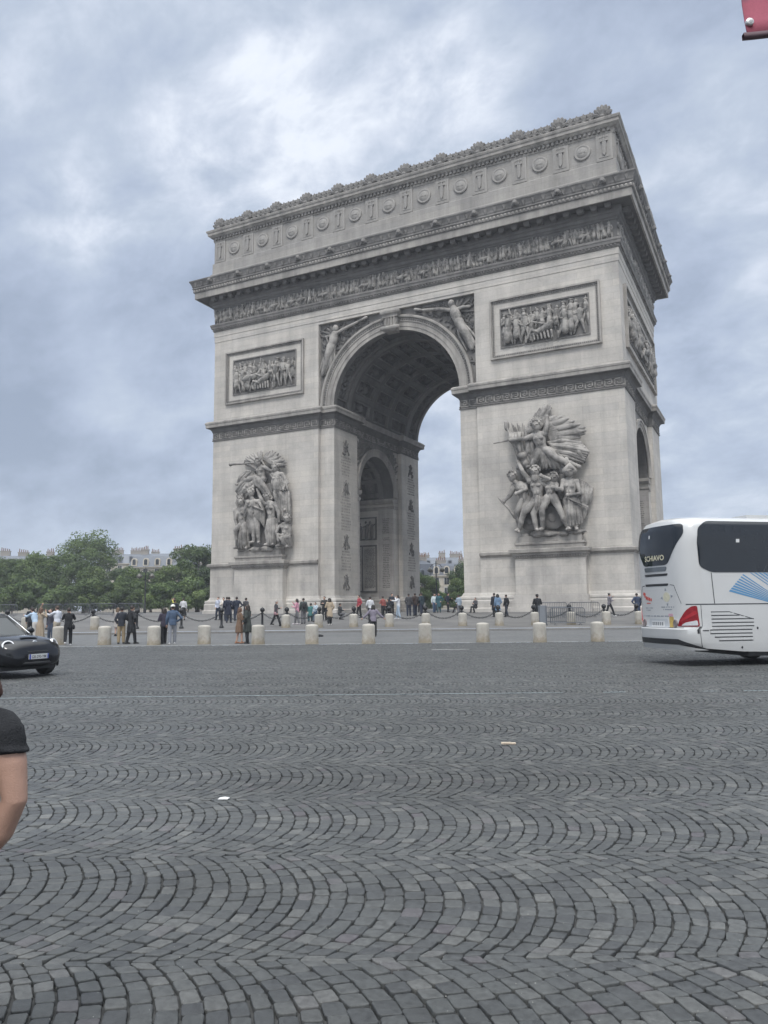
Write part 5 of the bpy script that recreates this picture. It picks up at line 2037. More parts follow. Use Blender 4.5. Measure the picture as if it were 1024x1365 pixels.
RW = [(-1.12, 3.74), (-1.16, 3.5), (-.56, 2.66), (.56, 2.66), (1.16, 3.5), (1.12, 3.74)]
patch(rounded(RW, .14), .012, 'rear_window', M_GLASS)
patch(rounded([(-.54, 2.62), (-.50, 2.5), (.50, 2.5), (.54, 2.62)], .05), .014, 'lower_glass', mat('grey_tinted_glass', (.10, .115, .13), .15, var=.1))
SW = [(sx(.10), 3.30), (sx(.14), 3.62), (sx(.36), 3.80), (sx(3.2), 3.80), (sx(3.2), 2.43), (sx(.46), 2.43), (sx(.12), 2.58)]
patch(rounded(SW, .12), .012, 'side_window', M_GLASS)
patch(rounded([(sx(3.22), 3.80), (sx(7.0), 3.80), (sx(7.0), 2.43), (sx(3.22), 2.43)], .03), .012, 'side_window', M_GLASS)
patch(rounded([(sx(7.02), 3.80), (sx(11.2), 3.80), (sx(11.2), 2.43), (sx(7.02), 2.43)], .03), .012, 'side_window', M_GLASS)
patch(rounded([(-sx(.10), 3.30), (-sx(.14), 3.62), (-sx(.36), 3.80), (-sx(11), 3.80), (-sx(11), 2.43), (-sx(.46), 2.43), (-sx(.12), 2.58)], .12), .012, 'side_window', M_GLASS)
for z in (2.37, 2.10):
    patch(rounded([(-.52, z), (.52, z), (.56, z + .065), (-.56, z + .065)], .03), .006, 'vent_slot', M_BLACK)
# seams: belt line, panel joints
mb = MB()
patch([(S_FLAT + .42, 1.585), (sx(11.8), 1.585), (sx(11.8), 1.615), (S_FLAT + .42, 1.615)], .003, '', None, mb=mb)
patch([(sx(.475), 1.62), (sx(.50), 1.62), (sx(.47), 2.42), (sx(.445), 2.42)], .003, '', None, mb=mb)
patch([(sx(.07), .5), (sx(.085), .5), (sx(.085), 1.58), (sx(.07), 1.58)], .003, '', None, mb=mb)
patch([(.60, 2.12), (.75, 2.10), (.95, 1.62), (.96, 1.62), (.76, 2.115), (.60, 2.135)], .003, '', None, mb=mb)
patch([(-.60, 2.12), (-.75, 2.10), (-.95, 1.62), (-.96, 1.62), (-.76, 2.115), (-.60, 2.135)], .003, '', None, mb=mb)
patch([(-S_ARC - .3, .985), (S_FLAT + .35, .985), (S_FLAT + .35, 1.0), (-S_ARC - .3, 1.0)], .003, '', None, mb=mb)
mb.build('panel_seams', M_GAP, body)
M_RED = mat('red_lamp_lens', (.24, .010, .018), .12, var=.35, scale=9, coat=.5)
for sgn in (1, -1):
    pl = [(sgn * a, z) for a, z in ((.80, 1.03), (.88, 1.20), (1.06, 1.44), (1.22, 1.555), (1.36, 1.565), (1.40, 1.03))]
    tl = patch(rounded(pl, .05), .02, 'tail_lamp', M_RED)
    pl = [(sgn * a, z) for a, z in ((.92, 1.05), (1.04, 1.13), (1.34, 1.19), (1.36, 1.06))]
    patch(rounded(pl, .03), .026, 'clear_lens', mat('clear_lens', (.55, .56, .58), .1, var=.2, scale=30), tl)
    pl = [(sgn * a, z) for a, z in ((.90, 1.14), (.98, 1.24), (1.3, 1.44), (1.35, 1.36))]
    patch(rounded(pl, .03), .024, 'bright_lens', mat('bright_red_lens', (.36, .02, .03), .1, var=.3, scale=12), tl)
    mb = MB()
    c = b_pt(sgn * .72, 1.10, .0)
    mb.lathe([(.11, -.02), (.11, .02), (.085, .03), (.07, .022), (.0, .026)], n=20, xf=lambda p: Vector((-p.z, p.x * .75, p.y)))
    mb.v = [(x + c.x, y + c.y, z + c.z) for x, y, z in mb.v]
    mb.build('reflector', mat('round_reflector', (.20, .17, .17), .3, var=.3, scale=20), body, smooth=True, angle=40)
patch(rounded([(-.5, .99), (-.42, 1.22), (.42, 1.22), (.5, .99)], .04), .006, 'plate_recess', mat('plate_recess_paint', (.40, .42, .44), .5, var=.1))
npl = patch([(-.30, 1.0), (.30, 1.0), (.30, 1.16), (-.30, 1.16)], .014, 'number_plate', mat('number_plate_white', (.56, .57, .57), .5, var=.05))
patch([(-S_ARC - .5, .56), (-S_FLAT - .3, .70), (S_FLAT + .18, .70), (S_FLAT + .30, .66), (S_ARC + .02, .44), (S_ARC - .1, .44), (S_FLAT + .2, .56)], .01, 'bumper_strip', M_BLACK)
mb = MB()
patch(rounded([(-S_ARC - .2, .42), (-S_ARC - .2, .55), (S_FLAT + .15, .55), (S_ARC + .0, .425), (S_ARC - .3, .42)], .02), .02, '', None, mb=mb)
mb.build('lower_valance', M_BUS, body, smooth=True)
# louvre grille on the side
mb = MB()
for k in range(9):
    z = 1.40 - k * .093
    x0, x1 = .36, 1.62
    if k == 0:
        x1 = .90
    elif k == 1:
        x1 = 1.20
    if k > 6:
        x0 += .12 * (k - 6)
    patch([(sx(x0), z - .012), (sx(x1), z - .012), (sx(x1), z + .012), (sx(x0), z + .012)], .004, '', None, mb=mb)
patch([(sx(.90), 1.39), (sx(1.62), 1.195), (sx(1.62), 1.215), (sx(.90), 1.412)], .004, '', None, mb=mb)
mb.build('louvre_slots', M_GAP, body)
mb = MB()
for k in range(8):
    z = 1.354 - k * .093
    x0, x1 = .38, 1.60
    if k == 0:
        x1 = 1.02
    elif k == 1:
        x1 = 1.36
    if k > 5:
        x0 += .12 * (k - 5)
    patch([(sx(x0), z - .03), (sx(x1), z - .03), (sx(x1), z + .022), (sx(x0), z + .022)], .014, '', None, mb=mb)
mb.build('louvre_slats', M_BUS, body)
mb = MB()
for x, z in ((1.77, .97), (1.25, .48)):
    mb.ball(b_pt(sx(x), z, 0), (.03, .015, .035), 8, 5)
for x, z, w_, h_ in ((.03, .94, .03, .09), (.24, .925, .09, .012)):
    patch([(sx(x - w_), z - h_), (sx(x + w_), z - h_), (sx(x + w_), z + h_), (sx(x - w_), z + h_)], .006, '', None, mb=mb)
mb.build('side_fittings', M_BLACK, body)
# blue fan graphic made of converging stripes
M_BLUE = mat('blue_vinyl', (.09, .25, .44), .35, var=.08)
mb = MB()
apex = Vector((2.9, 1.45))
A0, A1 = Vector((.94, 1.93)), Vector((1.45, 2.42))
for k in range(8):
    t0 = k / 8
    t1 = t0 + (.094 - .0062 * k)
    a, b_ = A0.lerp(A1, t0), A0.lerp(A1, t1)
    c0, c1 = apex.lerp(a, .30), apex.lerp(b_, .30)
    poly = [(a.x, a.y), (b_.x, b_.y), (c1.x, c1.y), (c0.x, c0.y)]
    patch([(sx(x), z) for x, z in poly], .005, '', None, mb=mb)
for k in range(7):
    a = Vector((1.62 + k * .13, 2.42))
    b_ = a + Vector((.045 + .01 * k, 0))
    e = Vector((3.0, 1.55 + .08 * k))
    poly = [(a.x, a.y), (e.x, e.y), (e.x + .03, e.y), (b_.x, b_.y)]
    patch([(sx(x), z) for x, z in poly], .005, '', None, mb=mb)
mb.build('fan_graphic', M_BLUE, body)


def lettering(txt, s0, z0, h, off, m, name, stretch=1.0, bold=0.0, fn=b_pt, flip=1, parent=body):
    cu = bpy.data.curves.new('lettering', 'FONT')
    cu.body = txt
    cu.size = h
    cu.offset = bold
    cu.resolution_u = 3
    cu.align_x = 'CENTER'
    o = bpy.data.objects.new('lettering', cu)
    me = bpy.data.meshes.new_from_object(o)
    mb = MB()
    mb.add([fn(s0 + flip * v.co.x * stretch, z0 + v.co.y, off) for v in me.vertices], [tuple(p.vertices) for p in me.polygons])
    bpy.data.objects.remove(o)
    return mb.build(name, m, parent)


M_CREAM = mat('cream_vinyl', (.62, .58, .42), .5, var=.05)
lettering('SCHIAVO', 0, 2.80, .20, .018, M_CREAM, 'rear_lettering', 1.12, .004, parent=bpy.data.objects['rear_window'])
M_GREY = mat('grey_vinyl', (.24, .26, .29), .6, var=.05)
mb = MB()
q = random.Random(3)


def scribble(s0, s1, z, h):
    s = s0
    while s < s1:
        wd = q.uniform(.02, .05)
        patch([(s, z), (s + wd, z), (s + wd, z + h), (s, z + h)], .004, '', None, mb=mb)
        s += wd + q.choice((.014, .014, .05))


scribble(-.80, .55, 1.275, .035)
scribble(-.62, -.25, 1.50, .025)
scribble(-.58, -.34, 1.44, .025)
scribble(.20, .72, 1.52, .03)
scribble(.28, .64, 1.455, .03)
mb.build('small_lettering', M_GREY, body)
mb = MB()
for s, z, w_, h_ in ((-.7, 1.86, .07, .09), (-.64, 1.80, .07, .13), (-.56, 1.74, .08, .1), (-.47, 1.72, .07, .1), (-.38, 1.70, .07, .1), (-.29, 1.69, .06, .09), (-.44, 1.63, .22, .025)):
    patch(rounded([(s - w_ / 2, z), (s + w_ / 2, z), (s + w_ / 2 + .02, z + h_), (s - w_ / 2 + .02, z + h_)], .03, 2), .005, '', None, mb=mb)
mb.build('red_emblem', mat('red_vinyl', (.50, .06, .04), .5, var=.05), body)
mb = MB()
for a in range(4):
    w = a * PI / 2 + .12
    c = Vector((.44 + .20 * math.cos(w), 1.80 + .20 * math.sin(w)))
    pts = [(c.x + .05 * math.cos(w + t), c.y + .05 * math.sin(w + t)) for t in (0, 2.2, -2.2)]
    if a >= 0:
        patch(pts if True else pts[::-1], .005, '', None, mb=mb)
mb.build('emblem_points', M_GREY, body)
patch([(.44 + .13 * math.cos(t), 1.80 + .13 * math.sin(t)) for t in np.linspace(0, 2 * PI, 20)[:-1]], .004, 'emblem_disc', mat('pale_gold_vinyl', (.52, .50, .38), .5, var=.2, scale=20))
patch(rounded([(.50, 1.0), (.66, 1.0), (.66, 1.28), (.50, 1.28)], .03), .007, 'sticker', mat('yellow_sticker', (.42, .30, .08), .5, var=.5, scale=16))
patch(rounded([(.48, 1.29), (.64, 1.29), (.64, 1.36), (.48, 1.36)], .02), .006, 'sticker', mat('pink_sticker', (.50, .30, .36), .5, var=.2, scale=16))
mb = MB()
for s, z in ((-.25, 3.42),):
    patch([(s, z), (s + .06, z), (s + .06, z + .09), (s, z + .09)], .016, '', None, mb=mb)
for x, z in ((1.27, 3.22),):
    patch([(sx(x), z), (sx(x) + .10, z), (sx(x) + .10, z + .09), (sx(x), z + .09)], .016, '', None, mb=mb)
mb.build('window_sticker', mat('white_sticker', (.6, .6, .6), .6, var=.05), body)
mb = MB()
q = random.Random(8)
s = -.26
for k in range(6):
    patch([(s, 1.03), (s + .055, 1.03), (s + .055, 1.135), (s, 1.135)], .017, '', None, mb=mb)
    s += .09
mb.build('plate_characters', mat('plate_grey', (.22, .23, .24), .6), npl)
# wheels, underbody and roof edge
for x in (3.3, 9.2):
    for sgn in (-1, 1):
        mb = MB()
        mb.lathe([(.2, -.15), (.46, -.15), (.515, -.11), (.515, .11), (.46, .15), (.2, .15)], n=28, xf=lambda p: Vector((p.x, p.z, p.y)))
        mb.v = [(a + x, b_ + sgn * 1.08, c + .515) for a, b_, c in mb.v]
        w = mb.build('wheel', M_RUB, bus, smooth=True, angle=40)
        mb = MB()
        mb.lathe([(.05, .19), (.12, .2), (.14, .13), (.27, .12), (.29, .16)], n=24, xf=lambda p: Vector((p.x, p.z * sgn, p.y)))
        mb.v = [(a + x, b_ + sgn * 1.08, c + .515) for a, b_, c in mb.v]
        mb.build('rim', mat('wheel_alloy', (.35, .36, .37), .35, .8), w, smooth=True, angle=40)
mb = MB()
for x in (3.3, 9.2):
    for sgn in (-1, 1):
        pts = [(x + .62 * math.cos(a), .515 + .62 * math.sin(a)) for a in np.linspace(0, PI, 16)]
        pts = [(x - .62, .34)] + pts[::-1] + [(x + .62, .34)]
        y = sgn * 1.278
        vs = [Vector((u, y, v)) for u, v in pts] + [Vector((u, y - sgn * .3, v)) for u, v in pts]
        k = len(pts)
        mb.add(vs, [tuple(range(k))] + [(i, i + 1, k + i + 1, k + i) for i in range(k - 1)])
mb.build('wheel_arch', M_BLACK, body)
mb = MB()
mb.box(1.5, BL - .4, -1.15, 1.15, .24, .40)
mb.build('underbody', M_BLACK, bus)
mb = MB()
mb.box(2.0, 5.0, -.8, .8, 3.88, 4.02)
mb.build('roof_unit', M_BUS, body)

# ================================================================== SMALL BLACK CAR
CT = RAD(27.5)
CH = RT * math.cos(CT) - FW * math.sin(CT)
car = thing('hatchback_car', 'small black hatchback with round headlamps driving in from the left', 'car', SD(-8.47, 18.95) - CH * 2.0, math.atan2(CH.y, CH.x), local=True)
car.scale = (1.05, 1.05, 1.07)
M_CAR = mat('black_car_paint', (.006, .007, .010), .10, var=.12, scale=3, coat=.3, spec=.4)
# stations: x, half width, sill z, bonnet/roof z, shoulder z
ST = [(-1.90, .60, .34, .62, .55), (-1.86, .74, .26, .84, .72), (-1.6, .82, .22, .98, .86), (-1.0, .855, .20, .97, .90), (-.3, .865, .20, .96, .90), (.5, .865, .20, .95, .90), (.85, .862, .20, .955, .885), (1.15, .855, .20, .94, .86), (1.5, .83, .21, .905, .80), (1.72, .78, .22, .84, .72), (1.85, .69, .25, .76, .64), (1.92, .56, .30, .62, .54), (1.94, .40, .36, .52, .48)]


def car_ring(x, hw, z0, z1, zs):
    P = [(hw * .80, z0), (hw * .96, z0 + .10), (hw, (z0 + zs) / 2), (hw * .985, zs - .06), (hw * .93, zs + .015), (hw * .72, z1 - .03), (hw * .40, z1), (0, z1 + .008)]
    right = [Vector((x, -y, z)) for y, z in P]
    left = [Vector((x, y, z)) for y, z in P[:-1]]
    return right + left[::-1]


mb = MB()
mb.loft([car_ring(*s) for s in ST])
cbody = mb.build('body', M_CAR, car, smooth=True)
ss = cbody.modifiers.new('round', 'SUBSURF')
ss.levels = ss.render_levels = 2
# cabin: glass house with pillars and roof
CAB = [(.98, .70, .94), (.45, .60, 1.33), (.05, .57, 1.40), (-.8, .56, 1.39), (-1.35, .56, 1.32), (-1.72, .66, .98)]


def cab(o):
    return [[Vector((x, -hw - o, .90)), Vector((x, -hw - o * .8, min(z, .93)))] for x, hw, z in CAB]


mb = MB()
rows = []
for t in (0, .5, 1):
    row = []
    for x, hw in ((.98, .74), (.2, .80), (-.9, .80), (-1.74, .70)):
        row.append(Vector((x, hw, .92)))
    rows.append(row)
base = [(.66, .70), (.30, .775), (-.45, .795), (-1.25, .775), (-1.78, .66)]
roof = [(.04, .54), (-.12, .585), (-.55, .60), (-1.08, .59), (-1.46, .52)]
bt = [Vector((x, -y, .90)) for x, y in base] + [Vector((x, y, .90)) for x, y in reversed(base)]
tp_ = [Vector((x, -y, 1.37)) for x, y in roof] + [Vector((x, y, 1.37)) for x, y in reversed(roof)]
mb.loft([bt, [a.lerp(b_, .5) + Vector((0, (a.y > 0) * .02 - (a.y < 0) * .02, 0)) for a, b_ in zip(bt, tp_)], tp_])
mb.build('windows', mat('car_glass', (.025, .032, .036), .04, var=.1, spec=.8), car, smooth=True, angle=30)
mb = MB()
r2 = [Vector((x * 1.0, y, 1.36)) for x, y, _ in [(p.x + (.03 if p.x > 0 else -.03), p.y * 1.03, 0) for p in tp_]]
r3 = [Vector((p.x * .93 - .02, p.y * .9, 1.42)) for p in tp_]
r4 = [Vector((p.x * .6 - .15, p.y * .5, 1.445)) for p in tp_]
mb.loft([r2, r3, r4])
mb.build('roof', M_CAR, car, smooth=True, angle=50)
mb = MB()
for i in (0, 2, 4, 5, 7, 9):
    mb.tube([bt[i] * 1.0 + Vector((0, 0, -.02)), tp_[i]], .035, 6)
mb.build('pillars', M_CAR, car, smooth=True)
mb = MB()
for sg in (-1, 1):
    mb.tube([Vector((.66, sg * .73, .96)), Vector((.06, sg * .565, 1.385)), Vector((-.3, sg * .60, 1.41))], .014, 6)
mb.build('bright_trim', mat('bright_trim_metal', (.55, .56, .57), .25, .9), car, smooth=True)
M_LAMP = mat('lamp_ring', (.75, .76, .78), .2, var=.05)
for sg in (-1, 1):
    c = Vector((1.66, sg * .60, .70))
    nrm = Vector((.80, sg * .40, .42)).normalized()
    rot = Vector((0, 0, 1)).rotation_difference(nrm).to_matrix()
    mb = MB()
    mb.lathe([(.02, .045), (.09, .05), (.105, .06), (.105, -.08)], c, 28, xf=lambda p: rot @ p)
    hl = mb.build('headlamp', mat('headlamp_lens', (.10, .11, .12), .08, var=.3, scale=22), car, smooth=True, angle=40)
    mb = MB()
    mb.lathe([(.100, .045), (.106, .082), (.128, .080), (.142, .05), (.142, -.08), (.100, -.08)], c, 32, xf=lambda p: rot @ p)
    mb.build('lamp_ring', M_LAMP, hl, smooth=True, angle=50)
    mb = MB()
    for a in (.3, 2.2, 3.6, 5.1):
        d = rot @ Vector((math.cos(a), math.sin(a), 0))
        mb.tube([c + nrm * .06, c + nrm * .06 + d * .06], .012, 5)
    mb.build('lamp_star', M_LAMP, hl)
    mb = MB()
    mb.tube([Vector((1.76, sg * .52, .52)), Vector((1.84, sg * .44, .52))], .03, 8)
    mb.build('side_lamp', M_LAMP, car, smooth=True)
mb = MB()
mb.box(1.945, 1.965, -.26, .26, .42, .53)
pl = mb.build('number_plate', mat('number_plate_white', (.6, .6, .6), .5), car)
mb = MB()
mb.box(1.9655, 1.968, -.26, -.215, .42, .53)
mb.box(1.9655, 1.968, .225, .26, .42, .53)
mb.build('plate_band', mat('plate_blue', (.03, .06, .30), .5), pl)
lettering('GB-293-YM', 0, .44, .092, 0, mat('plate_black', (.02, .02, .02), .6), 'plate_characters', .88, .001, fn=lambda s, z, off: Vector((1.9685, s, z)), parent=pl)
mb = MB()
mb.box(1.55, 1.62, -.22, .22, .893, .905)
mb.build('bonnet_scoop', M_BLACK, car)
mb = MB()
mb.tube([Vector((1.70, -.62, .58)), Vector((1.90, -.34, .585)), Vector((1.955, 0, .59)), Vector((1.90, .34, .585)), Vector((1.70, .62, .58))], .012, 6)
mb.tube([Vector((1.74, -.62, .33)), Vector((1.92, -.3, .33)), Vector((1.95, 0, .33)), Vector((1.92, .3, .33)), Vector((1.74, .62, .33))], .035, 6)
mb.build('grille_trim', M_BLACK, car, smooth=True)
mb = MB()
mb.ball((1.80, 0, .80), (.012, .07, .035), 10, 6)
mb.build('bonnet_badge', mat('bright_trim_metal', (.5, .5, .5), .3, .8), car, smooth=True)
for x in (1.22, -1.27):
    for sg in (-1, 1):
        mb = MB()
        mb.lathe([(.15, -.1), (.28, -.1), (.31, -.07), (.31, .07), (.28, .1), (.15, .1)], n=26, xf=lambda p: Vector((p.x, p.z, p.y)))
        mb.v = [(a + x, b_ + sg * .77, c + .31) for a, b_, c in mb.v]
        w = mb.build('wheel', M_RUB, car, smooth=True, angle=40)
        mb = MB()
        mb.lathe([(.03, .11), (.06, .105), (.2, .09), (.215, .105)], n=22, xf=lambda p: Vector((p.x, p.z * sg, p.y)))
        for k in range(8):
            a = k * PI / 4
            mb.tube([Vector((.03 * math.cos(a), sg * .115, .03 * math.sin(a))), Vector((.2 * math.cos(a), sg * .108, .2 * math.sin(a)))], .018, 5)
        mb.v = [(a + x, b_ + sg * .77, c + .31) for a, b_, c in mb.v]
        mb.build('rim', mat('wheel_alloy', (.35, .36, .37), .35, .8), w, smooth=True, angle=40)
        mb = MB()
        pts = [(x + .36 * math.cos(a), .33 + .36 * math.sin(a)) for a in np.linspace(-.3, PI + .3, 18)]
        mb.tube([Vector((u, sg * .845, v)) for u, v in pts], .03, 6)
        mb.build('wheel_arch', M_BLACK, car, smooth=True)
for sg in (-1, 1):
    mb = MB()
    mb.ball((.40, sg * .95, 1.02), (.07, .12, .08), 10, 7)
    mb.tube([Vector((.43, sg * .80, .95)), Vector((.41, sg * .9, .99))], .025, 6)
    mb.build('wing_mirror', M_CAR, car, smooth=True)
mb = MB()
mb.box(-1.6, 1.6, -.72, .72, .17, .26)
mb.build('underbody', M_BLACK, car)

# ================================================================== BANNER, LITTER
ban = thing('red_banner', 'red patterned banner with a metal eyelet hanging at the top right', 'banner', SD(1.95, 2.3), math.atan2(RT.y, RT.x), local=True)
mb = MB()
n, m_ = 14, 12
vs = []
for i in range(n + 1):
    for j in range(m_ + 1):
        u, v = i / n, j / m_
        x = -.81 + .80 * u + .012 * (1 - v)
        z = 3.357 + v * .75 + .176 * u
        vs.append((x, -.1 + .02 * math.sin(u * 7 + v * 2) + .01 * math.sin(v * 9), z))
mb.add(vs, [(i * (m_ + 1) + j, (i + 1) * (m_ + 1) + j, (i + 1) * (m_ + 1) + j + 1, i * (m_ + 1) + j + 1) for i in range(n) for j in range(m_)])
m_ban, nt, b = nodes_of('red_printed_cloth')
tc = N(nt, 'ShaderNodeTexCoord')
vo = N(nt, 'ShaderNodeTexVoronoi', i_Scale=6.5)
nt.links.new(tc.outputs['Object'], vo.inputs['Vector'])
f = N(nt, 'ShaderNodeMapRange', i_From_Min=.20, i_From_Max=.30)
nt.links.new(vo.outputs['Distance'], f.inputs[0])
c = mix_col(nt, f.outputs[0], (.16, .10, .14), (.40, .105, .15))
wv = N(nt, 'ShaderNodeTexNoise', i_Scale=160.0, i_Detail=3.0)
nt.links.new(tc.outputs['Object'], wv.inputs['Vector'])
fw_ = math_node(nt, 'MULTIPLY_ADD', wv.outputs[0], .3)
fw_.node.inputs[2].default_value = .85
nt.links.new(mix_col(nt, 1.0, c, fw_, 'MULTIPLY'), b.inputs['Base Color'])
b.inputs['Roughness'].default_value = .85
cl = mb.build('cloth', m_ban, ban, smooth=True)
so = cl.modifiers.new('thick', 'SOLIDIFY')
so.thickness = .004
mb = MB()
hv = [(-.812 + .802 * k / 20, -.1 + .02 * math.sin(.8 * k / 20 / .8 * 7) + o_ * 1.6, 3.352 + .176 * k / 20 + h_) for o_ in (-.0045, .0045) for h_ in (0, .017) for k in range(21)]
mb.add(hv, [(k, k + 1, 22 + k, 21 + k) for k in range(20)] + [(42 + k, 43 + k, 64 + k, 63 + k) for k in range(20)] + [(k, k + 1, 43 + k, 42 + k) for k in range(20)] + [(21 + k, 22 + k, 64 + k, 63 + k) for k in range(20)])
mb.build('hem', mat('grey_hem', (.13, .085, .10), .8), ban, smooth=True)
mb = MB()
mb.lathe([(.0065, -.006), (.0065, .004), (.010, .006), (.0125, .003), (.0125, -.004), (.010, -.006)], (-.788, -.1, 3.41), 20, xf=lambda p: Vector((p.x, p.z, p.y)))
mb.build('eyelet', mat('eyelet_metal', (.6, .6, .6), .3, .6), ban, smooth=True)
mb = MB()
mb.ball((-.788, -.1, 3.41), (.007, .002, .007), 10, 6)
mb.build('eyelet_plug', mat('eyelet_plug', (.75, .76, .74), .6), ban)
mb = MB()
mb.tube([(0.02, -.09, .0), (0.02, -.09, 4.3)], .022, 10)
mb.tube([(0.02, -.1, 4.2), (-.85, -.1, 4.13)], .014, 8)
mb.build('pole', mat('painted_pole', (.3, .31, .32), .4, .5), ban, smooth=True)

mb = MB()
mb.box(-.085, .085, -.014, .014, 0, .016)
mb.box(-.085, .03, -.016, .016, .016, .02)
o = mb.build('paper_wrapper', mat('litter_paper', (.55, .46, .36), .8, var=.35, scale=30))
o.location = SD(1.42, 9.19, .010)
o.rotation_euler = (.05, .02, math.atan2(RT.y, RT.x) + .08)
tag(o, 'flattened pale paper wrapper lying on the setts right of centre', 'litter')
mb = MB()
mb.prism([(-.045, -.02), (.04, -.03), (.05, .01), (.0, .035), (-.04, .02)], 0, .006)
o = mb.build('paper_scrap', mat('white_paper', (.6, .6, .6), .8, var=.1))
o.location = SD(-1.38, 6.74, .008)
o.rotation_euler = (.08, -.05, .4)
tag(o, 'small white paper scrap lying on the setts left of centre', 'litter')
mb = MB()
for k in range(9):
    mb.tube([(q.uniform(-.7, .7), q.uniform(-.12, .12), 0), (q.uniform(-.7, .7), q.uniform(-.12, .12), .004)], .035, 5)
mb.v = [(x, y, max(0, min(z, .006))) for x, y, z in mb.v]
o = mb.build('chalk_smear', mat('chalk_white', (.42, .42, .41), .9, var=.4, scale=4))
o.location = SD(2.43, 29.32, .004)
o.rotation_euler = (0, 0, math.atan2(RT.y, RT.x))
tag(o, 'pale chalk smear on the cobbles before the open archway', 'stain')
mb = MB()
mb.ball((0, 0, .06), (.16, .09, .07), 10, 6)
mb.ball((.12, .02, .05), (.1, .08, .05), 8, 5)
mb.tube([(-.1, 0, .1), (-.2, .02, .12), (-.27, 0, .03)], [.02, .018, .02], 6)
o = mb.build('bag', mat('black_nylon', (.02, .021, .024), .7), smooth=True)
o.location = SD(-3.5, 41.4, .0)
o.rotation_euler = (0, 0, .6)
remesh(o, .015)
tag(o, 'small black bag lying on the road between two bollards', 'bag')

# ================================================================== PEOPLE
SKIN = {'pale': (.46, .29, .22), 'tan': (.34, .20, .14), 'brown': (.16, .09, .06)}


def cloth(c):
    return mat('cloth_%02d_%02d_%02d' % tuple(int(v * 99) for v in c), c, .9, var=.18, scale=9, bump=.35, bscale=24)


ARMS = {
    'down': ((.25, -.03, 1.14), (.255, .07, .89)), 'front': ((.26, .06, 1.16), (.09, .30, 1.22)), 'phone': ((.27, .15, 1.24), (.07, .30, 1.47)),
    'face': ((.30, .12, 1.28), (.12, .2, 1.55)), 'up': ((.27, .12, 1.62), (.12, .14, 1.86)), 'hip': ((.40, -.05, 1.17), (.21, .06, 1.02)),
    'out': ((.36, .02, 1.2), (.56, .10, 1.04)), 'pocket': ((.28, -.07, 1.15), (.19, .09, .96)), 'reach': ((.24, .24, 1.30), (.18, .52, 1.36)),
}


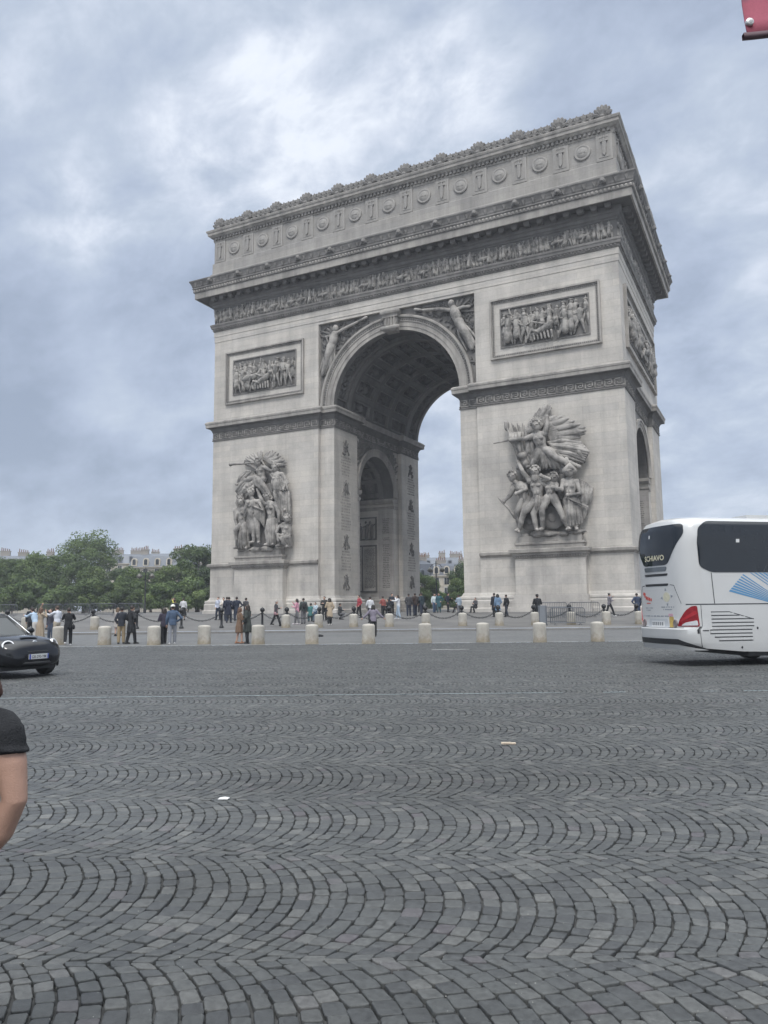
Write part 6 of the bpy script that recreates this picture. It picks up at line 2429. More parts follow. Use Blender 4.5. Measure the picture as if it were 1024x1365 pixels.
def person(label, s, d, face, h=1.72, arms=('down', 'down'), stride=0.1, top=((.05, .05, .06), 'jacket'), legs=((.03, .03, .04), 'trousers'),
           hair=((.03, .022, .018), 'short'), skin='pale', shoes=(.03, .03, .03), hat=None, bag=None, pose='stand', group='visitors around the arch', far=False, lean=0.0, z=0.0):
    """s, d: street position; face: degrees, 0 = towards the arch, 90 = towards the left of the street"""
    rz = math.atan2(FW.y, FW.x) + RAD(face) - PI / 2
    t = thing('person', label, 'person', SD(s, d, z), rz, group, local=True)
    k = h / 1.76
    vx = .022 if far else .014
    drop = {'stand': 0, 'sit': .42, 'crouch': .5}[pose]

    def Z(x, y, zz):
        if zz > .8:
            zz -= drop
        y += lean * max(0, zz - .85)
        return Vector((x * k, y * k, zz * k))
    hip = {-1: Z(-.095, 0, .93), 1: Z(.095, 0, .93)}
    knee, ank = {}, {}
    for sg in (-1, 1):
        f = sg * stride
        if pose == 'stand':
            knee[sg] = Z(sg * .105, f * .55 + .03, .50)
            ank[sg] = Vector((sg * .11 * k, f * k, (.085 + (.10 if f < -.18 else 0)) * k))
        elif pose == 'sit':
            knee[sg] = Vector((sg * .13 * k, .42 * k, .50 * k))
            ank[sg] = Vector((sg * .12 * k, (.40 + f) * k, .08 * k))
        else:
            knee[sg] = Vector((sg * .16 * k, .36 * k, .46 * k))
            ank[sg] = Vector((sg * .12 * k, .08 * k, .08 * k))
    headc = Z(0, .03, 1.635)
    SH = {sg: Z(sg * .175, 0, 1.425) for sg in (-1, 1)}
    EL, WR = {}, {}
    for sg, a in ((-1, arms[0]), (1, arms[1])):
        e, w_ = ARMS[a]
        EL[sg] = Z(sg * e[0], e[1], e[2])
        WR[sg] = Z(sg * w_[0], w_[1], w_[2])
    # --- body: one continuous skin
    mb = MB()
    mb.ball(headc, (.076 * k, .095 * k, .118 * k), 14, 10)
    mb.tube([headc + Vector((0, .03 * k, -.05 * k)), headc + Vector((0, .055 * k, -.085 * k))], [.055 * k, .032 * k], 8)
    mb.tube([headc + Vector((0, .09 * k, .015 * k)), headc + Vector((0, .108 * k, -.02 * k))], [.012 * k, .016 * k], 6)
    for sg in (-1, 1):
        mb.ball(headc + Vector((sg * .078 * k, -.005 * k, -.005 * k)), (.014 * k, .022 * k, .032 * k), 6, 5)
        mb.ball(headc + Vector((sg * .03 * k, .08 * k, .022 * k)), (.018 * k, .014 * k, .01 * k), 6, 4)
    mb.tube([headc + Vector((-.022 * k, .088 * k, -.055 * k)), headc + Vector((.022 * k, .088 * k, -.055 * k))], .009 * k, 5)
    mb.tube([Z(0, -.01, 1.40), Z(0, .005, 1.47), headc + Vector((0, -.01, -.07)) * k], [.075 * k, .055 * k, .05 * k], 9)
    mb.tube([Z(0, 0, .92), Z(0, .01, 1.08), Z(0, .015, 1.28), Z(0, 0, 1.41)], [.15 * k, .125 * k, .15 * k, .11 * k], 12, flat=YDIR, squash=.72)
    mb.tube([SH[-1], SH[1]], .055 * k, 8)
    for sg in (-1, 1):
        mb.tube([hip[sg], knee[sg], knee[sg].lerp(ank[sg], .3), ank[sg]], [.082 * k, .056 * k, .056 * k, .038 * k], 9)
        mb.tube([SH[sg], EL[sg], WR[sg]], [.05 * k, .039 * k, .027 * k], 8)
        fd = (WR[sg] - EL[sg]).normalized()
        pal = WR[sg] + fd * .085 * k
        side = fd.cross(Vector((0, 1, .2))).normalized()
        mb.tube([WR[sg], pal], [.028 * k, .036 * k], 7)
        for fi in range(4):
            o_ = side * ((fi - 1.5) * .019 * k)
            ln = (.075, .085, .08, .062)[fi] * k
            curl = Vector((0, .012, -.012)) * k
            mb.tube([pal + o_, pal + o_ + fd * ln * .55, pal + o_ + fd * ln * .95 + curl], [.0105 * k, .0095 * k, .008 * k], 5)
        mb.tube([WR[sg] + fd * .03 * k, WR[sg] + fd * .06 * k + side * (-sg) * .045 * k, WR[sg] + fd * .10 * k + side * (-sg) * .055 * k], [.013 * k, .012 * k, .009 * k], 5)
    bo = mb.build('body', mat('skin_' + skin, SKIN[skin], .55, var=.08, scale=14), t, smooth=True)
    remesh(bo, vx if not far else .02)
    # --- shoes
    for sg in (-1, 1):
        mb = MB()
        a = ank[sg]
        mb.tube([a + Vector((0, -.05, -.045)) * k, a + Vector((0, .05, -.04)) * k, a + Vector((sg * .01, .17, -.055)) * k], [.045 * k, .048 * k, .036 * k], 8)
        mb.tube([a + Vector((0, -.01, .02)) * k, a + Vector((0, .0, -.04)) * k], [.045 * k, .05 * k], 8)
        mb.build('shoe', cloth(shoes), t, smooth=True)
    # --- legs
    lc, lt = legs
    if lt == 'trousers':
        mb = MB()
        mb.tube([Z(0, 0, 1.03), Z(0, -.01, .92)], [.155 * k, .165 * k], 12, flat=YDIR, squash=.78)
        for sg in (-1, 1):
            mb.tube([hip[sg], knee[sg], knee[sg].lerp(ank[sg], .5), ank[sg] + Vector((0, 0, .01))], [.105 * k, .083 * k, .08 * k, .07 * k], 9)
        o = mb.build('trousers', cloth(lc), t, smooth=True)
        remesh(o, .022, .012, .12)
    elif lt == 'skirt':
        mb = MB()
        for i in range(10):
            a = 2 * PI * i / 10
            c, s_ = math.cos(a), math.sin(a)
            mb.tube([Z(.11 * c, .09 * s_, 1.02), Z(.17 * c, .14 * s_, .7), Z(.23 * c, .2 * s_, .40)], [.05 * k, .06 * k, .05 * k], 6)
        mb.tube([Z(0, 0, 1.02), Z(0, 0, .5)], [.12 * k, .18 * k], 10)
        o = mb.build('skirt', cloth(lc), t, smooth=True)
        remesh(o, .022)
    # --- upper garment
    tc_, tt = top
    mb = MB()
    low = {'jacket': .84, 'shirt': .90, 'coat': .55, 'dress': .42, 'long': .30}[tt]
    fat = {'jacket': 1.1, 'shirt': 1.0, 'coat': 1.12, 'dress': 1.0, 'long': 1.0}[tt]
    mb.tube([Z(0, 0, 1.0), Z(0, .012, 1.12), Z(0, .018, 1.28), Z(0, -.002, 1.42), Z(0, -.002, 1.47)], [.165 * k * fat, .15 * k * fat, .175 * k * fat, .145 * k * fat, .09 * k], 12, cap=False, flat=YDIR, squash=.76)
    mb.tube([SH[-1], SH[1]], .075 * k * fat, 8)
    if low < .82:
        for i in range(9):
            a = 2 * PI * i / 9
            c, s_ = math.cos(a), math.sin(a)
            if pose == 'stand':
                mb.tube([Z(.1 * c, .07 * s_, 1.05), Z(.14 * c, .12 * s_, .86), Vector(((.17 + (.05 if tt != 'coat' else 0)) * c * k, (.15 * s_ + lean * .1) * k, low * k))], [.06 * k, .065 * k, .055 * k], 6)
        mb.tube([Z(0, 0, 1.0), Vector((0, 0, (low + .02) * k))], [.14 * k, .165 * k], 10, cap=False)
    else:
        mb.tube([Z(0, 0, 1.05), Z(0, -.005, low)], [.16 * k * fat, .168 * k * fat], 12, cap=False, flat=YDIR, squash=.78)
    short = tt in ('shirt', 'dress') and arms != ('down', 'none') and tt == 'dress'
    for sg in (-1, 1):
        if short:
            mb.tube([SH[sg], SH[sg].lerp(EL[sg], .6)], [.07 * k, .065 * k], 8)
        else:
            mb.tube([SH[sg], EL[sg], EL[sg].lerp(WR[sg], .92)], [.072 * k * fat, .062 * k * fat, .048 * k * fat], 8)
    mb.tube([Z(0, -.02, 1.44), Z(0, -.01, 1.49)], [.085 * k, .07 * k], 9)
    nm = {'jacket': 'jacket', 'shirt': 'shirt', 'coat': 'coat', 'dress': 'dress', 'long': 'dress'}[tt]
    o = mb.build(nm, cloth(tc_), t, smooth=True)
    remesh(o, .022, .014, .10)
    # --- hair / hat
    hc, ht = hair
    mb = MB()
    mb.ball(headc + Vector((0, -.018, .03)) * k, (.092 * k, .104 * k, .105 * k), 12, 8)
    if ht in ('long', 'bob'):
        ln = .34 if ht == 'long' else .17
        for x in (-.06, -.02, .02, .06):
            mb.tube([headc + Vector((x, -.06, .04)) * k, headc + Vector((x * 1.25, -.085, -.08)) * k, headc + Vector((x * 1.2, -.08, -ln)) * k], [.045 * k, .042 * k, .03 * k], 7)
        for sg in (-1, 1):
            mb.tube([headc + Vector((sg * .075, 0, .05)) * k, headc + Vector((sg * .09, -.02, -.12)) * k], [.04 * k, .028 * k], 7)
    if ht == 'bun':
        mb.ball(headc + Vector((0, -.09, .09)) * k, .05 * k, 8, 6)
    # clear the face
    mb.v = [(x, min(y, headc.y + .062 * k) if z < headc.z + .065 * k else y, z) for x, y, z in mb.v]
    o = mb.build('hair', mat('hair_%02d' % int(hc[0] * 99), hc, .65, var=.3, scale=30), t, smooth=True)
    remesh(o, .018)
    if hat:
        mb = MB()
        mb.ball(headc + Vector((0, -.005, .07)) * k, (.105 * k, .115 * k, .085 * k), 12, 8)
        mb.ball(headc + Vector((0, .10, .055)) * k, (.08 * k, .10 * k, .012 * k), 10, 5)
        mb.build('cap', cloth(hat), t, smooth=True)
    if bag:
        bc, bt_ = bag
        mb = MB()
        if bt_ == 'backpack':
            mb.ball(Z(0, -.2, 1.22), (.15 * k, .10 * k, .22 * k), 10, 8)
            mb.ball(Z(0, -.27, 1.14), (.10 * k, .05 * k, .11 * k), 8, 6)
        else:
            mb.ball(Z(.24, -.02, .86), (.06 * k, .15 * k, .12 * k), 10, 7)
            mb.tube([Z(.24, .08, .92), Z(.1, .11, 1.25), Z(-.12, .03, 1.47), Z(-.1, -.1, 1.4), Z(.18, -.13, 1.05), Z(.24, -.1, .92)], .014 * k, 6)
        mb.build('backpack' if bt_ == 'backpack' else 'shoulder_bag', cloth(bc), t, smooth=True)
    return t


BLK, NAV, GRY, DEN, KHA, WHT = (.014, .015, .018), (.018, .024, .042), (.13, .13, .14), (.055, .085, .14), (.30, .235, .15), (.52, .53, .56)


def at_px(px, feet, hpx):
    pass


J_, T_, C_, D_, H_, K_ = 'jacket', 'trousers', 'coat', 'dress', 'shirt', 'skirt'
# people on the near lane, between the two rows of bollards
person('man in black photographing with raised phone beside the second front bollard', -14.55, 35.6, 20, 1.72, ('phone', 'phone'), .22, (BLK, J_), (BLK, T_), shoes=(.55, .55, .55), bag=(BLK, 'shoulder_bag'))
person('person in dark hoodie with grey collar and tan trousers, back turned', -12.45, 36.6, 10, 1.72, ('pocket', 'front'), .05, ((.022, .026, .036), J_), (KHA, T_), hair=((.02, .018, .016), 'short'))
person('person in long black coat with white scarf beside the tan trousers', -11.95, 36.5, -40, 1.78, ('pocket', 'hip'), .15, (BLK, C_), (BLK, T_))
person('man in white cap, denim jacket and grey trousers', -9.85, 35.9, 15, 1.80, ('down', 'hip'), .12, (DEN, J_), ((.20, .21, .235), T_), hat=(.62, .62, .58), shoes=(.5, .5, .5))
person('person in dark purple jacket standing close behind the white cap', -10.35, 36.3, 40, 1.66, ('front', 'pocket'), .08, ((.04, .035, .055), J_), (BLK, T_), hair=((.03, .02, .018), 'bob'))
person('woman in brown coat over an orange dress facing her companion', -6.75, 35.9, -60, 1.66, ('reach', 'front'), .1, ((.155, .10, .068), C_), ((.42, .23, .17), 'bare'), hair=((.10, .055, .035), 'long'), shoes=(.30, .16, .10))
person('tall person in dark green parka and black trousers facing the brown coat', -6.35, 35.8, 70, 1.78, ('pocket', 'front'), .08, ((.035, .042, .038), C_), (BLK, T_), hair=((.025, .02, .018), 'long'))
person('woman in lilac hoodie walking with arms out towards the arch', -.62, 40.6, 0, 1.68, ('out', 'out'), .28, ((.20, .18, .225), J_), (BLK, T_), hair=((.02, .018, .018), 'bob'))
# group behind the car
person('man in white shirt and beige trousers behind the black car bonnet', -16.35, 38.6, 60, 1.80, ('reach', 'front'), .06, ((.56, .58, .64), H_), ((.34, .30, .24), T_), hair=((.06, .04, .03), 'short'))
person('woman in long beige dress with arms raised to her hair', -17.0, 38.2, -30, 1.72, ('up', 'face'), .06, ((.29, .235, .175), 'long'), ((.3, .25, .2), 'bare'), hair=((.10, .06, .04), 'long'), skin='tan')
person('woman in jeans with dark hair beside the beige dress', -16.75, 38.9, 150, 1.66, ('face', 'down'), .05, ((.10, .10, .13), H_), ((.10, .13, .19), T_), hair=((.03, .02, .015), 'long'))
person('person in pale blue shirt bending forward behind the car', -17.75, 39.4, 60, 1.70, ('reach', 'down'), .1, ((.36, .46, .58), H_), ((.42, .40, .38), T_), lean=.4)
person('person in dark clothes half hidden behind the car windscreen', -20.3, 44.4, 20, 1.72, ('down', 'front'), .1, ((.025, .03, .034), J_), (BLK, T_), hair=((.02, .02, .02), 'short'))
person('pale dressed person standing behind the photographing man', -15.4, 44.6, -20, 1.62, ('front', 'front'), .05, ((.36, .33, .31), C_), ((.4, .36, .34), 'bare'), hair=((.12, .08, .05), 'long'))
# plaza, left part
person('person with dark backpack walking on the plaza behind the black coat', -14.3, 52.5, 0, 1.70, ('down', 'down'), .2, ((.03, .03, .04), J_), (NAV, T_), bag=(BLK, 'backpack'), far=True)
person('person in yellow raincoat under the dark trees', -15.8, 58.0, 120, 1.68, ('face', 'pocket'), .05, ((.50, .47, .10), J_), (GRY, T_), far=True)
person('person in white top and black skirt beside the yellow raincoat', -15.0, 57.5, 20, 1.64, ('front', 'down'), .05, ((.52, .52, .54), H_), (BLK, K_), far=True)
person('person in white and blue top at the left foot of the arch', -12.4, 57.5, 160, 1.70, ('face', 'pocket'), .1, ((.44, .47, .56), H_), (NAV, T_), far=True)
person('woman in cream poncho beside the left corner of the arch', -11.9, 57.0, 180, 1.68, ('out', 'front'), .1, ((.56, .53, .48), C_), (NAV, T_), far=True)
person('man in dark suit, first of the four seen together by the left corner', -11.5, 56.2, 20, 1.74, ('down', 'pocket'), .12, (NAV, J_), (NAV, T_), far=True)
person('broad man in navy suit with back turned by the left corner', -10.9, 54.0, 0, 1.80, ('pocket', 'pocket'), .14, ((.016, .02, .036), C_), (NAV, T_), far=True)
person('man in navy suit striding beside the broad man', -10.4, 54.2, 10, 1.80, ('down', 'hip'), .22, ((.02, .026, .045), C_), (NAV, T_), far=True)
person('person in dark grey jacket at the right of the suited men', -9.9, 55.0, -30, 1.70, ('front', 'down'), .1, ((.05, .05, .055), J_), (BLK, T_), far=True)
person('woman in dark cardigan striding right below the left pedestal', -7.05, 50.0, -80, 1.66, ('front', 'down'), .30, ((.05, .05, .06), J_), (BLK, T_), hair=((.34, .32, .30), 'short'), far=True, bag=((.32, .20, .22), 'shoulder_bag'))
person('woman in pink jacket looking at her phone below the left pier', -5.85, 51.5, 80, 1.70, ('front', 'phone'), .18, ((.52, .26, .33), J_), (GRY, T_), hair=((.02, .016, .016), 'bob'), shoes=(.55, .5, .52), far=True)
person('person with big black backpack beside the pink jacket', -5.5, 52.2, 20, 1.72, ('down', 'down'), .1, ((.05, .06, .06), J_), (GRY, T_), bag=((.02, .02, .022), 'backpack'), far=True)
person('person in teal rain cape sitting below the left pier', -5.2, 54.2, 10, 1.72, ('front', 'front'), .05, ((.05, .15, .15), J_), ((.05, .10, .11), T_), pose='sit', far=True)
person('child in pale blue top beside the teal cape', -4.85, 54.0, 150, 1.35, ('front', 'down'), .05, ((.38, .46, .52), H_), (DEN, T_), far=True)
person('person in black puffer jacket left of the beige coat', -4.35, 55.6, 160, 1.72, ('front', 'front'), .05, ((.022, .024, .03), J_), (BLK, T_), far=True)
person('woman in beige coat and black trousers on the plaza edge', -3.62, 50.6, 30, 1.76, ('front', 'pocket'), .06, ((.37, .30, .22), C_), (BLK, T_), hair=((.03, .022, .018), 'bob'), shoes=(.55, .54, .52), far=True)
person('crouching person in dark jacket right of the beige coat', -3.3, 56.5, -60, 1.66, ('front', 'front'), .05, ((.04, .042, .045), J_), (GRY, T_), pose='crouch', far=True)
person('person in red jacket by the left jamb of the archway', -1.95, 58.5, 120, 1.70, ('pocket', 'down'), .12, ((.30, .045, .06), J_), (BLK, T_), far=True)
person('person in white top with black hair behind the lilac hoodie', -1.0, 52.5, 30, 1.78, ('front', 'down'), .1, ((.52, .53, .55), H_), (BLK, T_), hair=((.015, .015, .015), 'short'), far=True)
person('person in coral red shirt beside the lilac hoodie', -.15, 58.0, 40, 1.62, ('front', 'down'), .1, ((.26, .08, .07), H_), (BLK, T_), far=True)
person('person in black sitting in the archway shadow', .2, 60.5, 150, 1.74, ('front', 'hip'), .05, (BLK, J_), (BLK, T_), pose='sit', far=True)
person('person in black coat behind the seated one', .55, 61.5, 200, 1.72, ('front', 'down'), .05, ((.03, .03, .035), J_), (BLK, T_), far=True)
person('person in white jacket and pale jeans reaching with raised arm', .98, 56.5, 80, 1.74, ('face', 'reach'), .14, ((.56, .57, .59), J_), ((.30, .37, .45), T_), hair=((.03, .02, .02), 'bob'), shoes=(.5, .5, .5), far=True)
lab = ['person in charcoal hoodie, left one of the dark trio in the archway', 'person in dark brown jacket in the middle of the dark trio', 'person in dark teal jacket, right one of the dark trio']
for i, (s, c) in enumerate(((1.85, (.045, .045, .05)), (2.35, (.04, .028, .026)), (2.85, (.02, .035, .045)))):
    person(lab[i], s, 60.0 + .3 * (i % 2), 20 * i, 1.74 + .03 * i, ('pocket', 'down'), .1, (c, J_), (NAV, T_), far=True)
person('tall person in teal coat seen through the archway', 4.75, 68.0, 170, 1.72, ('hip', 'down'), .1, ((.03, .085, .105), C_), ((.05, .09, .10), T_), far=True)
person('person in white blouse beside the teal coat', 4.4, 69.0, 200, 1.70, ('face', 'down'), .1, ((.50, .56, .58), H_), (DEN, T_), far=True)
q = random.Random(15)
names = ['dark clad person leaning on the chains in the archway', 'person in black jacket with a grey bag in the archway', 'person in dark anorak beneath the green bushes', 'person in navy jacket right of the teal coat', 'person in black hood right of the teal coat', 'person in dark red jacket among the archway crowd', 'person in charcoal coat by the pier edge', 'person in dark olive jacket by the pier edge']
for i, nm in enumerate(names):
    if i in (1, 2, 5, 7):
        continue
    c = [(.02, .02, .024), (.015, .015, .017), (.03, .032, .035), (.02, .028, .05), (.012, .012, .014), (.12, .03, .035), (.05, .05, .055), (.045, .05, .035)][i]
    person(nm, 3.35 + i * .53 + (1.0 if i > 2 else 0), 66.5 + q.uniform(-5, 8), q.uniform(0, 360), q.uniform(1.56, 1.84), (q.choice(('down', 'front', 'pocket')), q.choice(('down', 'front', 'hip'))), q.uniform(0, .2), (c, J_), (BLK, T_), far=True, pose='sit' if i in (1, 4, 6) else 'stand', bag=((.03, .03, .03), 'backpack') if i in (0, 3) else None)
person('person in grey blue jacket in front of the right pier corner', 5.75, 60.2, 30, 1.60, ('front', 'down'), .1, ((.26, .31, .37), J_), (GRY, T_), far=True)
person('woman in long denim blue coat before the right pier', 8.35, 57.2, 20, 1.72, ('down', 'pocket'), .16, ((.13, .20, .30), C_), (DEN, T_), hair=((.02, .018, .018), 'bob'), far=True)
person('dark dressed person just left of the denim blue coat', 8.2, 57.9, 20, 1.78, ('down', 'down'), .1, ((.03, .03, .036), C_), (BLK, T_), far=True)
person('person in black track suit walking right of the denim coat', 9.05, 57.6, 40, 1.66, ('down', 'down'), .2, (BLK, J_), ((.03, .03, .032), T_), far=True)
person('person in black puffer jacket behind the grey panel', 10.1, 51.2, 0, 1.84, ('front', 'front'), .05, (BLK, J_), (BLK, T_), hat=(.02, .02, .022), far=True)
person('woman in grey top walking right past the steel barriers', 16.55, 57.0, -80, 1.70, ('phone', 'front'), .30, ((.17, .16, .18), J_), (BLK, T_), hair=((.02, .016, .015), 'bun'), shoes=(.5, .5, .5), far=True)
person('person in dark blue anorak next to the white coach', 17.55, 53.8, 10, 1.78, ('hip', 'down'), .1, ((.03, .045, .085), C_), (NAV, T_), far=True)
person('person in navy cape with raised arm beside the white coach', 18.0, 53.5, -30, 1.82, ('face', 'hip'), .1, ((.022, .03, .055), C_), (NAV, T_), far=True)

# ---- passer-by cut by the left edge of the picture ---------------------------------
nr = thing('person', 'woman in black short sleeved top cut off by the left picture edge', 'person', SD(-1.47, 2.62, -.015), math.atan2(FW.y, FW.x) + RAD(25) - PI / 2, local=True)
mb = MB()
hc = Vector((0, .08, 1.435))
mb.ball(hc, (.072, .092, .112), 18, 14)
mb.tube([hc + Vector((0, .03, -.05)), hc + Vector((0, .06, -.09))], [.052, .03], 10)
mb.tube([hc + Vector((0, .088, .01)), hc + Vector((0, .106, -.02))], [.010, .014], 8)
for sg in (-1, 1):
    mb.ball(hc + Vector((sg * .075, -.005, -.005)), (.012, .022, .03), 8, 6)
    mb.ball(hc + Vector((sg * .03, .08, .02)), (.016, .012, .009), 8, 6)
mb.tube([hc + Vector((-.022, .086, -.055)), hc + Vector((.022, .086, -.055))], .008, 6)
mb.tube([Vector((0, 0, 1.22)), Vector((0, .03, 1.29)), hc + Vector((0, 0, -.07))], [.07, .05, .047], 12)
mb.tube([Vector((0, 0, .80)), Vector((0, .01, .95)), Vector((0, .015, 1.10)), Vector((0, 0, 1.22))], [.15, .12, .14, .10], 16, flat=YDIR, squash=.72)
mb.tube([Vector((-.16, -.02, 1.215)), Vector((.16, .02, 1.215))], .055, 12)
LM = {1: [(.178, .0, 1.205), (.205, -.02, 1.10), (.222, -.037, .985), (.185, .0, .88), (.124, .053, .775)], -1: [(-.17, .02, 1.21), (-.23, .06, .95), (-.22, .26, .86)]}
for sg in (-1, 1):
    pts = [Vector(p) for p in LM[sg]]
    mb.tube(pts, [.055, .053, .042, .043, .027] if sg > 0 else [.052, .042, .028], 14)
    fd = (pts[-1] - pts[-2]).normalized()
    pal = pts[-1] + fd * .085
    side = fd.cross(Vector((1, 0, 0))).normalized()
    mb.tube([pts[-1], pal], [.026, .034], 9)
    for fi in range(4):
        o_ = side * ((fi - 1.5) * .019)
        ln = (.07, .08, .076, .06)[fi]
        mb.tube([pal + o_, pal + o_ + fd * ln * .5, pal + o_ + fd * ln * .8 + Vector((-sg * .02, 0, -.01))], [.0098, .009, .0078], 8)
    mb.tube([pts[-1] + fd * .03, pts[-1] + fd * .06 + side * .042, pts[-1] + fd * .10 + side * .052], [.013, .0115, .009], 8)
FT = {-1: (Vector((-.10, .06, .44)), Vector((-.10, -.18, .10))), 1: (Vector((.11, .30, .46)), Vector((.12, .52, .085)))}
for sg in (-1, 1):
    mb.tube([Vector((sg * .09, 0, .80)), FT[sg][0], FT[sg][0].lerp(FT[sg][1], .3), FT[sg][1]], [.08, .055, .054, .036], 12)
o = mb.build('body', mat('skin_near', (.40, .245, .185), .48, var=.16, scale=16, bump=.16, bscale=190), nr, smooth=True)
remesh(o, .007, smooth=4)
mb = MB()
mb.tube([Vector((0, 0, .78)), Vector((0, .01, .95)), Vector((0, .018, 1.10)), Vector((0, 0, 1.215))], [.145, .128, .145, .12], 18, flat=YDIR, squash=.76)
mb.tube([Vector((-.165, -.02, 1.215)), Vector((.165, .02, 1.215))], .073, 14)
for sg in (-1, 1):
    p = [Vector(x) for x in LM[sg]]
    mb.tube([p[0], p[0].lerp(p[1], .3 if sg < 0 else .25), p[0].lerp(p[1], .38)], [.066, .065, .066], 16)
    for kf in range(7):
        tq = .06 + kf * .04
        c0 = p[0].lerp(p[1], tq)
        aa = kf * 2.4
        mb.tube([c0 + Vector((math.cos(aa), math.sin(aa), .3)) * .058, c0 + Vector((math.cos(aa + .9), math.sin(aa + .9), -.35)) * .062], [.008, .011], 6)
mb.tube([Vector((0, -.01, 1.25)), Vector((0, .01, 1.285))], [.08, .068], 12)
pR = [Vector(x) for x in LM[1]]
cR = pR[0].lerp(pR[1], .50)
mb.tube([cR + Vector((math.cos(a) * .066, math.sin(a) * .066, -.01 * math.cos(a))) for a in np.linspace(0, 2 * PI, 25)], .0085, 6)
o = mb.build('top', mat('black_jersey', (.011, .012, .015), .9, var=.25, scale=60, bump=.4, bscale=160), nr, smooth=True)
remesh(o, .010, .008, .10)
mb = MB()
mb.tube([Vector((0, 0, .86)), Vector((0, 0, .76))], [.135, .14], 14, flat=YDIR, squash=.8)
for sg in (-1, 1):
    mb.tube([Vector((sg * .07, 0, .80)), FT[sg][0], FT[sg][0].lerp(FT[sg][1], .5), FT[sg][1] + Vector((0, 0, .04))], [.085, .075, .07, .06], 12)
o = mb.build('trousers', cloth((.02, .022, .03)), nr, smooth=True)
remesh(o, .014, .01, .1)
for sg in (-1, 1):
    mb = MB()
    a = FT[sg][1]
    mb.tube([a + Vector((0, -.05, -.045)), a + Vector((0, .05, -.04)), a + Vector((sg * .01, .15, -.053))], [.043, .046, .034], 12)
    mb.tube([a + Vector((0, -.01, .02)), a + Vector((0, 0, -.04))], [.043, .048], 10)
    mb.build('shoe', cloth((.03, .06, .05)), nr, smooth=True)
mb = MB()
mb.ball(hc + Vector((0, -.018, .028)), (.09, .105, .104), 16, 12)
for x in (-.06, -.02, .02, .06):
    mb.tube([hc + Vector((x, -.07, .03)), hc + Vector((x * 1.2, -.095, -.08)), hc + Vector((x, -.085, -.2))], [.045, .042, .02], 9)
mb.v = [(x, min(y, hc.y + .06) if z < hc.z + .06 else y, z) for x, y, z in mb.v]
mb.tube([hc + Vector((.06, -.06, .02)), hc + Vector((.12, -.07, -.06)), hc + Vector((.155, -.05, -.10))], [.05, .045, .02], 9)
o = mb.build('hair', mat('auburn_hair', (.085, .042, .032), .6, var=.4, scale=60), nr, smooth=True)
remesh(o, .010, .01, .03)

# ================================================================== TREES
def leaf_material(name, c0, c1, c2):
    m, nt, b = nodes_of(name)
    oi = N(nt, 'ShaderNodeObjectInfo')
    geo = N(nt, 'ShaderNodeNewGeometry')
    at = N(nt, 'ShaderNodeAttribute', attribute_name='tone')
    c = ramp(nt, at.outputs['Fac'], [(.0, c0), (.5, c1), (1.0, c2)])
    f = math_node(nt, 'MULTIPLY_ADD', oi.outputs['Random'], .35)
    f.node.inputs[2].default_value = .82
    c = mix_col(nt, 1.0, c, f, 'MULTIPLY')
    nt.links.new(c, b.inputs['Base Color'])
    b.inputs['Roughness'].default_value = .6
    b.inputs['Specular IOR Level'].default_value = .3
    tr = N(nt, 'ShaderNodeBsdfTranslucent')
    nt.links.new(c, tr.inputs['Color'])
    mx = N(nt, 'ShaderNodeMixShader')
    mx.inputs[0].default_value = .3
    nt.links.new(b.outputs[0], mx.inputs[1])
    nt.links.new(tr.outputs[0], mx.inputs[2])
    nt.links.new(mx.outputs[0], nt.nodes['Material Output'].inputs[0])
    return m


LEAF = leaf_material('plane_tree_leaves', (.050, .082, .030), (.088, .135, .044), (.14, .19, .062))
LEAF2 = leaf_material('dark_leaves', (.038, .062, .028), (.062, .096, .038), (.10, .138, .052))
BARK = mat('bark', (.075, .062, .05), .9, var=.35, scale=4, bump=.6, bscale=12)


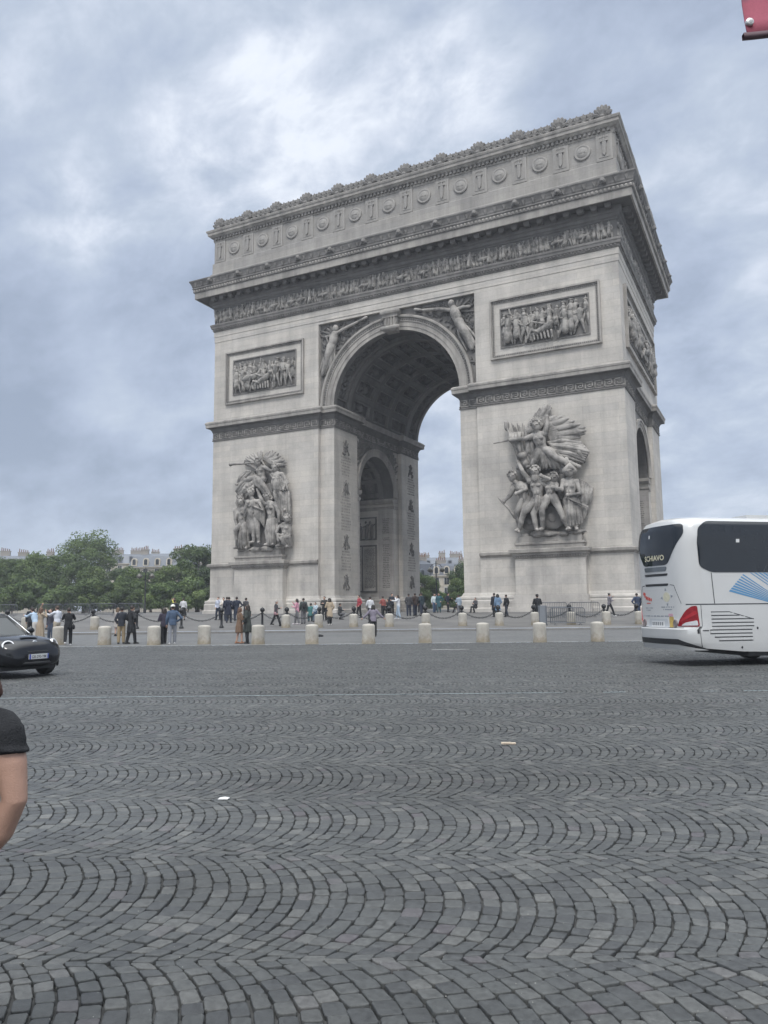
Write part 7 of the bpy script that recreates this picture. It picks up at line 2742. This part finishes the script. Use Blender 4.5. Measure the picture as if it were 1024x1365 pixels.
def crown_mesh(name, h, rx, base, n_cl, n_leaf, size, seed, m, dens=1.0):
    r = np.random.default_rng(seed)
    cz, rz_ = (h + base) / 2, (h - base) / 2
    cl = []
    while len(cl) < n_cl:
        p = r.uniform(-1, 1, 3)
        l = np.linalg.norm(p)
        if l > 1 or l < .35:
            continue
        cl.append(p)
    cl = np.array(cl)
    cl = cl * np.array([rx, rx, rz_]) * .86
    cl[:, 2] += cz
    rad = r.uniform(.20, .36, n_cl) * rx
    idx = r.integers(0, n_cl, n_leaf)
    dirs = r.normal(0, 1, (n_leaf, 3))
    dirs /= np.linalg.norm(dirs, axis=1, keepdims=True)
    rr = rad[idx] * r.uniform(.35, 1.08, n_leaf) ** .6
    c = cl[idx] + dirs * rr[:, None] * np.array([1, 1, .75])
    nrm = dirs + r.normal(0, .7, (n_leaf, 3)) + np.array([0, 0, .5])
    nrm /= np.linalg.norm(nrm, axis=1, keepdims=True)
    a = np.cross(nrm, r.normal(0, 1, (n_leaf, 3)))
    a /= np.linalg.norm(a, axis=1, keepdims=True)
    b_ = np.cross(nrm, a)
    sz = size * r.uniform(.6, 1.35, (n_leaf, 1))
    v = np.stack([c - a * sz, c - b_ * sz * .55, c + a * sz, c + b_ * sz * .55], 1).reshape(-1, 3)
    q = np.arange(n_leaf * 4).reshape(-1, 4)
    tone = np.clip(.5 + r.normal(0, .16, n_leaf) + r.normal(0, .2, n_cl)[idx], 0, 1)
    me = bpy.data.meshes.new(name)
    me.vertices.add(len(v))
    me.vertices.foreach_set('co', v.astype(np.float32).ravel())
    me.loops.add(len(q) * 4)
    me.loops.foreach_set('vertex_index', q.astype(np.int32).ravel())
    me.polygons.add(len(q))
    me.polygons.foreach_set('loop_start', (np.arange(len(q)) * 4).astype(np.int32))
    me.polygons.foreach_set('loop_total', np.full(len(q), 4, np.int32))
    at = me.attributes.new('tone', 'FLOAT', 'POINT')
    at.data.foreach_set('value', np.repeat(tone, 4).astype(np.float32))
    me.update(calc_edges=True)
    me.validate()
    me.materials.append(m)
    return me, cl


def trunk_mesh(h, base, cl, seed, r0=.32):
    q = random.Random(seed)
    mb = MB()
    top = Vector((q.uniform(-.3, .3), q.uniform(-.3, .3), base + (h - base) * .45))
    mb.tube([Vector((0, 0, -.2)), Vector((.05, 0, base * .5)), Vector((0, .05, base)), top], [r0 * 1.3, r0, r0 * .8, r0 * .4], 9)
    for p in cl[::2]:
        p = Vector(p)
        s = Vector((0, 0, base * .8)).lerp(top, q.uniform(.1, .9))
        mid = s.lerp(p, .5) + Vector((0, 0, -.3))
        mb.tube([s, mid, p], [r0 * .32, r0 * .22, r0 * .07], 6)
    return mb


TREES = {}


def tree(kind, label, s, d, scale=1.0, rz=0.0, group='trees beyond the plaza', zs=1.0):
    spec = {'broad': (13.0, 6.4, 2.0, 60, 22000, .24, LEAF), 'round': (11.0, 5.4, 1.6, 42, 16000, .23, LEAF), 'dark': (12.0, 5.6, 1.4, 44, 17000, .23, LEAF2), 'airy': (17.0, 6.6, 5.0, 52, 11500, .25, LEAF), 'bush': (5.0, 3.6, .1, 22, 6000, .2, LEAF)}[kind]
    t = thing('tree' if kind != 'bush' else 'bush', label, 'tree' if kind != 'bush' else 'bush', SD(s, d), rz, group, local=True)
    t.scale = (scale, scale, scale * zs)
    if kind not in TREES:
        h, rx, base, nc, nl, sz, m = spec
        me, cl = crown_mesh('crown', h, rx, base, nc, nl, sz, len(TREES) + 3, m)
        c = bpy.data.objects.new('crown', me)
        COL.objects.link(c)
        c.parent = t
        tr = trunk_mesh(h, base, cl, len(TREES), .34 if kind != 'bush' else .1).build('trunk', BARK, t, smooth=True)
        TREES[kind] = (c, tr)
    else:
        for p in TREES[kind]:
            c = p.copy()
            COL.objects.link(c)
            c.parent = t
    return t


def by(px, d):
    return (px - 512) / 1030 * d


tree('airy', 'tall airy tree rising above the others at far left of the arch', by(114, 172), 172, 1.08)
tree('broad', 'broad tree at the left picture edge above the black car', by(8, 150), 150, .84, 1.0)
tree('broad', 'broad leafy tree left of the tall airy tree', by(50, 146), 146, .88, 2.2)
tree('round', 'rounded mid green tree in front of the tall airy tree', by(110, 140), 140, .86, .4)
tree('dark', 'dark tree right of the tall airy tree', by(158, 150), 150, .74, 1.3)
tree('dark', 'low dark tree below the roof with arched windows', by(200, 158), 158, .72, 4.0)
tree('round', 'small rounded tree between the two dark trees', by(172, 140), 140, .74, 2.9)
tree('dark', 'dark tree touching the left edge of the arch', by(262, 145), 145, 1.08, 2.0)
tree('round', 'greener tree low beside the left edge of the arch', by(236, 138), 138, .84, 5.1)
for i, (px, k_, sc_) in enumerate(((-45, 'round', .9), (-100, 'broad', .9), (-160, 'dark', .95), (-230, 'broad', 1.0))):
    tree(k_, 'tree beyond the left picture edge, %s outward' % ORD[i], by(px, 150), 150, sc_, i * 1.7)
tree('dark', 'dark tree hidden mostly by the left pier', by(310, 150), 150, 1.02, .8)
tree('round', 'pale green tree at the left side of the archway gap', by(560, 138), 138, .62, 1.5)
tree('bush', 'bushy green shrub in the middle of the archway gap', by(584, 140), 140, .72, .3)
tree('round', 'yellowish green tree low at the right of the archway gap', by(617, 135), 135, .56, 3.3)
tree('dark', 'dark tree against the right pier in the archway gap', by(627, 152), 152, .82, 5.2)
tree('bush', 'low dark shrub at the left of the archway gap', by(566, 128), 128, .62, .9)
tree('bush', 'low dark shrub at the right of the archway gap', by(606, 127), 127, .6, 2.4)
for i, px in enumerate((15, 45, 80, 118, 150, 185, 215, 250, 282)):
    tree('bush', 'dense low bush under the trees left of the arch, %s from the left' % ORD[i], by(px, 128 + 3 * (i % 3)), 128 + 3 * (i % 3), 1.0 + .2 * (i % 2), i * 1.3, 'low bushes under the trees')

for i, (s, d, k_) in enumerate(((6, -34, 'broad'), (18, -38, 'airy'), (30, -33, 'broad'), (42, -36, 'dark'), (-10, -36, 'round'))):
    tree(k_, 'roadside tree mirrored in the coach windows, %s along the street' % ORD[i], s, d, 1.0, i * 1.1, 'roadside trees mirrored in the coach windows')

# ================================================================== BUILDINGS
S_HAUS = stone('paris_limestone', (.50, .46, .39), (.30, .27, .24), .5, course=.5)
M_ZINC = mat('zinc_roof', (.135, .15, .175), .5, .2, var=.15, scale=1.2)
M_SLATE = mat('slate_roof', (.075, .085, .105), .6, var=.2, scale=3)
M_WIN = mat('dark_window_glass', (.03, .035, .042), .1, var=.2)
M_SHUT = mat('white_window_frame', (.5, .5, .48), .6)
M_CHIM = mat('chimney_plaster', (.27, .25, .225), .9, var=.2, scale=.8)
M_POT = mat('terracotta_pots', (.16, .085, .055), .85)


def haussmann(label, s, d, w, dep, floors, fh, ground, rot=0.0, roof_h=3.4, nwin=None, chim=3, arched=False, pot=True, seed=1, rm=None):
    q = random.Random(seed)
    t = thing('apartment_building', label, 'building', SD(s, d), math.atan2(RT.y, RT.x) + rot, 'stone apartment buildings beyond the trees', local=True)
    H = ground + floors * fh
    mb = MB()
    mb.box(-w / 2, w / 2, 0, dep, -1, H)
    wall = mb.build('wall', S_HAUS, t)
    mb = MB()
    mb.sweep([(-w / 2, 0), (w / 2, 0), (w / 2, dep), (-w / 2, dep)], [(-.05, H - .5), (.15, H - .4), (.2, H - .2), (.5, H - .1), (.5, H + .05), (-.05, H + .08)])
    for f in range(floors):
        z = ground + f * fh
        mb.box(-w / 2 - .12, w / 2 + .12, -.14, 0, z - .15, z)
    mb.build('cornice', S_HAUS, wall)
    nwin = nwin or max(2, int(w / 2.6))
    for f in range(floors):
        for i in range(nwin):
            x = -w / 2 + w * (i + .5) / nwin
            z = ground + f * fh + .35
            mb = MB()
            mb.box(x - .55, x + .55, -.03, .02, z, z + fh * .66)
            wn = mb.build('window', M_WIN, wall)
            mb = MB()
            mb.box(x - .68, x - .551, -.08, .02, z, z + fh * .70)
            mb.box(x + .551, x + .68, -.08, .02, z, z + fh * .70)
            mb.box(x - .72, x + .72, -.12, .02, z + fh * .701, z + fh * .77)
            mb.box(x - .035, x + .035, -.05, -.031, z, z + fh * .66)
            mb.build('frame', M_SHUT, wn)
            mb = MB()
            mb.box(x - .7, x + .7, -.35, -.31, z + .75, z + .80)
            for k in range(9):
                xx = x - .66 + k * .165
                mb.box(xx - .015, xx + .015, -.34, -.32, z - .05, z + .749)
            mb.build('balcony_railing', M_IRON, wn)
    # mansard
    mb = MB()
    b0 = [Vector((x, y, H + .05)) for x, y in ((-w / 2, .05), (w / 2, .05), (w / 2, dep), (-w / 2, dep))]
    b1 = [Vector((x, y, H + roof_h * .78)) for x, y in ((-w / 2 + .9, 1.1), (w / 2 - .9, 1.1), (w / 2 - .9, dep - 1), (-w / 2 + .9, dep - 1))]
    b2 = [Vector((x, y, H + roof_h)) for x, y in ((-w / 2 + 2.4, 3.2), (w / 2 - 2.4, 3.2), (w / 2 - 2.4, dep - 3), (-w / 2 + 2.4, dep - 3))]
    mb.loft([b0, b1, b2])
    roof = mb.build('roof', rm or M_SLATE, t)
    for i in range(nwin):
        x = -w / 2 + w * (i + .5) / nwin
        if abs(x) > w / 2 - 1.0:
            continue
        mb = MB()
        z = H + .35
        if arched:
            pts = [(x - .7, z), (x + .7, z)] + [(x + .7 * math.cos(a), z + 1.25 + .7 * math.sin(a)) for a in np.linspace(0, PI, 9)]
        else:
            pts = [(x - .62, z), (x + .62, z), (x + .62, z + 1.7), (x, z + 2.0), (x - .62, z + 1.7)]
        mb.prism(pts, -1.2, .0, xf=lambda v: Vector((v.x, -v.z, v.y)))
        dm = mb.build('dormer', S_HAUS if arched else M_ZINC, roof)
        mb = MB()
        if arched:
            pts = [(x - .42, z + .2), (x + .42, z + .2)] + [(x + .42 * math.cos(a), z + 1.25 + .42 * math.sin(a)) for a in np.linspace(0, PI, 9)]
            mb.prism(pts, -.02, .03, xf=lambda v: Vector((v.x, -v.z, v.y)))
        else:
            mb.box(x - .4, x + .4, -.03, .02, z + .25, z + 1.6)
        mb.build('pane', M_WIN, dm)
    for i in range(chim):
        x = -w / 2 + w * (i + .5) / chim + q.uniform(-1, 1)
        cw = q.uniform(.8, 1.9)
        hh = q.uniform(.5, 1.6)
        y = q.uniform(2.2, 4.5)
        mb = MB()
        mb.box(x - cw, x + cw, y, y + .9, H + .6, H + roof_h + hh)
        mb.box(x - cw - .1, x + cw + .1, y - .1, y + 1.0, H + roof_h + hh, H + roof_h + hh + .2)
        ch = mb.build('chimney', M_CHIM, roof)
        if pot:
            mb = MB()
            n = int(cw * 2 / .45)
            for k in range(n):
                xx = x - cw + .25 + k * (2 * cw - .5) / max(1, n - 1)
                mb.lathe([(.14, H + roof_h + hh + .2), (.11, H + roof_h + hh + q.uniform(.7, 1.2))], (xx, y + .45, 0), 7)
            mb.build('chimney_pots', M_POT, ch)
    return t


haussmann('pale apartment block with long chimney stacks above the trees at far left', by(10, 205), 205, 24, 14, 4, 2.6, 1.8, .12, 3.2, 9, 4, seed=2, rm=M_ZINC)
haussmann('block with a row of arched dormers above the dark trees left of the arch', by(207, 195), 195, 15, 12, 4, 2.5, 1.3, -.05, 3.6, 5, 2, True, seed=4, rm=M_ZINC)
haussmann('narrow plastered block behind the arched dormers', by(172, 225), 225, 16, 12, 4, 3.0, 2.0, .1, 3.0, 5, 3, seed=6, rm=M_ZINC)
haussmann('small roof peeping over the dark tree at the left edge of the arch', by(278, 215), 215, 14, 12, 4, 3.0, 1.4, .25, 3.4, 5, 2, seed=8, rm=M_ZINC)
haussmann('cream corner building with dark mansard roof seen through the archway', by(602, 178), 178, 9.5, 12, 3, 2.35, .6, -.06, 3.0, 4, 2, True, seed=9)
haussmann('steep slate roofed building at the left of the archway gap', by(556, 186), 186, 12, 12, 3, 2.3, .5, .5, 4.6, 4, 2, seed=12)
haussmann('taller pale block with many chimney pots behind the archway buildings', by(600, 235), 235, 30, 14, 4, 2.75, 1.5, .03, 3.2, 9, 6, seed=14, rm=M_ZINC)

# ---- street lamps in the archway gap and among the trees
def lamp(label, s, d, h=9.0):
    t = thing('street_lamp', label, 'street lamp', SD(s, d), math.atan2(RT.y, RT.x), local=True)
    mb = MB()
    mb.lathe([(.22, 0), (.22, .5), (.12, .7), (.09, h * .6), (.07, h)], n=12)
    mb.tube([(-.95, 0, h - 1.0), (-.6, 0, h - .5), (0, 0, h - .35), (.6, 0, h - .5), (.95, 0, h - 1.0)], .045, 7)
    mb.build('post', M_IRON, t, smooth=True, angle=40)
    for x in (-.95, .95):
        mb = MB()
        mb.lathe([(.10, -1.75), (.42, -1.55), (.46, -1.35), (.2, -1.05), (.05, -.95)], (x, 0, h), 14)
        mb.build('lantern', mat('lantern_glass', (.09, .085, .07), .3, var=.2), t, smooth=True)
    return t


lamp('double headed street lamp in front of the cream building', by(581, 120), 120, 7.6)
lamp('double headed street lamp among the trees left of the arch', by(192, 118), 118, 7.0)

# ================================================================== SKY, SUN, CAMERA
w = bpy.data.worlds.new('World')
scene.world = w
w.use_nodes = True
nt = w.node_tree
bg = nt.nodes['Background']
tc = N(nt, 'ShaderNodeTexCoord')
SUN_EL, SUN_ROT = RAD(52), RAD(0)
sun_dir = (-FW * .72 - RT * .10).normalized() * math.cos(SUN_EL) + Vector((0, 0, math.sin(SUN_EL)))
sky = N(nt, 'ShaderNodeTexSky')
sky.sky_type = 'NISHITA'
sky.sun_disc = False
sky.sun_elevation = SUN_EL
sky.sun_rotation = math.atan2(sun_dir.x, sun_dir.y)
nrm = N(nt, 'ShaderNodeVectorMath', operation='NORMALIZE')
nt.links.new(tc.outputs['Generated'], nrm.inputs[0])
sep = N(nt, 'ShaderNodeSeparateXYZ')
nt.links.new(nrm.outputs[0], sep.inputs[0])
zc = math_node(nt, 'ADD', math_node(nt, 'MAXIMUM', sep.outputs[2], 0.0), .50)
px_ = math_node(nt, 'DIVIDE', sep.outputs[0], zc)
py_ = math_node(nt, 'DIVIDE', sep.outputs[1], zc)
cmb = N(nt, 'ShaderNodeCombineXYZ')
nt.links.new(px_, cmb.inputs[0])
nt.links.new(py_, cmb.inputs[1])


def cloud(scale, detail, rough, dist, off):
    n = N(nt, 'ShaderNodeTexNoise', i_Scale=scale, i_Detail=detail, i_Roughness=rough, i_Distortion=dist)
    mp = N(nt, 'ShaderNodeMapping')
    mp.inputs['Location'].default_value = off
    mp.inputs['Rotation'].default_value = (0, 0, .9)
    mp.inputs['Scale'].default_value = (1.0, 1.35, 1)
    nt.links.new(cmb.outputs[0], mp.inputs[0])
    nt.links.new(mp.outputs[0], n.inputs['Vector'])
    return n.outputs[0]


n1 = cloud(3.0, 10, .56, .15, (0.7, 9.6, 0))
n2 = cloud(8.5, 10, .62, .2, (1.4, 2.2, 0))
base = math_node(nt, 'ADD', math_node(nt, 'MULTIPLY', n1, .57), math_node(nt, 'MULTIPLY', n2, .43))
total = base
# thin spots of the cloud deck where more light comes through
for az, el, sharp, amt in ((-5.5, 33.5, 200, .15), (-24, 25, 500, .13), (5.5, 36.5, 300, .18), (-15, 32, 700, .10), (-20, 27, 700, .10), (-27, 35, 500, .05), (-10, 37, 500, .09), (-12.5, 29.5, 400, .08), (-31, 15, 60, -.09), (22, 24, 20, .02), (-29, 36, 60, .01), (24, 12, 40, .04), (3, 11, 60, .04), (-22, 12, 60, -.04)):
    a, e = RAD(az), RAD(el)
    v = (FW * math.cos(a) + RT * math.sin(a)) * math.cos(e) + Vector((0, 0, math.sin(e)))
    dt = N(nt, 'ShaderNodeVectorMath', operation='DOT_PRODUCT')
    dt.inputs[1].default_value = v
    nt.links.new(nrm.outputs[0], dt.inputs[0])
    p = math_node(nt, 'POWER', math_node(nt, 'MAXIMUM', dt.outputs['Value'], 0.0), sharp)
    total = math_node(nt, 'ADD', total, math_node(nt, 'MULTIPLY', math_node(nt, 'MULTIPLY', p, amt * 2), n2))
K = 10.0
col = ramp(nt, total, [(.34, (.29, .35, .46)), (.43, (.365, .43, .555)), (.50, (.425, .495, .625)), (.57, (.49, .56, .675)), (.65, (.61, .67, .78)), (.75, (.79, .84, .925)), (.87, (.86, .90, .97))])
# an overcast sky is brighter overhead and behind the camera, where the sun stands
up = N(nt, 'ShaderNodeMapRange', i_From_Min=.66, i_From_Max=.94, i_To_Min=1.0, i_To_Max=5.0)
nt.links.new(sep.outputs[2], up.inputs[0])
dt = N(nt, 'ShaderNodeVectorMath', operation='DOT_PRODUCT')
dt.inputs[1].default_value = (-FW).normalized()
nt.links.new(nrm.outputs[0], dt.inputs[0])
bk = N(nt, 'ShaderNodeMapRange', i_From_Min=.05, i_From_Max=.85, i_To_Min=1.0, i_To_Max=1.8)
nt.links.new(dt.outputs['Value'], bk.inputs[0])
gain = math_node(nt, 'MULTIPLY', math_node(nt, 'MULTIPLY', up.outputs[0], bk.outputs[0]), K)
# the thin deck overhead and round the sun is whiter than the low sky ahead
wh = math_node(nt, 'SUBTRACT', math_node(nt, 'MULTIPLY', up.outputs[0], bk.outputs[0]), 1.0, True)
col = mix_col(nt, wh, col, (.555, .575, .59))
col = mix_col(nt, 1.0, col, gain, 'MULTIPLY')
for n_ in nt.nodes:
    if n_.type == 'MIX':
        n_.clamp_result = False
final = mix_col(nt, .93, sky.outputs[0], col)
nt.links.new(final, bg.inputs[0])
bg.inputs[1].default_value = .1

sun = bpy.data.lights.new('sun', 'SUN')
sun.energy = 1.4
sun.angle = RAD(14)
sun.color = (1.0, .965, .92)
so_ = bpy.data.objects.new('sun', sun)
COL.objects.link(so_)
so_.rotation_euler = (-sun_dir).to_track_quat('-Z', 'Y').to_euler()

cam = bpy.data.cameras.new('camera')
co = bpy.data.objects.new('camera', cam)
COL.objects.link(co)
cp, sp_ = math.cos(PITCH), math.sin(PITCH)
fwd = FW * cp + Vector((0, 0, sp_))
upv = RT.cross(fwd)
r2 = RT * math.cos(ROLL) + upv * math.sin(ROLL)
u2 = -RT * math.sin(ROLL) + upv * math.cos(ROLL)
M = Matrix((r2, u2, -fwd)).transposed().to_4x4()
M.translation = CAM
co.matrix_world = M
cam.sensor_fit = 'HORIZONTAL'
cam.sensor_width = 36
cam.lens = 1023.1 / 1024 * 36
cam.clip_start = .05
cam.clip_end = 8000
scene.camera = co
scene.view_settings.view_transform = 'Standard'
scene.view_settings.look = 'None'
scene.view_settings.exposure = 0.22
scene.view_settings.gamma = 1.0
scene.render.engine = 'CYCLES'
# ---- thin city haze
mb = MB()
mb.box(-1700, 1700, -1700, 1700, -1.3, 62)
hz_ = mb.build('haze', None or mat('haze_air', (.5, .5, .5)))
hz_['kind'] = 'stuff'
hm = hz_.data.materials[0]
hn = hm.node_tree
for n_ in list(hn.nodes):
    if n_.type != 'OUTPUT_MATERIAL':
        hn.nodes.remove(n_)
pv = hn.nodes.new('ShaderNodeVolumePrincipled')
pv.inputs['Color'].default_value = (.86, .91, 1.0, 1)
pv.inputs['Density'].default_value = .00055
hn.links.new(pv.outputs[0], hn.nodes['Material Output'].inputs['Volume'])

for o in bpy.data.objects:
    if '_local' in o:
        del o['_local']
